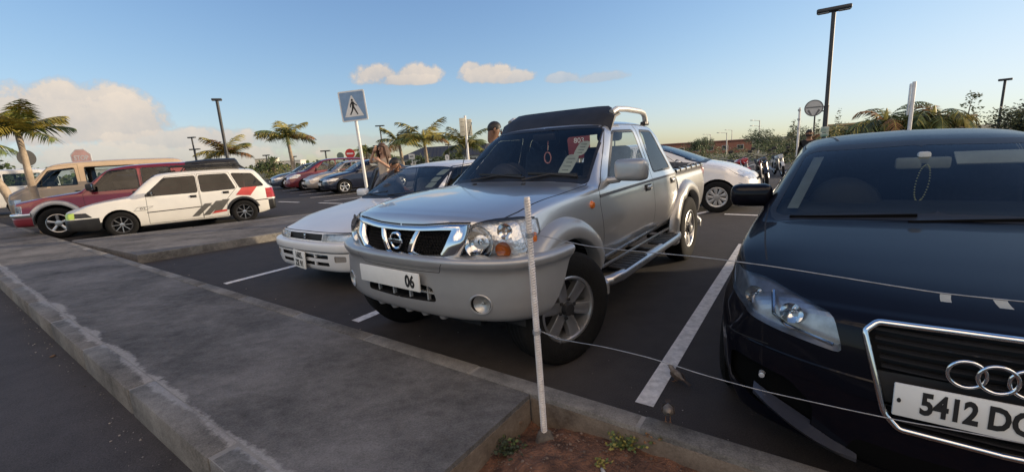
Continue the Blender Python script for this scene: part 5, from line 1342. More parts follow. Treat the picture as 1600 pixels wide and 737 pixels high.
# raised walkway, its two kerb lines, the island and the planting bed
b = bmesh.new(); add_prism(b, [tn(-1.075, .139, -.06), tn(23, .139, -.06), tn(23, 1.166, -.06), tn(-1.075, 1.166, -.06)], (0, 0, .197)); fin(b, 30); o = link('pavement', b, M_slab); o['kind'] = 'structure'
rnd = random.Random(4)
def kerb_run(name, t0, t1, n0, n1, step, m, z0=-.08, z1=.14, phase=0.0, bev=.018):
    b = bmesh.new(); t = t0
    ang = math.atan2(U_.y, U_.x); ro = rotm(0, 0, ang)
    while t < t1 - 1e-6:
        e = min(t + step * rnd.uniform(.97, 1.03), t1); c = tn((t + e) / 2, (n0 + n1) / 2, (z0 + z1) / 2 + rnd.uniform(-.003, .003))
        add_box(b, c, (e - t - .018, n1 - n0, z1 - z0), rotm(rnd.uniform(-.004, .004), rnd.uniform(-.003, .003), ang), bev); t = e
    fin(b, 40); o = link(name, b, m); o['kind'] = 'structure'; return o
kerb_run('kerb', -4.62, 24, 0, .137, 1.145, M_kerb, -.09, .141, bev=.016)
kerb_run('kerb', -9.5, 16, 1.169, 1.278, .99, M_kerb, -.06, .141, bev=.010)
b = bmesh.new(); add_prism(b, [tn(-4.6, .010, -.08), tn(24, .010, -.08), tn(24, .1388, -.08), tn(-4.6, .1388, -.08)], (0, 0, .2165)); add_prism(b, [tn(-9.4, 1.176, -.06), tn(16, 1.176, -.06), tn(16, 1.272, -.06), tn(-9.4, 1.272, -.06)], (0, 0, .1975)); fin(b)
o = link('kerb_mortar', b, M_mortar); o['kind'] = 'structure'
b = bmesh.new(); add_prism(b, [tn(-9.3, 1.1625, -.08), tn(-1.085, 1.1625, -.08), tn(-1.085, 1.1675, -.08), tn(-9.3, 1.1675, -.08)], (0, 0, .196)); add_prism(b, [tn(-1.0795, .145, -.08), tn(-1.0795, 1.155, -.08), tn(-1.073, 1.155, -.08), tn(-1.073, .145, -.08)], (0, 0, .192)); fin(b); o = link('kerb_face', b, M_kerbw); o['kind'] = 'structure'
isl = [(-6.08, 6.86), (-5.3, 7.62), (-4.62, 8.30), (-4.1, 8.95), (-3.6, 9.6), (-3.45, 10.3), (-3.7, 10.9), (-4.3, 11.25), (-5.0, 11.2), (-5.55, 10.93), (-7.35, 9.88), (-9.15, 8.86)]
b = bmesh.new(); add_prism(b, [(x, y, -.06) for x, y in isl[::1]], (0, 0, .196)); fin(b, 30); o = link('traffic_island', b, M_slab); o['kind'] = 'structure'
b = bmesh.new()
for (x0, y0), (x1, y1) in zip(isl[:9], isl[1:10]):
    l = math.hypot(x1 - x0, y1 - y0); a = math.atan2(y1 - y0, x1 - x0); add_box(b, ((x0 + x1) / 2 + .045 * math.sin(a), (y0 + y1) / 2 - .045 * math.cos(a), .037), (l + .03, .11, .208), rotm(0, 0, a), .015)
for (x0, y0), (x1, y1) in zip(isl[9:11], isl[10:12]):
    l = math.hypot(x1 - x0, y1 - y0); a = math.atan2(y1 - y0, x1 - x0); add_box(b, ((x0 + x1) / 2 + .045 * math.sin(a), (y0 + y1) / 2 - .045 * math.cos(a), .037), (l - .02, .11, .208), rotm(0, 0, a), .015)
fin(b, 40); o = link('kerb', b, M_kerb); o['kind'] = 'structure'
# painted bay lines
def line(p, q, w_=.10, name='bay_line'):
    p, q = Vector((*p, 0)), Vector((*q, 0)); d = (q - p); l = d.length; d.normalize(); s = Vector((-d.y, d.x, 0)) * w_ / 2; n = max(1, int(l / .8)); b = bmesh.new(); A = []
    for i in range(n + 1):
        c = p + d * l * i / n; A.append([b.verts.new((v.x, v.y, gz(v.x, v.y) + .004)) for v in (c + s, c - s)])
    for a, c in zip(A[:-1], A[1:]): b.faces.new((a[0], a[1], c[1], c[0]))
    b.normal_update()
    if b.faces[:][0].normal.z < 0: bmesh.ops.reverse_faces(b, faces=b.faces)
    o = link(name, b, M_line); o['kind'] = 'structure'
for t in (-1.56, 1.06, 3.74, -4.15):
    a = tn(t, 1.57); e = a + Vector((.571, .82, 0)) * 4.25; line(a.to_2d(), e.to_2d(), .102)
for p, q in (((4.05, 8.05), (4.75, 7.5)), ((-6.9, 15.6), (-5.5, 14.6)), ((-9.2, 17.2), (-7.95, 16.3)), ((-1.5, 12.0), (.2, 10.8)), ((7.5, 5.6), (8.9, 4.6))): line(p, q, .11)
fd_ = Vector((math.cos(-2.53), math.sin(-2.53), 0)); fr_d = Vector((.574, -.819, 0))
for k in range(-3, 8):
    c = Vector((-9.46, 22.0, 0)) + fr_d * (2.5 * k + 1.25); a, e = c + fd_ * 1.3, c - fd_ * 3.4; line(a.to_2d(), e.to_2d(), .11)
for k in range(9):
    c = Vector((10.5, 20.5, 0)) + Vector((.81, -.58, 0)) * (2.6 * k - 3); e = c + Vector((.571, .82, 0)) * 4.5; line(c.to_2d(), e.to_2d(), .11)
    c = c + Vector((.571, .82, 0)) * 11; e = c + Vector((.571, .82, 0)) * 4.5; line(c.to_2d(), e.to_2d(), .11)
# red soil bed
M_soil = mat('red_soil', (.065, .032, .020), .95, c2=(.22, .105, .060), scale=14, bump=.9, bscale=70, detail=9)
rs = random.Random(2)
from mathutils import noise as mnoise
def soilz(t, n):
    p = tn(t, n); v = mnoise.noise(Vector((p.x * 3.2, p.y * 3.2, 0))) * .035 + mnoise.noise(Vector((p.x * 13, p.y * 13, 1))) * .016 + mnoise.noise(Vector((p.x * 42, p.y * 42, 2))) * .007
    return .028 + v - .05 * math.exp(-((t + 1.10) / .12) ** 2) + .02 * math.exp(-((n - .78) / .25) ** 2)
grid_sheet('soil_bed', np.linspace(-4.6, -1.07, 200), np.linspace(.13, 1.172, 62), lambda t, n: tn(t, n, soilz(t, n)), M_soil)
b = bmesh.new()
for i in range(2600):
    t, n = -1.12 - 2.6 * rs.random() ** 1.5, rs.uniform(.15, 1.15); s = rs.choice((.002, .002, .003, .003, .004, .004, .005, .008)); r_ = bmesh.ops.create_icosphere(b, subdivisions=1, radius=s)
    c = tn(t, n, soilz(t, n) + s * .3)
    for v in r_['verts']: v.co = Vector((v.co.x * rs.uniform(.7, 1.3), v.co.y * rs.uniform(.7, 1.3), v.co.z * .75)) + c
fin(b, 20); o = link('gravel', b, mat('soil_gravel', (.06, .036, .025), .9, c2=(.20, .14, .105), scale=3, detail=1)); o['kind'] = 'stuff'
# ------------------------------------------------------------------ steel post and wire
M_rebar = mat('painted_rebar', (.60, .55, .51), .6, c2=(.74, .71, .68), scale=25, bump=.3, detail=6)
M_wire = mat('galvanised_wire', (.34, .34, .34), .4, .7, var=.25, scale=30)
def rebar(base, tip, label):
    base, tip = Vector(base), Vector(tip); r_ = thing('steel_post', label, 'post', base); d = tip - base; b = bmesh.new(); add_tube(b, [(0, 0, -.12), d], .0125, 12)
    L_ = d.length; ax = d.normalized(); s = ax.orthogonal().normalized(); q = ax.cross(s)
    n = int(L_ / .0125)
    for i in range(n):                                   # slanted ribs, two rows
        for k in (0, 1):
            pts = []
            for j in range(6):
                a = pi * k + pi * .12 + pi * .76 * j / 5; z = i * .0125 + .007 * j / 5 * (1 if k else -1) + .004
                pts.append(ax * z + (s * math.cos(a) + q * math.sin(a)) * .0135)
            add_tube(b, pts, .0028, 4, caps=False)
    for k in (0, 1):
        a = pi * k; add_tube(b, [(s * math.cos(a) + q * math.sin(a)) * .0132 + ax * z for z in (-.02, L_)], .003, 4)
    fin(b, 60); link('ribbed_bar', b, M_rebar, r_)
    b = bmesh.new(); add_lathe(b, [(.0, .045), (.028, .04), (.042, .02), (.055, -.04)], 14, 'z')
    for v in b.verts: v.co += Vector((rs.gauss(0, .004), rs.gauss(0, .004), rs.gauss(0, .003)))
    fin(b); link('footing', b, mat('mud_concrete', (.10, .085, .07), .9, var=.3, scale=20, bump=.5), r_)
    return r_
PB, PT = Vector((.100, 1.890, .02)), Vector((.0754, 1.8985, 1.2146))
rebar(PB, PT, 'ribbed white-painted steel bar standing in the red soil in front of the silver pickup')
def on_post(z): return PB + (PT - PB) * ((z - PB.z) / (PT.z - PB.z))
pup = [(0.167, 1.846, 1.037), (0.238, 1.795, 1.024), (0.339, 1.724, 1.011), (0.47, 1.63, 1.008), (0.633, 1.512, 1.007), (0.823, 1.377, 0.997), (0.977, 1.267, 0.982), (1.099, 1.179, 0.969), (1.185, 1.117, 0.962), (1.268, 1.058, 0.961), (1.5, .89, .965), (1.9, .60, .99), (2.3, .32, 1.03)]
plo = [(0.176, 1.84, 0.566), (0.268, 1.774, 0.571), (0.377, 1.696, 0.577), (0.489, 1.616, 0.575), (0.592, 1.542, 0.566), (0.686, 1.475, 0.554), (0.855, 1.354, 0.545), (1.001, 1.25, 0.547), (1.127, 1.159, 0.552), (1.238, 1.08, 0.562), (1.5, .89, .58), (1.9, .60, .61), (2.3, .32, .65)]
def dens(P_):
    P_ = np.array(P_); s = np.arange(len(P_)); q = np.linspace(0, len(P_) - 1, len(P_) * 5); return [Vector((pch(list(zip(s, P_[:, 0])))(t), pch(list(zip(s, P_[:, 1])))(t), pch(list(zip(s, P_[:, 2])))(t))) for t in q]
for P_, z, lb, hz in ((pup, 1.045, 'thin upper wire strung from the steel post across the black car bonnet', 1.035), (plo, .582, 'thin lower wire tied to the steel post and sagging towards the car plate', .655)):
    c = on_post(z); b = bmesh.new(); add_tube(b, [c + Vector((.018, 0, .002))] + dens(P_), .0019, 6)
    ax = (PT - PB).normalized(); s = ax.orthogonal().normalized(); q = ax.cross(s)
    add_tube(b, [c + (s * math.cos(a) + q * math.sin(a)) * .0185 + ax * (a * .0012 - .012) for a in [2*pi*3*k/60 for k in range(61)]], .0019, 5)
    if z < .8: add_tube(b, [c + Vector((.018 + .004 * k + .0035 * math.sin(k * 1.9), -.002 * k, .0035 * math.cos(k * 1.9) - .001 * k)) for k in range(22)] + [c + Vector((.105, -.045, -.045))], .0017, 5)
    fin(b, 80); tag(link('tie_wire', b, M_wire), lb, 'wire')
r2_ = rebar((2.3, .32, .02), (2.3, .32, 1.19), 'second ribbed steel bar that carries the wires beyond the right edge')
for (x, y, z), w_, lb in (((1.183, 1.119, .957), .022, 'left of the two white paper scraps folded over the upper wire'), ((1.266, 1.060, .956), .026, 'right of the two white paper scraps folded over the upper wire')):
    b = bmesh.new(); d = Vector((.813, -.582, 0)); A = []
    for k in range(5):
        zz = .004 - k * .0058; A.append([b.verts.new(Vector((x, y, z + zz)) + d * (s * w_ / 2 + (.004 * k * (1 if w_ > .024 else -.6)) * (.5)) + Vector((.0015 * k * k * .3, -.002 * k * .5, 0))) for s in (-1, -.3, .4, 1)])
    for p, q in zip(A[:-1], A[1:]):
        for k in range(3): b.faces.new((p[k], p[k+1], q[k+1], q[k]))
    bmesh.ops.solidify(b, geom=b.faces[:], thickness=.0012); fin(b); tag(link('paper_scrap', b, M_paper), lb, 'paper scrap', 'paper scraps on the wire')
# ------------------------------------------------------------------ weeds, stones, birds
def weed(name, label, base, n, h, mats, seed, spread=.10, leaf=.022):
    r_ = random.Random(seed); root = thing(name, label, 'weed', base); b = bmesh.new(); l = bmesh.new()
    for i in range(n):
        a = r_.uniform(0, 2*pi); R1 = r_.uniform(.25, 1) * spread; hh = h * r_.uniform(.5, 1); tip = Vector((math.cos(a) * R1, math.sin(a) * R1, hh * (1 - .4 * R1 / spread))); mid = tip * .5 + Vector((0, 0, hh * .25))
        add_tube(b, [(0, 0, -.01), mid, tip], [.002, .0015, .0008], 4)
        for k in range(7):
            t = .25 + .75 * k / 6; p = mid * (2 * t * (1 - t)) + tip * t * t; d = Vector((r_.gauss(0, 1), r_.gauss(0, 1), r_.gauss(.2, .5))).normalized(); s = d.orthogonal().normalized(); z = leaf * r_.uniform(.6, 1.2)
            vs = [l.verts.new(p), l.verts.new(p + d * z * .5 + s * z * .32), l.verts.new(p + d * z), l.verts.new(p + d * z * .5 - s * z * .32)]; f = l.faces.new(vs); f.material_index = r_.randrange(len(mats))
    fin(b); link('stem', b, mats[0], root); l.normal_update(); link('leaves', l, mats, root); return root
G1, G2, G3, G4 = mat('weed_yellow', (.22, .19, .04), .7, var=.3, scale=40), mat('weed_green', (.07, .10, .025), .7, var=.3, scale=40), mat('weed_dark', (.022, .035, .014), .7, var=.3, scale=40), mat('weed_dry', (.20, .10, .045), .8, var=.3, scale=40)
weed('weed', 'yellowing weed growing against the inner kerb face right of the steel post', (.47, 1.765, .03), 26, .11, [G2, G1, G1, G2], 3, .11, .020)
weed('weed', 'dry brown creeping weed tip reaching over the kerb towards the bay', (.585, 1.735, .07), 14, .08, [G4, G2, G4], 8, .08, .014)
weed('weed', 'dark green weed in the shaded corner below the pavement slab', (-.075, 1.80, .0), 24, .10, [G3, G3, G2], 5, .10, .022)
weed('weed', 'small yellow weed shoot at the bottom edge of the soil', (.34, 1.68, .02), 8, .06, [G1, G2], 11, .05, .016)
def stone(base, s, label, m, seed, name='stone'):
    b = bmesh.new(); bmesh.ops.create_icosphere(b, subdivisions=2, radius=1); r_ = random.Random(seed); o_ = Vector((r_.random() * 9, r_.random() * 9, 0))
    for v in b.verts: v.co = v.co * (1 + .28 * mnoise.noise(v.co * 1.4 + o_)); v.co = Vector((v.co.x * s[0], v.co.y * s[1], v.co.z * s[2]))
    fin(b, 50); tag(link(name, b, m, loc=base, rot=(0, 0, r_.uniform(0, 3))), label, 'stone')
M_st = mat('pale_stone', (.42, .39, .35), .8, var=.2, scale=20, bump=.4)
stone((.052, 1.665, .045), (.022, .026, .02), 'pale grey stone in the soil left of the bottom edge', M_st, 1)
stone((.33, 1.62, .045), (.009, .02, .010), 'thin white chip of stone right of the pale grey stone', M_st, 2)
stone((-.02, 2.02, .03), (.016, .014, .012), 'brown clod in the dark corner of the soil bed', mat('brown_stone', (.14, .09, .06), .9, var=.3), 3)
stone((.80, 2.11, .006), (.016, .012, .008), 'flat pale pebble on the asphalt by the end of the bay line', M_st, 4)
stone((-6.0, 7.02, .02), (.06, .035, .03), 'white rubble stone at the corner of the traffic island', M_st, 5)
stone((-3.87, 3.36, -.018), (.022, .014, .010), 'crumbled kerb fragment lying on the road beside the outer kerb', mat('brown_stone', (.14, .09, .06), .9, var=.3), 6)
b = bmesh.new()
for i in range(420):
    t, n = rs.uniform(-1, 9), -abs(rs.gauss(0, .10)) - .015
    if rs.random() < .25: t, n = rs.uniform(-4, 6), 1.29 + abs(rs.gauss(0, .25))
    s = rs.choice((.0015, .002, .002, .003, .004, .006)); z0 = -.025 if n < 0 else .001; r_ = bmesh.ops.create_icosphere(b, subdivisions=1, radius=s); c = tn(t, n, z0 + s * .4)
    for v in r_['verts']: v.co = Vector((v.co.x * rs.uniform(.6, 1.5), v.co.y * rs.uniform(.6, 1.5), v.co.z * .7)) + c
fin(b, 20); o = link('gravel', b, mat('kerb_grit', (.09, .08, .07), .9, c2=(.40, .37, .33), scale=2, detail=1)); o['kind'] = 'stuff'
def bird(base, rz, label):
    """a small sparrow: body, head, tail, beak, legs"""
    root = thing('sparrow', label, 'bird', base, rz, 'small birds by the planting bed'); b = bmesh.new(); prof = [(-.075, .003, .045), (-.05, .008, .046), (-.035, .018, .048), (-.01, .026, .050), (.015, .024, .055), (.03, .017, .066), (.040, .0155, .076), (.050, .014, .080), (.058, .008, .079), (.066, .002, .077)]
    rows = [[b.verts.new((x, r_ * math.cos(a), z + r_ * .95 * math.sin(a))) for a in [2*pi*k/12 for k in range(12)]] for x, r_, z in prof]
    for A, B in zip(rows[:-1], rows[1:]):
        for k in range(12): b.faces.new((A[k], A[(k+1) % 12], B[(k+1) % 12], B[k]))
    b.faces.new(rows[0]); b.faces.new(rows[-1]); fin(b, 80); link('body', b, mat('sparrow_brown', (.10, .075, .055), .9, c2=(.26, .22, .18), scale=30), root)
    for sg in (1, -1):
        b = bmesh.new(); add_prism(b, [(.02, .024 * sg, .066), (-.03, .024 * sg, .060), (-.07, .010 * sg, .046), (-.02, .026 * sg, .042), (.015, .026 * sg, .048)], (0, .004 * sg, 0)); fin(b); link('wing', b, mat('sparrow_wing', (.06, .042, .03), .9, var=.4, scale=60), root)
        b = bmesh.new(); add_tube(b, [(.0, .009 * sg, .03), (-.004, .010 * sg, .012), (.004, .010 * sg, .002)], .0015, 5)
        for k in (-1, 0, 1): add_tube(b, [(.004, .010 * sg, .002), (.018, (.010 + .006 * k) * sg, .0015)], .001, 4)
        fin(b); link('leg', b, G4, root)
    b = bmesh.new(); add_prism(b, [(-.06, -.008, .046), (-.115, -.012, .036), (-.115, .012, .036), (-.06, .008, .046)], (0, 0, .003)); fin(b); link('tail', b, mat('sparrow_wing', (.06, .042, .03), .9), root)
    b = bmesh.new(); add_tube(b, [(.064, 0, .078), (.078, 0, .075)], [.004, .0004], 6); fin(b); link('beak', b, M_black, root)
bird((.93, 2.36, 0), R(110), 'small brown bird standing on the asphalt beside the white bay line')
bird((.675, 1.80, .142), R(250), 'small brown bird perched on the kerb top above the dry weed')
# ------------------------------------------------------------------ buildings
def facade(root, W, H, D, m_wall, wins, m_win, frame_m, door=None):
    """box building, front face at local y = 0 facing -y, centred on x; wins: (x, z, w, h)"""
    b = bmesh.new(); add_box(b, (0, D / 2, H / 2 - .5), (W, D, H + 1)); fin(b, 30); wl = link('wall', b, m_wall, root)
    for x, z, w_, h_ in wins:
        b = bmesh.new(); add_box(b, (x, -.02, z + h_ / 2 + .03), (w_ + .12, .06, .06)); add_box(b, (x, -.02, z - h_ / 2 - .03), (w_ + .12, .08, .06)); add_box(b, (x - w_ / 2 - .03, -.02, z), (.06, .06, h_)); add_box(b, (x + w_ / 2 + .03, -.02, z), (.06, .06, h_)); fin(b); f = link('window', b, frame_m, root)
        b = bmesh.new(); add_box(b, (x, -.004, z), (w_, .03, h_)); fin(b); link('pane', b, m_win, f)
M_pane = mat('dark_pane', (.03, .035, .04), .15, 0, .4)
M_grout = mat('cream_render', (.62, .56, .44), .9, var=.1, scale=1.5)
M_tan = mat('tan_render', (.40, .30, .16), .9, var=.12, scale=1.0)
M_brick = mat('red_brick_paint', (.24, .11, .08), .9, var=.15, scale=1.0)
M_slate = mat('dark_roof_sheet', (.035, .036, .042), .6, var=.2, scale=2)
M_hwhite = mat('house_white', (.62, .60, .55), .9, var=.1, scale=.6)
def hip_roof(root, W, D, z0, z1, over, inset, m):
    b = bmesh.new(); a = [b.verts.new(p) for p in ((-W/2-over, -over, z0), (W/2+over, -over, z0), (W/2+over, D+over, z0), (-W/2-over, D+over, z0))]; r_ = [b.verts.new((-W/2+inset, D/2, z1)), b.verts.new((W/2-inset, D/2, z1))]
    b.faces.new((a[0], a[1], r_[1], r_[0])); b.faces.new((a[1], a[2], r_[1])); b.faces.new((a[2], a[3], r_[0], r_[1])); b.faces.new((a[3], a[0], r_[0])); b.faces.new(a[::-1]); fin(b, 20); ro = link('roof', b, m, root)
    b = bmesh.new()
    for k in range(int(W / .9)):
        x = -W / 2 + .9 * k + .4; 
        if -W/2+inset < x < W/2-inset: add_tube(b, [(x, -over, z0 + .03), (x, D / 2, z1 + .03)], .03, 4)
    fin(b); link('roof_seams', b, m, ro); return ro
t = thing('dark_roofed_building', 'low building with a dark hipped sheet roof and pale walls behind the palms', 'building', (-9.5, 108, -1.6), R(4)); facade(t, 34, 2.6, 12, M_hwhite, [(-15 + 3.2 * k, 1.5, 1.7, 1.0) for k in range(10)], M_pane, M_white); hip_roof(t, 34, 12, 2.62, 5.3, .8, 5.5, M_slate)
t = thing('brick_building', 'long red-brown building beyond the tail of the silver pickup', 'building', (57, 132, -3.0), R(-20)); facade(t, 30, 3.4, 14, M_brick, [(-12 + 4 * k, 1.6, 1.6, 1.2) for k in range(7)], M_pane, M_white); b = bmesh.new(); add_box(b, (0, 7, 3.5), (30.6, 14.6, .25)); fin(b); link('roof', b, mat('brown_roof', (.16, .06, .045), .8), t)
t = thing('tan_building', 'tan flat-roofed building behind the garden palms on the right', 'building', (39.5, 44.8, -1.2), R(-41)); facade(t, 11.3, 3.2, 9, M_tan, [(-4.2 + 2.8 * k, 1.6, 1.5, 1.2) for k in range(4)], M_pane, M_white); b = bmesh.new(); add_box(b, (0, 4.5, 3.28), (11.7, 9.5, .18)); fin(b); link('parapet', b, M_tan, t)
for i, (x, y, z, wd, h, rz, lb) in enumerate(((-97, 176, -.3, 7, 4.6, 12, 'tall narrow white house on the far skyline left of the tallest palm'), (-91, 180, -.3, 12, 3.2, 8, 'low white house on the far skyline between hedge and palm'), (-112, 172, -.3, 9, 3.0, 15, 'long pale house on the far skyline above the wagon roof'), (-66, 190, -1.5, 9, 4.3, 10, 'cream house on the skyline above the maroon people carrier'), (-58, 185, -1.5, 16, 3.4, 5, 'wide white shed on the skyline behind the no-entry sign'), (-150, 160, -.2, 14, 4.0, 20, 'white flat house on the skyline over the black canopy'))):
    t = thing('distant_house', lb, 'house', (x, y, z), R(rz), 'far houses on the skyline'); facade(t, wd, h, 7, M_hwhite if i % 2 else M_grout, [(-wd / 2 + 1.5 + 2.6 * k, h * .55, 1.1, 1.1) for k in range(int((wd - 1) // 2.6))], M_pane, M_white); b = bmesh.new(); add_box(b, (0, 3.5, h + .1), (wd + .4, 7.4, .2)); fin(b); link('roof', b, M_hwhite, t)
# unseen building, added beyond the right edge to throw the foreground into shade
t = thing('shade_building', 'long pale unseen building added beyond the right edge to shade the walkway', 'building', (SHX, SHY, 0), R(-90))
facade(t, 40, SHH, 10, M_grout, [(-17 + 3.6 * k, 1.7, 2.2, 1.8) for k in range(10)], M_pane, M_postdark); b = bmesh.new(); add_box(b, (0, 5, SHH + .06), (40.0, 10.0, .12)); fin(b); link('roof', b, M_slate, t)
# ------------------------------------------------------------------ lamp posts
def lamp_post(base, h, label, w_=.12, head=(1.0, .28, .10), rz=0.0, m=None, group='dark T-headed lamp posts', name='lamp_post'):
    t = thing(name, label, 'lamp post', base, rz, group); m = m or M_postdark
    b = bmesh.new(); add_tube(b, [(0, 0, -.3), (0, 0, h * .5)], w_ / 2, 10); add_tube(b, [(0, 0, h * .5), (0, 0, h)], w_ * .42, 10); add_box(b, (0, 0, .02), (w_ * 2.4, w_ * 2.4, .05), None, .01); fin(b, 50); link('pole', b, m, t)
    b = bmesh.new(); add_box(b, (0, 0, h + head[2] / 2), head, None, head[2] * .3); fin(b, 50); hd = link('lamp_head', b, m, t)
    b = bmesh.new(); add_box(b, (head[0] * .3, 0, h - .004), (head[0] * .32, head[1] * .7, .012)); fin(b); link('diffuser', b, mat('lamp_diffuser', (.5, .5, .48), .4), hd)
    b = bmesh.new(); add_box(b, (-head[0] * .3, 0, h - .004), (head[0] * .32, head[1] * .7, .012)); fin(b); link('diffuser', b, mat('lamp_diffuser', (.5, .5, .48), .4), hd)
    return t
big = lamp_post((8.22, 11.33, -.15), 4.44, 'tallest dark lamp post, rising behind the roof of the black hatchback', .115, (.70, .22, .10), R(-35))
b = bmesh.new(); add_box(b, (0, -.075, 1.62), (.17, .02, .15), None, .004); add_box(b, (0, -.075, 1.49), (.17, .02, .09), None, .004); fin(b)
tag(link('parking_notice', b, mat('notice_green', (.10, .22, .17), .5, c2=(.45, .48, .42), scale=9), None, (8.22, 11.33, -.15), (0, 0, R(-35))), 'small green and white notice strapped to the tallest lamp post', 'sign')
t = thing('round_sign', 'round grey sign on an arm of the tallest lamp post', 'sign', (7.96, 11.42, 2.03), R(-32)); b = bmesh.new(); add_lathe(b, [(0, 0), (.205, 0), (.205, .02), (0, .02)], 36, 'y'); fin(b); link('disc', b, mat('sign_grey', (.46, .46, .44), .6), t)
b = bmesh.new(); add_lathe(b, [(.178, -.002), (.205, -.002)], 36, 'y'); add_box(b, (0, -.003, .02), (.33, .003, .028)); add_prism(b, [(-.14, -.004, -.06), (-.10, -.004, -.03), (-.03, -.004, -.17), (-.06, -.004, -.18)], (0, .002, 0)); add_prism(b, [(.14, -.004, -.06), (.10, -.004, -.03), (.03, -.004, -.17), (.06, -.004, -.18)], (0, .002, 0)); fin(b); link('markings', b, mat('sign_dark_grey', (.12, .12, .12), .6), t)
b = bmesh.new(); add_tube(b, [(.19, .02, .02), (.32, .05, .02)], .015, 6); fin(b); link('arm', b, M_postdark, t)
for base, h, w_, hd, rz, lb in (((-12.84, 20.27, 0), 4.42, .15, (.40, .20, .09), R(25), 'dark lamp post leaning over the wagon roof beside a small palm'), ((-12.45, 44.28, -.2), 4.8, .15, (.9, .3, .10), 0, 'dark lamp post above the woman with raised arm'), ((25.4, 22.6, -.6), 4.0, .13, (.50, .2, .10), R(-50), 'dark lamp post standing alone near the right edge'), ((-43.1, 61.3, 0), 4.2, .22, (1.4, .4, .16), 0, 'small far lamp post above the black canopy of the red pickup'), ((34.4, 49.1, -1.1), 4.7, .2, (1.8, .4, .12), R(-35), 'far T-headed lamp post just behind the round grey sign'), ((-43.1, 79, -.1), 3.3, .25, (1.2, .4, .2), 0, 'tiny lamp post just left of the tallest far palm'), ((-41.4, 85.5, -.2), 3.0, .25, (1.2, .4, .2), 0, 'tiny lamp post touching the trunk of the tallest far palm'), ((-30.4, 74, -.3), 3.5, .3, (1.6, .5, .2), 0, 'small lamp post over the roof of the maroon people carrier'), ((-28.2, 96, -.7), 4.9, .28, (1.6, .5, .2), 0, 'thin far lamp post left of the woman by the white sedan'), ((-6.6, 50, -.4), 2.9, .14, (.7, .3, .1), 0, 'slanting little lamp post between the two middle palms'), ((-21.5, 30.5, 0), 3.6, .12, (.5, .2, .08), 0, 'slim lamp post standing behind the small palm over the wagon'), ((-47, 70, 0), 3.4, .2, (1.0, .3, .15), 0, 'faint lamp post left of the white skyline houses')): lamp_post(base, h, lb, w_, hd, rz)
def street_light(base, h, label, arms, L_=2.2):
    t = thing('street_light', label, 'street light', base, R(200), 'pale curved street lights beyond the hedge'); b = bmesh.new(); add_tube(b, [(0, 0, -1), (0, 0, h * .6), (0, 0, h)], [.16, .12, .09], 8); fin(b); link('pole', b, M_galv, t)
    for k in range(arms):
        z = h - k * 1.3; b = bmesh.new(); add_tube(b, [(0, 0, z - .4), (.3, 0, z - .05), (L_, 0, z + .1)], [.08, .07, .06], 6); fin(b); a = link('arm', b, M_galv, t); b = bmesh.new(); add_box(b, (L_ + .4, 0, z + .1), (.9, .35, .16), None, .05); fin(b); link('lamp_head', b, M_galv, a)
for base, h, n, lb in (((62.5, 108.5, -3.0), 8.1, 2, 'twin-armed pale street light in front of the dark trees'), ((53, 105.5, -3), 5.6, 1, 'pale street light rising from the hedge behind the white hatchback'), ((74, 144, -3), 6.8, 1, 'pale street light between the hedge light and the twin-armed one'), ((66, 142, -3), 5.8, 1, 'small far street light left of the dark trees')): street_light(base, h, lb, n)
# ------------------------------------------------------------------ signs
def post(root, h, r_=.03, m=M_galv, z0=-.2, top=None):
    b = bmesh.new(); add_tube(b, [(0, 0, z0), top or (0, 0, h)], r_, 10); fin(b); return link('post', b, m, root)
M_sblue, M_sred = mat('sign_blue', (.21, .32, .48), .35, var=.1), mat('sign_red', (.55, .035, .03), .4, var=.1)
t = thing('crossing_sign', 'square blue pedestrian crossing sign on a leaning white post', 'sign', (-3.29, 10.12, .13), R(-3)); post(t, 2.5, .035, M_white, top=(-.10, 0, 2.72))
pl = bpy.data.objects.new('sign_panel', None)
b = bmesh.new(); add_prism(b, [(x, 0, z) for x, z in rrect(0, 0, .60, .66, .03)], (0, .015, 0)); fin(b, 30); pn = link('panel', b, M_white, t, (-.09, -.045, 2.49), (0, R(-3), 0))
bpy.data.objects.remove(pl)
b = bmesh.new(); add_prism(b, [(x, -.003, z) for x, z in rrect(0, 0, .54, .60, .02)], (0, .002, 0)); fin(b, 30); link('blue_field', b, M_sblue, pn)
b = bmesh.new(); add_prism(b, [(-.22, -.006, -.23), (.22, -.006, -.23), (.012, -.006, .225), (-.012, -.006, .225)], (0, .002, 0)); fin(b, 30); link('white_triangle', b, M_white, pn)
b = bmesh.new(); add_lathe(b, [(0, -.009), (.024, -.009)], 14, 'y', (0, 0, .125))
def limb(P_, w0, w1):
    (x0, z0), (x1, z1) = P_; d = Vector((x1 - x0, z1 - z0)).normalized(); n = Vector((-d.y, d.x)); add_prism(b, [(x0 + n.x * w0, -.0095, z0 + n.y * w0), (x1 + n.x * w1, -.0095, z1 + n.y * w1), (x1 - n.x * w1, -.0095, z1 - n.y * w1), (x0 - n.x * w0, -.0095, z0 - n.y * w0)], (0, .002, 0))
for P_, a, c in ((((0, .095), (.005, -.02)), .030, .024), (((.005, -.01), (.045, -.10)), .020, .015), (((.045, -.10), (.085, -.19)), .015, .012), (((0, -.01), (-.03, -.10)), .020, .015), (((-.03, -.10), (-.085, -.185)), .015, .012), (((.01, .085), (.055, .03)), .014, .011), (((.055, .03), (.10, .0)), .011, .009), (((-.01, .085), (-.05, .03)), .014, .011), (((-.05, .03), (-.06, -.03)), .011, .009)): limb(P_, a, c)
fin(b); link('walking_figure', b, M_ink, pn)
t = thing('stop_sign', 'faded, sunlit-pale octagonal stop sign rising behind the roof of the beige van', 'sign', (-16.2, 16.9, .06), R(12)); post(t, 1.9, .03, M_galv)
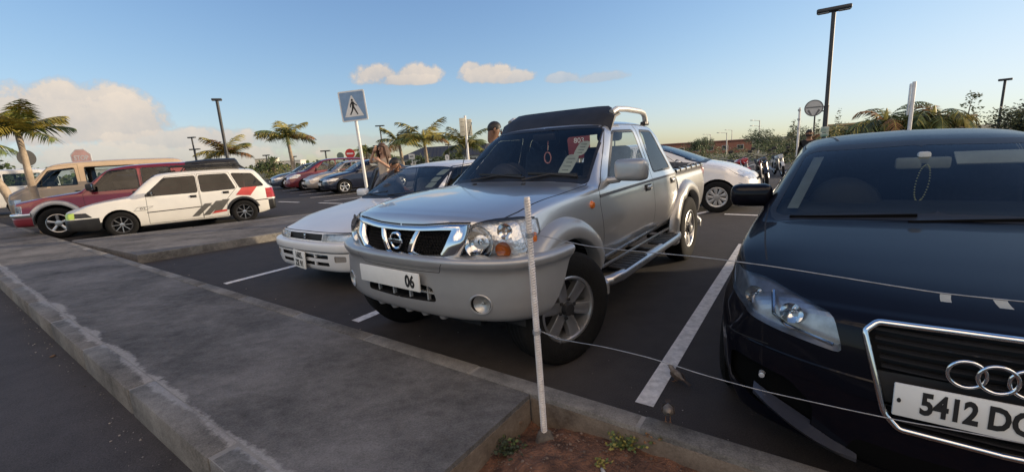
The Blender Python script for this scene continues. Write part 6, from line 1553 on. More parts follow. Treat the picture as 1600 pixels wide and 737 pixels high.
def octo(r_): return [(r_ * math.cos(R(22.5 + 45 * k)), r_ * math.sin(R(22.5 + 45 * k))) for k in range(8)]
b = bmesh.new(); add_prism(b, [(x, -.05, 2.08 + z) for x, z in octo(.36)], (0, .015, 0)); fin(b, 20); pn = link('panel', b, M_white, t); b = bmesh.new(); add_prism(b, [(x, -.053, 2.08 + z) for x, z in octo(.325)], (0, .002, 0)); fin(b, 20); link('faded_sunlit_field', b, mat('faded_sunlit_red', (.72, .44, .38), .5, var=.15, scale=4), pn)  # red paled for fading and for strong sunlight put into the colour
text(pn, 'STOP', .25, M_white, frame((1, 0, 0), (0, 0, 1), (0, -.055, 2.08)), .001, .8, .004)
t = thing('no_entry_sign', 'round red no-entry sign with a white bar on a white post', 'sign', (-10.05, 28.27, 0), R(5)); post(t, 1.7, .035, M_white); b = bmesh.new(); add_lathe(b, [(0, -.05), (.30, -.05), (.30, -.035), (0, -.035)], 32, 'y', (0, 0, 1.88)); fin(b, 30); pn = link('disc', b, M_sred, t); b = bmesh.new(); add_box(b, (0, -.053, 1.88), (.40, .004, .10)); fin(b); link('white_bar', b, M_white, pn)
t = thing('round_sign', 'grey back of a round sign left of the no-entry sign', 'sign', (-14.14, 37.42, -.07), 0); post(t, 1.8, .035, M_white); b = bmesh.new(); add_lathe(b, [(0, -.05), (.30, -.05), (.30, -.035), (0, -.035)], 28, 'y', (0, 0, 1.95)); fin(b, 30); link('disc', b, mat('sign_back', (.16, .20, .17), .6), t)
t = thing('panel_sign', 'two upright cream panels on one white post in front of the last palm', 'sign', (-1.42, 15.94, 0), R(6)); post(t, 2.75, .045, M_white)
for x, z in ((-.115, 2.36), (.135, 2.33)):
    b = bmesh.new(); add_box(b, (x, -.06, z), (.20 if x < 0 else .17, .02, .62 if x < 0 else .58), None, .008); fin(b); p = link('panel', b, mat('cream_panel', (.66, .61, .46), .6, var=.06), t)
    for k in range(3): b = bmesh.new(); add_box(b, (x, -.071, z + .18 - .18 * k), (.13, .003, .012)); fin(b); link('crossbar', b, mat('panel_lines', (.30, .27, .20), .6), p)
t = thing('small_sign', 'small white rectangular sign with a dark stripe beyond the sedan roof', 'sign', (-7.2, 33.2, -.15), 0); post(t, 1.5, .035, M_white); b = bmesh.new(); add_box(b, (0, -.05, 1.60), (.44, .02, .40), None, .01); fin(b); pn = link('panel', b, M_white, t); b = bmesh.new(); add_box(b, (0, -.062, 1.62), (.28, .004, .07)); fin(b); link('stripe', b, M_black, pn)
t = thing('small_sign', 'small white rounded sign on a post by the dark-roofed building', 'sign', (-3.52, 25.76, -.1), 0); post(t, 1.25, .03, M_white); b = bmesh.new(); add_prism(b, [(x, -.05, 1.36 + z) for x, z in rrect(0, 0, .22, .36, .10)], (0, .015, 0)); fin(b, 30); pn = link('panel', b, M_white, t); b = bmesh.new(); add_box(b, (0, -.055, 1.38), (.05, .004, .16)); fin(b); link('mark', b, mat('sign_back', (.16, .20, .17), .6), pn)
t = thing('board_sign', 'white post with a narrow upright board, above the black hatchback roof', 'sign', (8.8, 9.57, -.11), R(52)); post(t, 2.46, .034, mat('post_white', (.66, .66, .65), .45)); b = bmesh.new(); add_box(b, (.10, .05, 2.1), (.20, .025, .66), None, .006); fin(b); link('panel', b, M_white, t)
t = thing('marker_pole', 'thin white pole with small brackets left of the tallest lamp post', 'pole', (9.97, 14.98, -.22)); post(t, 2.48, .035, M_white); b = bmesh.new()
for z in (2.4, 2.1, 1.8): add_box(b, (-.03, -.02, z), (.07, .05, .06))
fin(b); link('bracket', b, M_galv, t)
t = thing('red_sign', 'dark red board with white lettering seen through the cab of the silver pickup', 'sign', (1.92, 11.75, 0), R(-9)); post(t, 1.1, .03, M_galv); b = bmesh.new(); add_box(b, (0, -.05, 1.42), (.62, .02, .60), None, .01); fin(b); pn = link('panel', b, mat('board_red', (.17, .02, .018), .5, var=.1), t); text(pn, '803', .19, M_white, frame((1, 0, 0), (0, 0, 1), (.02, -.062, 1.58)), .001, 1.0)
t = thing('oval_sign', 'dark back of an oval sign on a white post beside the nearest palm', 'sign', (-14.7, 13.55, 0), R(20)); post(t, 2.1, .03, M_white); b = bmesh.new(); add_lathe(b, [(0, -.05), (.24, -.05), (.24, -.035), (0, -.035)], 28, 'y'); fin(b, 30); o = link('disc', b, mat('sign_black_back', (.03, .03, .03), .7), t, (0, 0, 2.1)); o.rotation_euler = (0, 0, R(62))
# ------------------------------------------------------------------ palms and trees
M_pgreen, M_pyel, M_pdark, M_pdry = mat('palm_green', (.12, .15, .04), .55, var=.3), mat('palm_yellow', (.30, .25, .05), .55, var=.3), mat('palm_dark', (.025, .042, .016), .6, var=.3), mat('palm_dry', (.26, .13, .05), .8, var=.3)
M_ptrunk = mat('palm_trunk', (.26, .20, .14), .9, c2=(.44, .36, .27), scale=5, bump=.4, bscale=20)
def palm(base, h, rad, label, seed, nf=15, lean=(0, 0), tr=.12, yellow=.4, group='feathery palms along the car park', sag=.52, nl=34):
    r_ = random.Random(seed); t = thing('palm_tree', label, 'palm tree', base, 0, group); b = bmesh.new(); pr = []
    n = max(8, int(h / .18))
    for i in range(n + 1):
        s = i / n; pr.append((Vector((lean[0] * s * s, lean[1] * s * s, -.3 + (h + .3) * s)), tr * (1.25 - .45 * s) * (1.04 if i % 2 else .95)))
    add_tube(b, [p for p, _ in pr], [q for _, q in pr], 10); fin(b, 60); link('trunk', b, M_ptrunk, t)
    c = Vector((lean[0], lean[1], h)); b = bmesh.new()
    add_tube(b, [c - Vector((0, 0, .1)), c + Vector((0, 0, .25 * rad)), c + Vector((0, 0, .42 * rad))], [tr * .85, tr * .7, .02], 8)
    for f in b.faces: f.material_index = 1
    for i in range(nf):
        a = 2 * pi * i / nf + r_.uniform(-.25, .25); el = R(r_.choice((6, 20, 36, 56)) + r_.uniform(-8, 10)); Lf = rad * r_.uniform(.85, 1.15); d = Vector((math.cos(a), math.sin(a), 0)); g = sag * r_.uniform(.9, 1.35); dry = r_.random() < .10; K = nl
        P_ = []; pos = c.copy(); e = el
        for k in range(K + 1):
            P_.append(pos.copy()); pos = pos + (d * math.cos(e) + Vector((0, 0, math.sin(e)))) * (Lf * 1.15 / K); e -= (g * R(95) / K) * (.5 + k / K)
        mi = 3 if dry else (1 if r_.random() < yellow else (0 if r_.random() < .7 else 2))
        for A, B_, w_ in zip(P_[:-1], P_[1:], np.linspace(.022, .005, K)):
            s = Vector((-d.y, d.x, 0)) * w_ * rad / 1.3; v = [b.verts.new(q) for q in (A + s, A - s, B_ - s, B_ + s)]; f = b.faces.new(v); f.material_index = 1
        side = Vector((-d.y, d.x, 0))
        for k in range(2, K + 1):
            u = k / K; ll = rad * .46 * math.sin(pi * min(1, (.10 + .86 * u))) ** .6 * r_.uniform(.8, 1.1); T = (P_[k] - P_[k-1]).normalized(); up = side.cross(T)
            for sg in (1, -1):
                q = (side * sg * .80 + T * .62 + Vector((0, 0, -.10 - .45 * r_.random()))).normalized(); w_ = T * rad * .016; tip = P_[k] + q * ll + Vector((0, 0, -ll * .22)); md = P_[k] + q * ll * .5
                v = [b.verts.new(x) for x in (P_[k] - w_, md - w_ * 1.1, tip, md + w_ * 1.1, P_[k] + w_)]; f = b.faces.new(v); f.material_index = mi if r_.random() < .8 else r_.choice((0, 1, 1, 2))
    b.normal_update(); link('crown', b, [M_pgreen, M_pyel, M_pdark, M_pdry], t); return t
palm((-12.5, 11.5, 0), 2.66, 1.02, 'nearest tall palm, golden fronds above the beige van at the left edge', 1, 17, (0, 0), .078, .6, sag=.40)
palm((-19.3, 17.0, 0), 3.0, 1.4, 'palm leaning out of the picture at the left edge', 2, 12, (-1.0, -.5), .13)
palm((-15.75, 32.3, 0), 3.35, 1.85, 'slender tallest far palm over the champagne and maroon cars', 3, 13, (-.15, 0), .13, .5)
palm((-25.7, 40.6, 0), 2.75, 2.2, 'small palm behind the leaning lamp post over the wagon', 4, 13, (0, 0), .15, .6)
palm((-15.8, 49.6, -.2), 2.5, 2.1, 'low bushy palm behind the no-entry sign', 5, 14, (0, 0), .16, .55, sag=1.3)
palm((-9.25, 38.9, -.2), 2.95, 1.9, 'dark green palm right of the woman', 6, 13, (-.2, 0), .14, .2)
palm((-6.1, 33.4, -.2), 2.80, 1.95, 'wide-crowned palm in front of the corner of the dark roof', 7, 15, (-.1, 0), .13, .45)
palm((-3.3, 37.9, -.3), 2.5, 2.0, 'palm right behind the cream panel sign', 8, 15, (-.25, 0), .15, .45)
def leaf_tree(base, blobs, n, leaf, mats, label, seed, trunk_h=None, tr=.15, name='leafy_tree', cat='tree', group=None, limbs=True, flat=.8):
    """blobs: (x, y, z, rx, ry, rz) ellipsoids filled with small leaf faces"""
    r_ = random.Random(seed); t = thing(name, label, cat, base, 0, group)
    b = bmesh.new(); bz = min(q[2] for q in blobs)
    add_tube(b, [(0, 0, -.4), (.02, .01, bz * .5), (0, 0, max(bz, .2))], [tr * 1.2, tr, tr * .8], 8)
    if limbs:
        for x, y, z, a, c, d in blobs: add_tube(b, [(0, 0, max(.1, bz * .7)), (x * .5, y * .5, (bz + z) * .5), (x, y, z + d * .4)], [tr * .6, tr * .35, tr * .1], 5)
    fin(b); link('trunk' if cat == 'tree' else 'stem', b, mat('bark', (.10, .075, .05), .9, var=.3), t)
    b = bmesh.new(); tot = sum((q[3] * q[4] * q[5]) ** (2 / 3) for q in blobs)
    for q in blobs:
        k = int(n * (q[3] * q[4] * q[5]) ** (2 / 3) / tot); cl = [Vector((r_.gauss(0, 1), r_.gauss(0, 1), r_.gauss(0, 1))).normalized() * r_.uniform(.55, 1.0) for _ in range(max(8, k // 26))]
        for i in range(k):
            c = r_.choice(cl) + Vector((r_.gauss(0, .17), r_.gauss(0, .17), r_.gauss(0, .15)))
            p = Vector((q[0] + c.x * q[3], q[1] + c.y * q[4], q[2] + c.z * q[5])); d = Vector((r_.gauss(0, 1), r_.gauss(0, 1), r_.gauss(0, flat))).normalized(); s = d.orthogonal().normalized(); z = leaf * r_.uniform(.6, 1.3)
            v = [b.verts.new(p), b.verts.new(p + d * z * .5 + s * z * .28), b.verts.new(p + d * z), b.verts.new(p + d * z * .5 - s * z * .28)]; f = b.faces.new(v); f.material_index = r_.randrange(len(mats))
    b.normal_update(); link('crown' if cat == 'tree' else 'foliage', b, mats, t); return t
F1, F2, F3, F4 = mat('leaf_mid', (.07, .105, .03), .7, var=.3), mat('leaf_dark', (.025, .042, .016), .7, var=.3), mat('leaf_olive', (.09, .095, .03), .7, var=.3), mat('leaf_gold', (.28, .20, .03), .7, var=.3)
def rb(n, sx_, sy_, z0, z1, r0, r1, seed):
    q = random.Random(seed); return [(q.uniform(-sx_, sx_), q.uniform(-sy_, sy_), q.uniform(z0, z1), q.uniform(r0, r1), q.uniform(r0, r1), q.uniform(r0, r1) * .75) for _ in range(n)]
leaf_tree((45, 72, -1.9), rb(9, 4.6, 3, 1.8, 3.6, 1.3, 2.2, 1), 11000, .22, [F2, F2, F1], 'broad dark tree with a domed crown behind the twin-armed street light', 1, tr=.3)
leaf_tree((37, 57, -1.8), rb(9, 4.2, 2.5, .8, 2.0, 1.0, 1.6, 2), 9500, .18, [F1, F3, F2], 'green spreading tree beyond the parked motorcycles', 2, tr=.25)
leaf_tree((38.5, 86, -2.2), rb(6, 1.9, 1.8, 2.0, 3.0, 1.2, 1.6, 3), 5000, .22, [F1, F2], 'round-topped small tree above the hedge behind the white hatchback', 3, tr=.22)
for i, (x, y, hh, lb) in enumerate(((20.6, 31.5, 2.6, 'sparse feathery young conifer left of the thin white pole'), (23.4, 33.0, 2.5, 'sparse feathery young conifer between white pole and tallest lamp post'), (26.4, 35.0, 3.3, 'sparse feathery conifer just right of the tallest lamp post'))):
    leaf_tree((x, y, -.8), [(0, 0, .4 + hh * k / 7, .62 * (1 - k / 8.5), .62 * (1 - k / 8.5), .24) for k in range(8)], 900, .16, [F2, F3], lb, 10 + i, tr=.05, limbs=False, group='feathery young conifers', name='conifer_tree')
for i, (x, y, w_, h, lb, m) in enumerate(((17.5, 30.5, 4.2, 1.45, 'clipped green hedge behind the white hatchback and motorcycles', [F1, F3, F1]), (27.5, 33.0, 3.6, .7, 'low dark hedge beyond the motorcycles', [F2, F1]), (12.5, 30.5, 2.6, 1.15, 'yellow-green bush beside the tail of the silver pickup', [F3, F1]), (34, 38, 3, .7, 'low hedge strip left of the thin white pole', [F1, F2]))):
    leaf_tree((x, y, gz(x, y)), [(w_ * (k / 4 - 1), w_ * -.6 * (k / 4 - 1), h * .5, w_ * .24, .6, h * .55) for k in range(9)], 2600, .13, m, lb, 20 + i, tr=.05, limbs=False, name='hedge', cat='hedge')
leaf_tree((-24.5, 43, 0), [(2.2 * (k - 4), .5 * (k % 3), .55, 1.7, 1.0, .62 + .2 * (k % 2)) for k in range(10)], 5200, .16, [F3, F1, mat('leaf_straw', (.20, .17, .05), .8, var=.3)], 'straw-green hedge behind the wagon tail and the far row', 31, tr=.06, limbs=False, name='hedge', cat='hedge')
leaf_tree((-33, 62, 0), rb(5, 1.6, 1.2, 1.0, 2.1, .8, 1.2, 7), 1400, .26, [F2, F1], 'dark rounded tree beside the tallest far palm', 33, tr=.2)
leaf_tree((-29.5, 24.6, 0), rb(6, 2.8, 1.5, .8, 1.9, 1.0, 1.5, 8), 1800, .24, [F2, F2, F1], 'dark tree behind the white van at the left edge', 34, tr=.2)
leaf_tree((-9.4, 62, -.6), rb(6, 4.2, 1.2, 1.0, 1.8, .9, 1.3, 9), 1800, .28, [F2, F1], 'dark shrubby tree between the two middle palms', 35, tr=.2)
leaf_tree((-21.5, 68, -.3), rb(6, 4.0, 1.2, .8, 1.7, .8, 1.2, 10), 1600, .28, [F2, F1], 'dark shrubby tree behind the low bushy palm', 36, tr=.2)
# garden in front of the tan building
for i, (x, y, h, rd, lb) in enumerate(((18.1, 23.9, 1.5, 1.5, 'squat garden palm arching low at the left of the garden'), (19.6, 22.7, 2.25, 1.7, 'garden palm with upright fronds above the hatchback roof'), (20.4, 22.0, 1.95, 1.6, 'garden palm right behind the white board post'), (20.9, 21.5, 2.2, 1.7, 'dark garden palm beside the golden shrub'))):
    palm((x, y, -.55), h, rd, lb, 40 + i, 17, (0, 0), .12, .12, group='dark palms in the garden on the right', sag=1.0, nl=22)
leaf_tree((19.5, 23.1, -.55), [(-1.0, .8, 1.3, .9, .7, .9), (.1, .1, 1.65, 1.0, .8, .9), (1.4, -.9, 1.7, 1.0, .8, .95)], 8000, .13, [F2, F1, F1], 'dense dark shrub filling the garden behind the palms', 45, tr=.08, name='shrub', cat='shrub')
leaf_tree((21.5, 20.9, -.55), rb(6, .7, .6, 1.3, 2.4, .55, .8, 12), 3400, .11, [F4, F4, F3], 'golden-leaved shrub at the right end of the garden', 46, tr=.06, name='shrub', cat='shrub')
leaf_tree((21.7, 20.7, -.55), [(0, 0, 2.3, .4, .4, .4), (.1, 0, 2.8, .35, .3, .4), (.2, 0, 3.2, .25, .25, .3)], 330, .12, [F3, F1], 'thin wispy sapling above the golden shrub', 47, tr=.03)
leaf_tree((23.6, 19.4, -.6), rb(8, 1.0, .9, 1.0, 2.3, .65, 1.0, 13), 5000, .13, [F2, F3], 'dark bushy tree cut by the right edge', 48, tr=.15)
# ------------------------------------------------------------------ motorcycles
def motorcycle(base, rz, label, c, lean=6):
    t = thing('motorcycle', label, 'motorcycle', base, rz, 'motorcycles parked beyond the white hatchback'); t.rotation_euler = (R(lean), 0, rz); pm = paint('bike_' + c, dict(red=(.42, .02, .02), black=(.015, .015, .016), white=(.55, .55, .53))[c], 0, .3, .8)
    for x, r_ in ((.70, .30), (-.68, .30)):
        w_ = bpy.data.objects.new('wheel', None); col.objects.link(w_); w_.parent = t; w_.location = (x, 0, r_)
        b = bmesh.new(); add_tube(b, [(r_ * .83 * math.cos(a), 0, r_ * .83 * math.sin(a)) for a in [2*pi*k/28 for k in range(28)]], r_ * .17, 8, True); fin(b, 60); link('tyre', b, M_rubber, w_)
        b = bmesh.new(); add_tube(b, [(r_ * .62 * math.cos(a), 0, r_ * .62 * math.sin(a)) for a in [2*pi*k/28 for k in range(28)]], .022, 6, True); add_lathe(b, [(0, -.06), (.05, -.06), (.05, .06), (0, .06)], 10, 'y')
        for k in range(6): a = pi * k / 3; add_tube(b, [(.04 * math.cos(a), 0, .04 * math.sin(a)), (r_ * .62 * math.cos(a), 0, r_ * .62 * math.sin(a))], .012, 5)
        fin(b); link('rim', b, M_alloy, w_)
    b = bmesh.new()
    for sg in (1, -1): add_tube(b, [(.70, .08 * sg, .30), (.48, .08 * sg, .86)], .024, 6)
    fin(b); link('fork', b, M_alloy, t)
    b = bmesh.new(); add_tube(b, [(.50, 0, .84), (.25, 0, .60), (-.1, 0, .42), (-.68, .07, .30)], .025, 6); add_tube(b, [(.45, 0, .74), (.30, 0, .34), (-.2, 0, .30)], .022, 6); add_tube(b, [(.1, 0, .66), (-.6, 0, .72)], .022, 6); add_tube(b, [(-.25, .1, .40), (-.55, .1, .70)], .022, 6); fin(b); link('frame', b, M_black, t)
    b = bmesh.new(); add_box(b, (.06, 0, .36), (.34, .26, .26), None, .05); add_lathe(b, [(0, -.14), (.09, -.14), (.09, .14), (0, .14)], 14, 'y', (-.06, 0, .34)); fin(b); link('engine', b, M_alloyd, t)
    b = bmesh.new(); add_box(b, (.20, 0, .78), (.50, .26, .20), rotm(0, R(-6), 0), .085); fin(b, 60); link('fuel_tank', b, pm, t)
    b = bmesh.new(); add_box(b, (-.32, 0, .76), (.62, .24, .09), rotm(0, R(8), 0), .04); fin(b, 60); link('seat', b, M_seat, t)
    b = bmesh.new(); add_box(b, (-.62, 0, .74), (.34, .18, .10), rotm(0, R(18), 0), .04); add_box(b, (-.05, .12, .60), (.30, .03, .16), rotm(0, R(-20), 0), .012); add_box(b, (-.05, -.12, .60), (.30, .03, .16), rotm(0, R(-20), 0), .012); fin(b, 60); link('tail_fairing', b, pm, t)
    b = bmesh.new(); add_lathe(b, [(.325, -.06), (.345, -.05), (.35, 0), (.345, .05), (.325, .06)], 16, 'y', (.70, 0, .30), R(30), R(150)); fin(b); link('mudguard', b, pm, t)
    b = bmesh.new(); add_tube(b, [(.38, -.36, .96), (.44, -.22, 1.0), (.46, 0, .92), (.44, .22, 1.0), (.38, .36, .96)], .014, 6); fin(b); hb = link('handlebar', b, M_black, t)
    for sg in (1, -1):
        b = bmesh.new(); add_tube(b, [(.42, .24 * sg, 1.0), (.42, .30 * sg, 1.14)], .006, 5); add_box(b, (.42, .33 * sg, 1.16), (.02, .13, .08), None, .01); fin(b); link('mirror', b, M_black, hb)
    b = bmesh.new(); add_box(b, (.56, 0, .84), (.16, .20, .18), None, .05); fin(b); hl_ = link('headlight_cowl', b, pm, t); lamp_bowl(hl_, (.645, 0, .85), .065, M_bowl, (1, 0, .0), .5, 'headlight')
    b = bmesh.new(); add_tube(b, [(.2, -.12, .30), (-.2, -.16, .26), (-.75, -.19, .36)], [.03, .04, .055], 8); fin(b); link('exhaust', b, M_galv, t)
    b = bmesh.new(); add_box(b, (.80, 0, .62), (.012, .20, .10)) if False else add_box(b, (-.82, 0, .60), (.012, .18, .12), None, .003); fin(b); link('number_plate', b, M_plate, t)
motorcycle((8.22, 13.95, -.17), R(-112), 'black and silver motorcycle with its round headlight facing the camera', 'black')
motorcycle((7.50, 14.0, -.15), R(-98), 'red motorcycle parked left of the black and silver one', 'red')
motorcycle((11.7, 18.7, -.32), R(-110), 'small pale motorcycle standing behind the black and silver one', 'white')
# far belt of scrub and trees on the horizon: one mass, nobody could count it
b = bmesh.new(); rt = random.Random(77)
for i in range(15000):
    a = rt.uniform(R(-100), R(95)); d = rt.uniform(150, 230); hgt = 2.2 + 1.5 * mnoise.noise(Vector((a * 14, 0, 3))) + .8 * mnoise.noise(Vector((a * 60, 1, 3)))
    if hgt < .9: continue
    x, y = math.sin(a) * d, math.cos(a) * d; p = Vector((x, y, gz(x, y) - .2 + hgt * rt.random() ** .7)); q = Vector((rt.gauss(0, 1), rt.gauss(0, 1), rt.gauss(0, .7))).normalized(); s = q.orthogonal().normalized(); z = rt.uniform(.7, 1.5)
    v = [b.verts.new(p), b.verts.new(p + q * z * .5 + s * z * .35), b.verts.new(p + q * z), b.verts.new(p + q * z * .5 - s * z * .35)]; f = b.faces.new(v); f.material_index = rt.randrange(3)
b.normal_update(); o = link('treeline', b, [F1, F2, F3]); o['kind'] = 'stuff'
# ------------------------------------------------------------------ people
M_skin1, M_skin2, M_skin3 = mat('skin_light', (.46, .27, .18), .6, var=.06), mat('skin_tan', (.30, .155, .09), .6, var=.06), mat('skin_brown', (.19, .095, .055), .6, var=.06)
M_hairb, M_hairk = mat('hair_brown', (.075, .036, .02), .6, var=.35, scale=40), mat('hair_black', (.012, .010, .009), .55, var=.3, scale=40)
BASEJ = dict(pel=(0, 0, .95), sp=(.01, 0, 1.10), ch=(.0, 0, 1.30), nk=(-.005, 0, 1.47), hd0=(.015, 0, 1.55), hd1=(.02, 0, 1.645), hd2=(.015, 0, 1.715),
    sL=(0, .175, 1.40), eL=(-.03, .235, 1.13), wL=(.05, .25, .89), sR=(0, -.175, 1.40), eR=(-.03, -.235, 1.13), wR=(.05, -.25, .89),
    hL=(0, .095, .90), kL=(.02, .10, .50), aL=(-.02, .105, .09), tL=(.14, .115, .035), hR=(0, -.095, .90), kR=(.02, -.10, .50), aR=(-.02, -.105, .09), tR=(.14, -.115, .035))
RAD = dict(pel=.135, sp=.125, ch=.145, nk=.055, hd0=.070, hd1=.092, hd2=.070, sL=.062, eL=.044, wL=.029, sR=.062, eR=.044, wR=.029, hL=.092, kL=.060, aL=.042, tL=.036, hR=.092, kR=.060, aR=.042, tR=.036)
EDG = [('pel', 'sp'), ('sp', 'ch'), ('ch', 'nk'), ('nk', 'hd0'), ('hd0', 'hd1'), ('hd1', 'hd2'), ('ch', 'sL'), ('sL', 'eL'), ('eL', 'wL'), ('ch', 'sR'), ('sR', 'eR'), ('eR', 'wR'), ('pel', 'hL'), ('hL', 'kL'), ('kL', 'aL'), ('aL', 'tL'), ('pel', 'hR'), ('hR', 'kR'), ('kR', 'aR'), ('aR', 'tR')]
def person(label, base, rz, pose, shirt, trousers, skin, hairm, hair='short', sleeve=.5, scale=1.0, beard=False, slim=1.0):
    root = thing('person', label, 'person', base, rz); J = {k: Vector(v) for k, v in BASEJ.items()}
    for k, v in pose.items():
        if k != '_face': J[k] = Vector(v)
    nm = list(J); me = bpy.data.meshes.new('body'); me.from_pydata([J[k] * scale for k in nm], [(nm.index(a), nm.index(b_)) for a, b_ in EDG], [])
    o = bpy.data.objects.new('body', me); col.objects.link(o); o.modifiers.new('skin', 'SKIN'); s = o.modifiers.new('sub', 'SUBSURF'); s.levels = s.render_levels = 2
    for i, k in enumerate(nm):
        r_ = RAD[k] * scale * (slim if k in ('pel', 'sp', 'ch', 'sL', 'sR', 'eL', 'eR', 'hL', 'hR') else 1); sv = me.skin_vertices[0].data[i]; sv.radius = (r_, r_ * (1.28 if k in ('pel', 'sp', 'ch') else .92 if k.startswith('hd') else 1.0)) if False else (r_, r_); sv.use_root = (k == 'pel')
    bpy.context.view_layer.update(); ev = o.evaluated_get(bpy.context.evaluated_depsgraph_get()); m2 = bpy.data.meshes.new_from_object(ev); bpy.data.objects.remove(o)
    b = bmesh.new(); b.from_mesh(m2); nb = len(b.faces)
    shoes = M_black; mats = [shirt, trousers, skin, shoes, M_hairk, hairm]
    seg = [(J[a] * scale, J[c] * scale, a, c) for a, c in EDG]
    for f in b.faces:
        p = f.calc_center_median(); best = None
        for A, B, a, c in seg:
            ab = B - A; t = max(0, min(1, (p - A).dot(ab) / ab.length_squared)); dd = (p - (A + ab * t)).length - .6 * (RAD[a] * (1 - t) + RAD[c] * t)
            if best is None or dd < best[0]: best = (dd, a, c, t)
        _, a, c, t = best
        if a.startswith('hd') or c.startswith('hd') or (c == 'nk' and t > .75): mi = 2
        elif a in ('sL', 'sR'): mi = 0 if t < sleeve * 2 else 2
        elif a in ('eL', 'eR'): mi = 0 if t < sleeve * 2 - 1 else 2
        elif a in ('aL', 'aR') or (c in ('aL', 'aR') and t > .93): mi = 3
        elif a in ('hL', 'hR', 'kL', 'kR') or c in ('hL', 'hR') or (a == 'pel' and p.z < .98 * scale): mi = 1
        else: mi = 0
        f.material_index = mi; f.smooth = True
    def tagmi(i, n0):
        for f in list(b.faces)[n0:]: f.material_index = i; f.smooth = True
    h0, h1, h2 = J['hd0'] * scale, J['hd1'] * scale, J['hd2'] * scale; up = (h2 - h0).normalized(); fw = Vector(pose.get('_face', (1, 0, 0))); fw = (fw - up * fw.dot(up)).normalized(); sd = up.cross(fw)
    hc = h1 + fw * .012; n0 = len(b.faces); add_tube(b, [hc + fw * .080 + up * .018, hc + fw * .100 - up * .022, hc + fw * .085 - up * .03], [.010, .017, .008], 8); add_tube(b, [hc + fw * .06 - up * .085, hc + fw * .078 - up * .08], [.035, .02], 8)
    for sg in (1, -1): add_tube(b, [hc + sd * .085 * sg + up * .025 - fw * .02, hc + sd * .098 * sg - fw * .03, hc + sd * .086 * sg - up * .03 - fw * .02], [.008, .016, .010], 7)
    tagmi(2, n0); n0 = len(b.faces)
    for sg in (1, -1): add_lathe(b, [(0, .012), (.012, 0), (0, -.012)], 8, 'z', hc + fw * .080 + sd * .034 * sg + up * .010); add_tube(b, [hc + fw * .088 + sd * .016 * sg + up * .034, hc + fw * .080 + sd * .052 * sg + up * .034], .006, 5)
    add_tube(b, [hc + fw * .083 - up * .052 + sd * .022, hc + fw * .088 - up * .053, hc + fw * .083 - up * .052 - sd * .022], .005, 5); tagmi(4, n0)
    for s_ in ('L', 'R'):                                  # hands: palm, four fingers, thumb
        w_, e = J['w' + s_] * scale, J['e' + s_] * scale; d = (w_ - e).normalized(); q = d.orthogonal().normalized() if abs(d.z) < .2 else d.cross(Vector((0, 1, 0))).normalized(); k_ = d.cross(q); n0 = len(b.faces)
        add_tube(b, [w_ - d * .02, w_ + d * .03, w_ + d * .085], [.026, .036, .034], 8)
        for i, ln in enumerate((.065, .078, .072, .055)):
            o_ = w_ + d * .08 + q * (.024 - .016 * i); add_tube(b, [o_, o_ + d * ln * .5 + k_ * .006, o_ + d * ln * .8 + k_ * .022], [.009, .0085, .007], 6)
        add_tube(b, [w_ + d * .025 + q * .028, w_ + d * .06 + q * .052, w_ + d * .085 + q * .055 + k_ * .01], [.012, .010, .008], 6); tagmi(2, n0)
    link('body', b, mats, root)
    hb = bmesh.new(); rows = []; rr = random.Random(3)
    for i in range(9):
        th = R(112) * i / 8; row = []
        for k in range(20):
            a = 2 * pi * k / 20; fr_ = math.cos(a); r_ = .104 - .010 * (i / 8) ** 3 + .002 * rr.random(); lim = th * (1.22 - .32 * (1 + fr_) + .03 * math.sin(k * 2.7)); row.append(hb.verts.new(h1 + up * (.016 + r_ * 1.0 * math.cos(lim)) + (fw * fr_ * .98 + sd * math.sin(a) * .90) * r_ * math.sin(lim)))
        rows.append(row)
    for A, B in zip(rows[:-1], rows[1:]):
        for k in range(20): hb.faces.new((A[k], A[(k+1) % 20], B[(k+1) % 20], B[k]))
    bmesh.ops.remove_doubles(hb, verts=hb.verts, dist=.002)
    if hair == 'long':
        for k in range(26):
            a = R(70 + 220 * k / 25); st = h1 + up * .05 + (fw * math.cos(a) + sd * math.sin(a)) * .095; dn = Vector((0, 0, -1)); o2 = (fw * math.cos(a) + sd * math.sin(a))
            add_tube(hb, [st, st + dn * .12 + o2 * .035, st + dn * (.26 + .05 * rr.random()) + o2 * (.03 + .02 * rr.random()) - fw * .03, st + dn * (.38 + .1 * rr.random()) - fw * .05], [.022, .026, .022, .004], 6)
    fin(hb, 80); link('hair', hb, hairm, root)
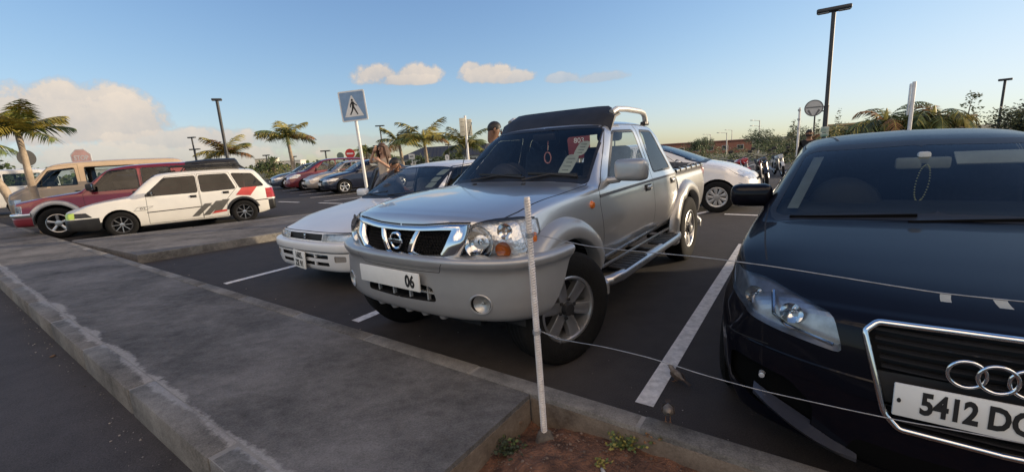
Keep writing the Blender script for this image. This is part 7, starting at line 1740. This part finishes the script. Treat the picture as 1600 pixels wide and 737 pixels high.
    if beard:
        bb = bmesh.new()
        for k in range(13):
            a = R(-75 + 150 * k / 12); p = hc - up * .055 + (fw * math.cos(a) * .085 + sd * math.sin(a) * .082); add_tube(bb, [p + up * .03, p - up * .03], [.014, .010], 6)
        fin(bb); link('beard', bb, hairm, root)
    return root
C_cream, C_olive, C_black, C_jeans, C_grey = mat('cloth_cream', (.58, .46, .34), .9, var=.1), mat('cloth_pale_green', (.34, .42, .33), .9, var=.1), mat('cloth_black', (.012, .012, .013), .9, var=.2), mat('cloth_jeans', (.05, .07, .12), .9, var=.2), mat('cloth_grey', (.16, .16, .17), .9, var=.2)
person('long-haired woman in a cream top raising an arm beside the white sedan', (-2.70, 9.62, 0), R(-115), dict(eR=(.16, -.26, 1.36), wR=(.17, -.10, 1.58), eL=(.10, .25, 1.20), wL=(.24, .08, 1.38), hd1=(.03, .01, 1.645), hd2=(.035, .02, 1.715)), C_cream, C_jeans, M_skin1, M_hairb, 'long', .35, 1.0, slim=.82)
person('dark-haired person stooping at the open door of the white sedan', (-2.10, 7.28, 0), R(-20), dict(pel=(-.15, 0, .80), sp=(-.06, 0, .93), ch=(.10, 0, 1.08), nk=(.20, 0, 1.19), hd0=(.24, 0, 1.245), hd1=(.265, 0, 1.31), hd2=(.28, 0, 1.37), sL=(.11, .17, 1.13), eL=(.24, .22, .90), wL=(.42, .14, .84), sR=(.11, -.17, 1.13), eR=(.24, -.22, .90), wR=(.42, -.14, .84), hL=(-.15, .095, .76), hR=(-.15, -.095, .76), kL=(.06, .11, .46), kR=(.06, -.11, .46), aL=(-.08, .11, .09), aR=(-.08, -.11, .09), tL=(.08, .12, .035), tR=(.08, -.12, .035)), C_grey, C_jeans, M_skin2, M_hairk, 'short', .5)
person('short-haired man in a pale green shirt standing behind the cab of the silver pickup', (-.20, 6.02, 0), R(12), dict(hd1=(.045, 0, 1.635), hd2=(.06, 0, 1.70)), C_olive, C_jeans, M_skin3, M_hairk, 'short', .6, 1.045, slim=1.1)
person('bearded man in black standing between the white pole and the tallest lamp post', (9.1, 13.17, -.25), R(-125), dict(), C_black, C_black, M_skin2, M_hairk, 'short', .95, 1.0, True)
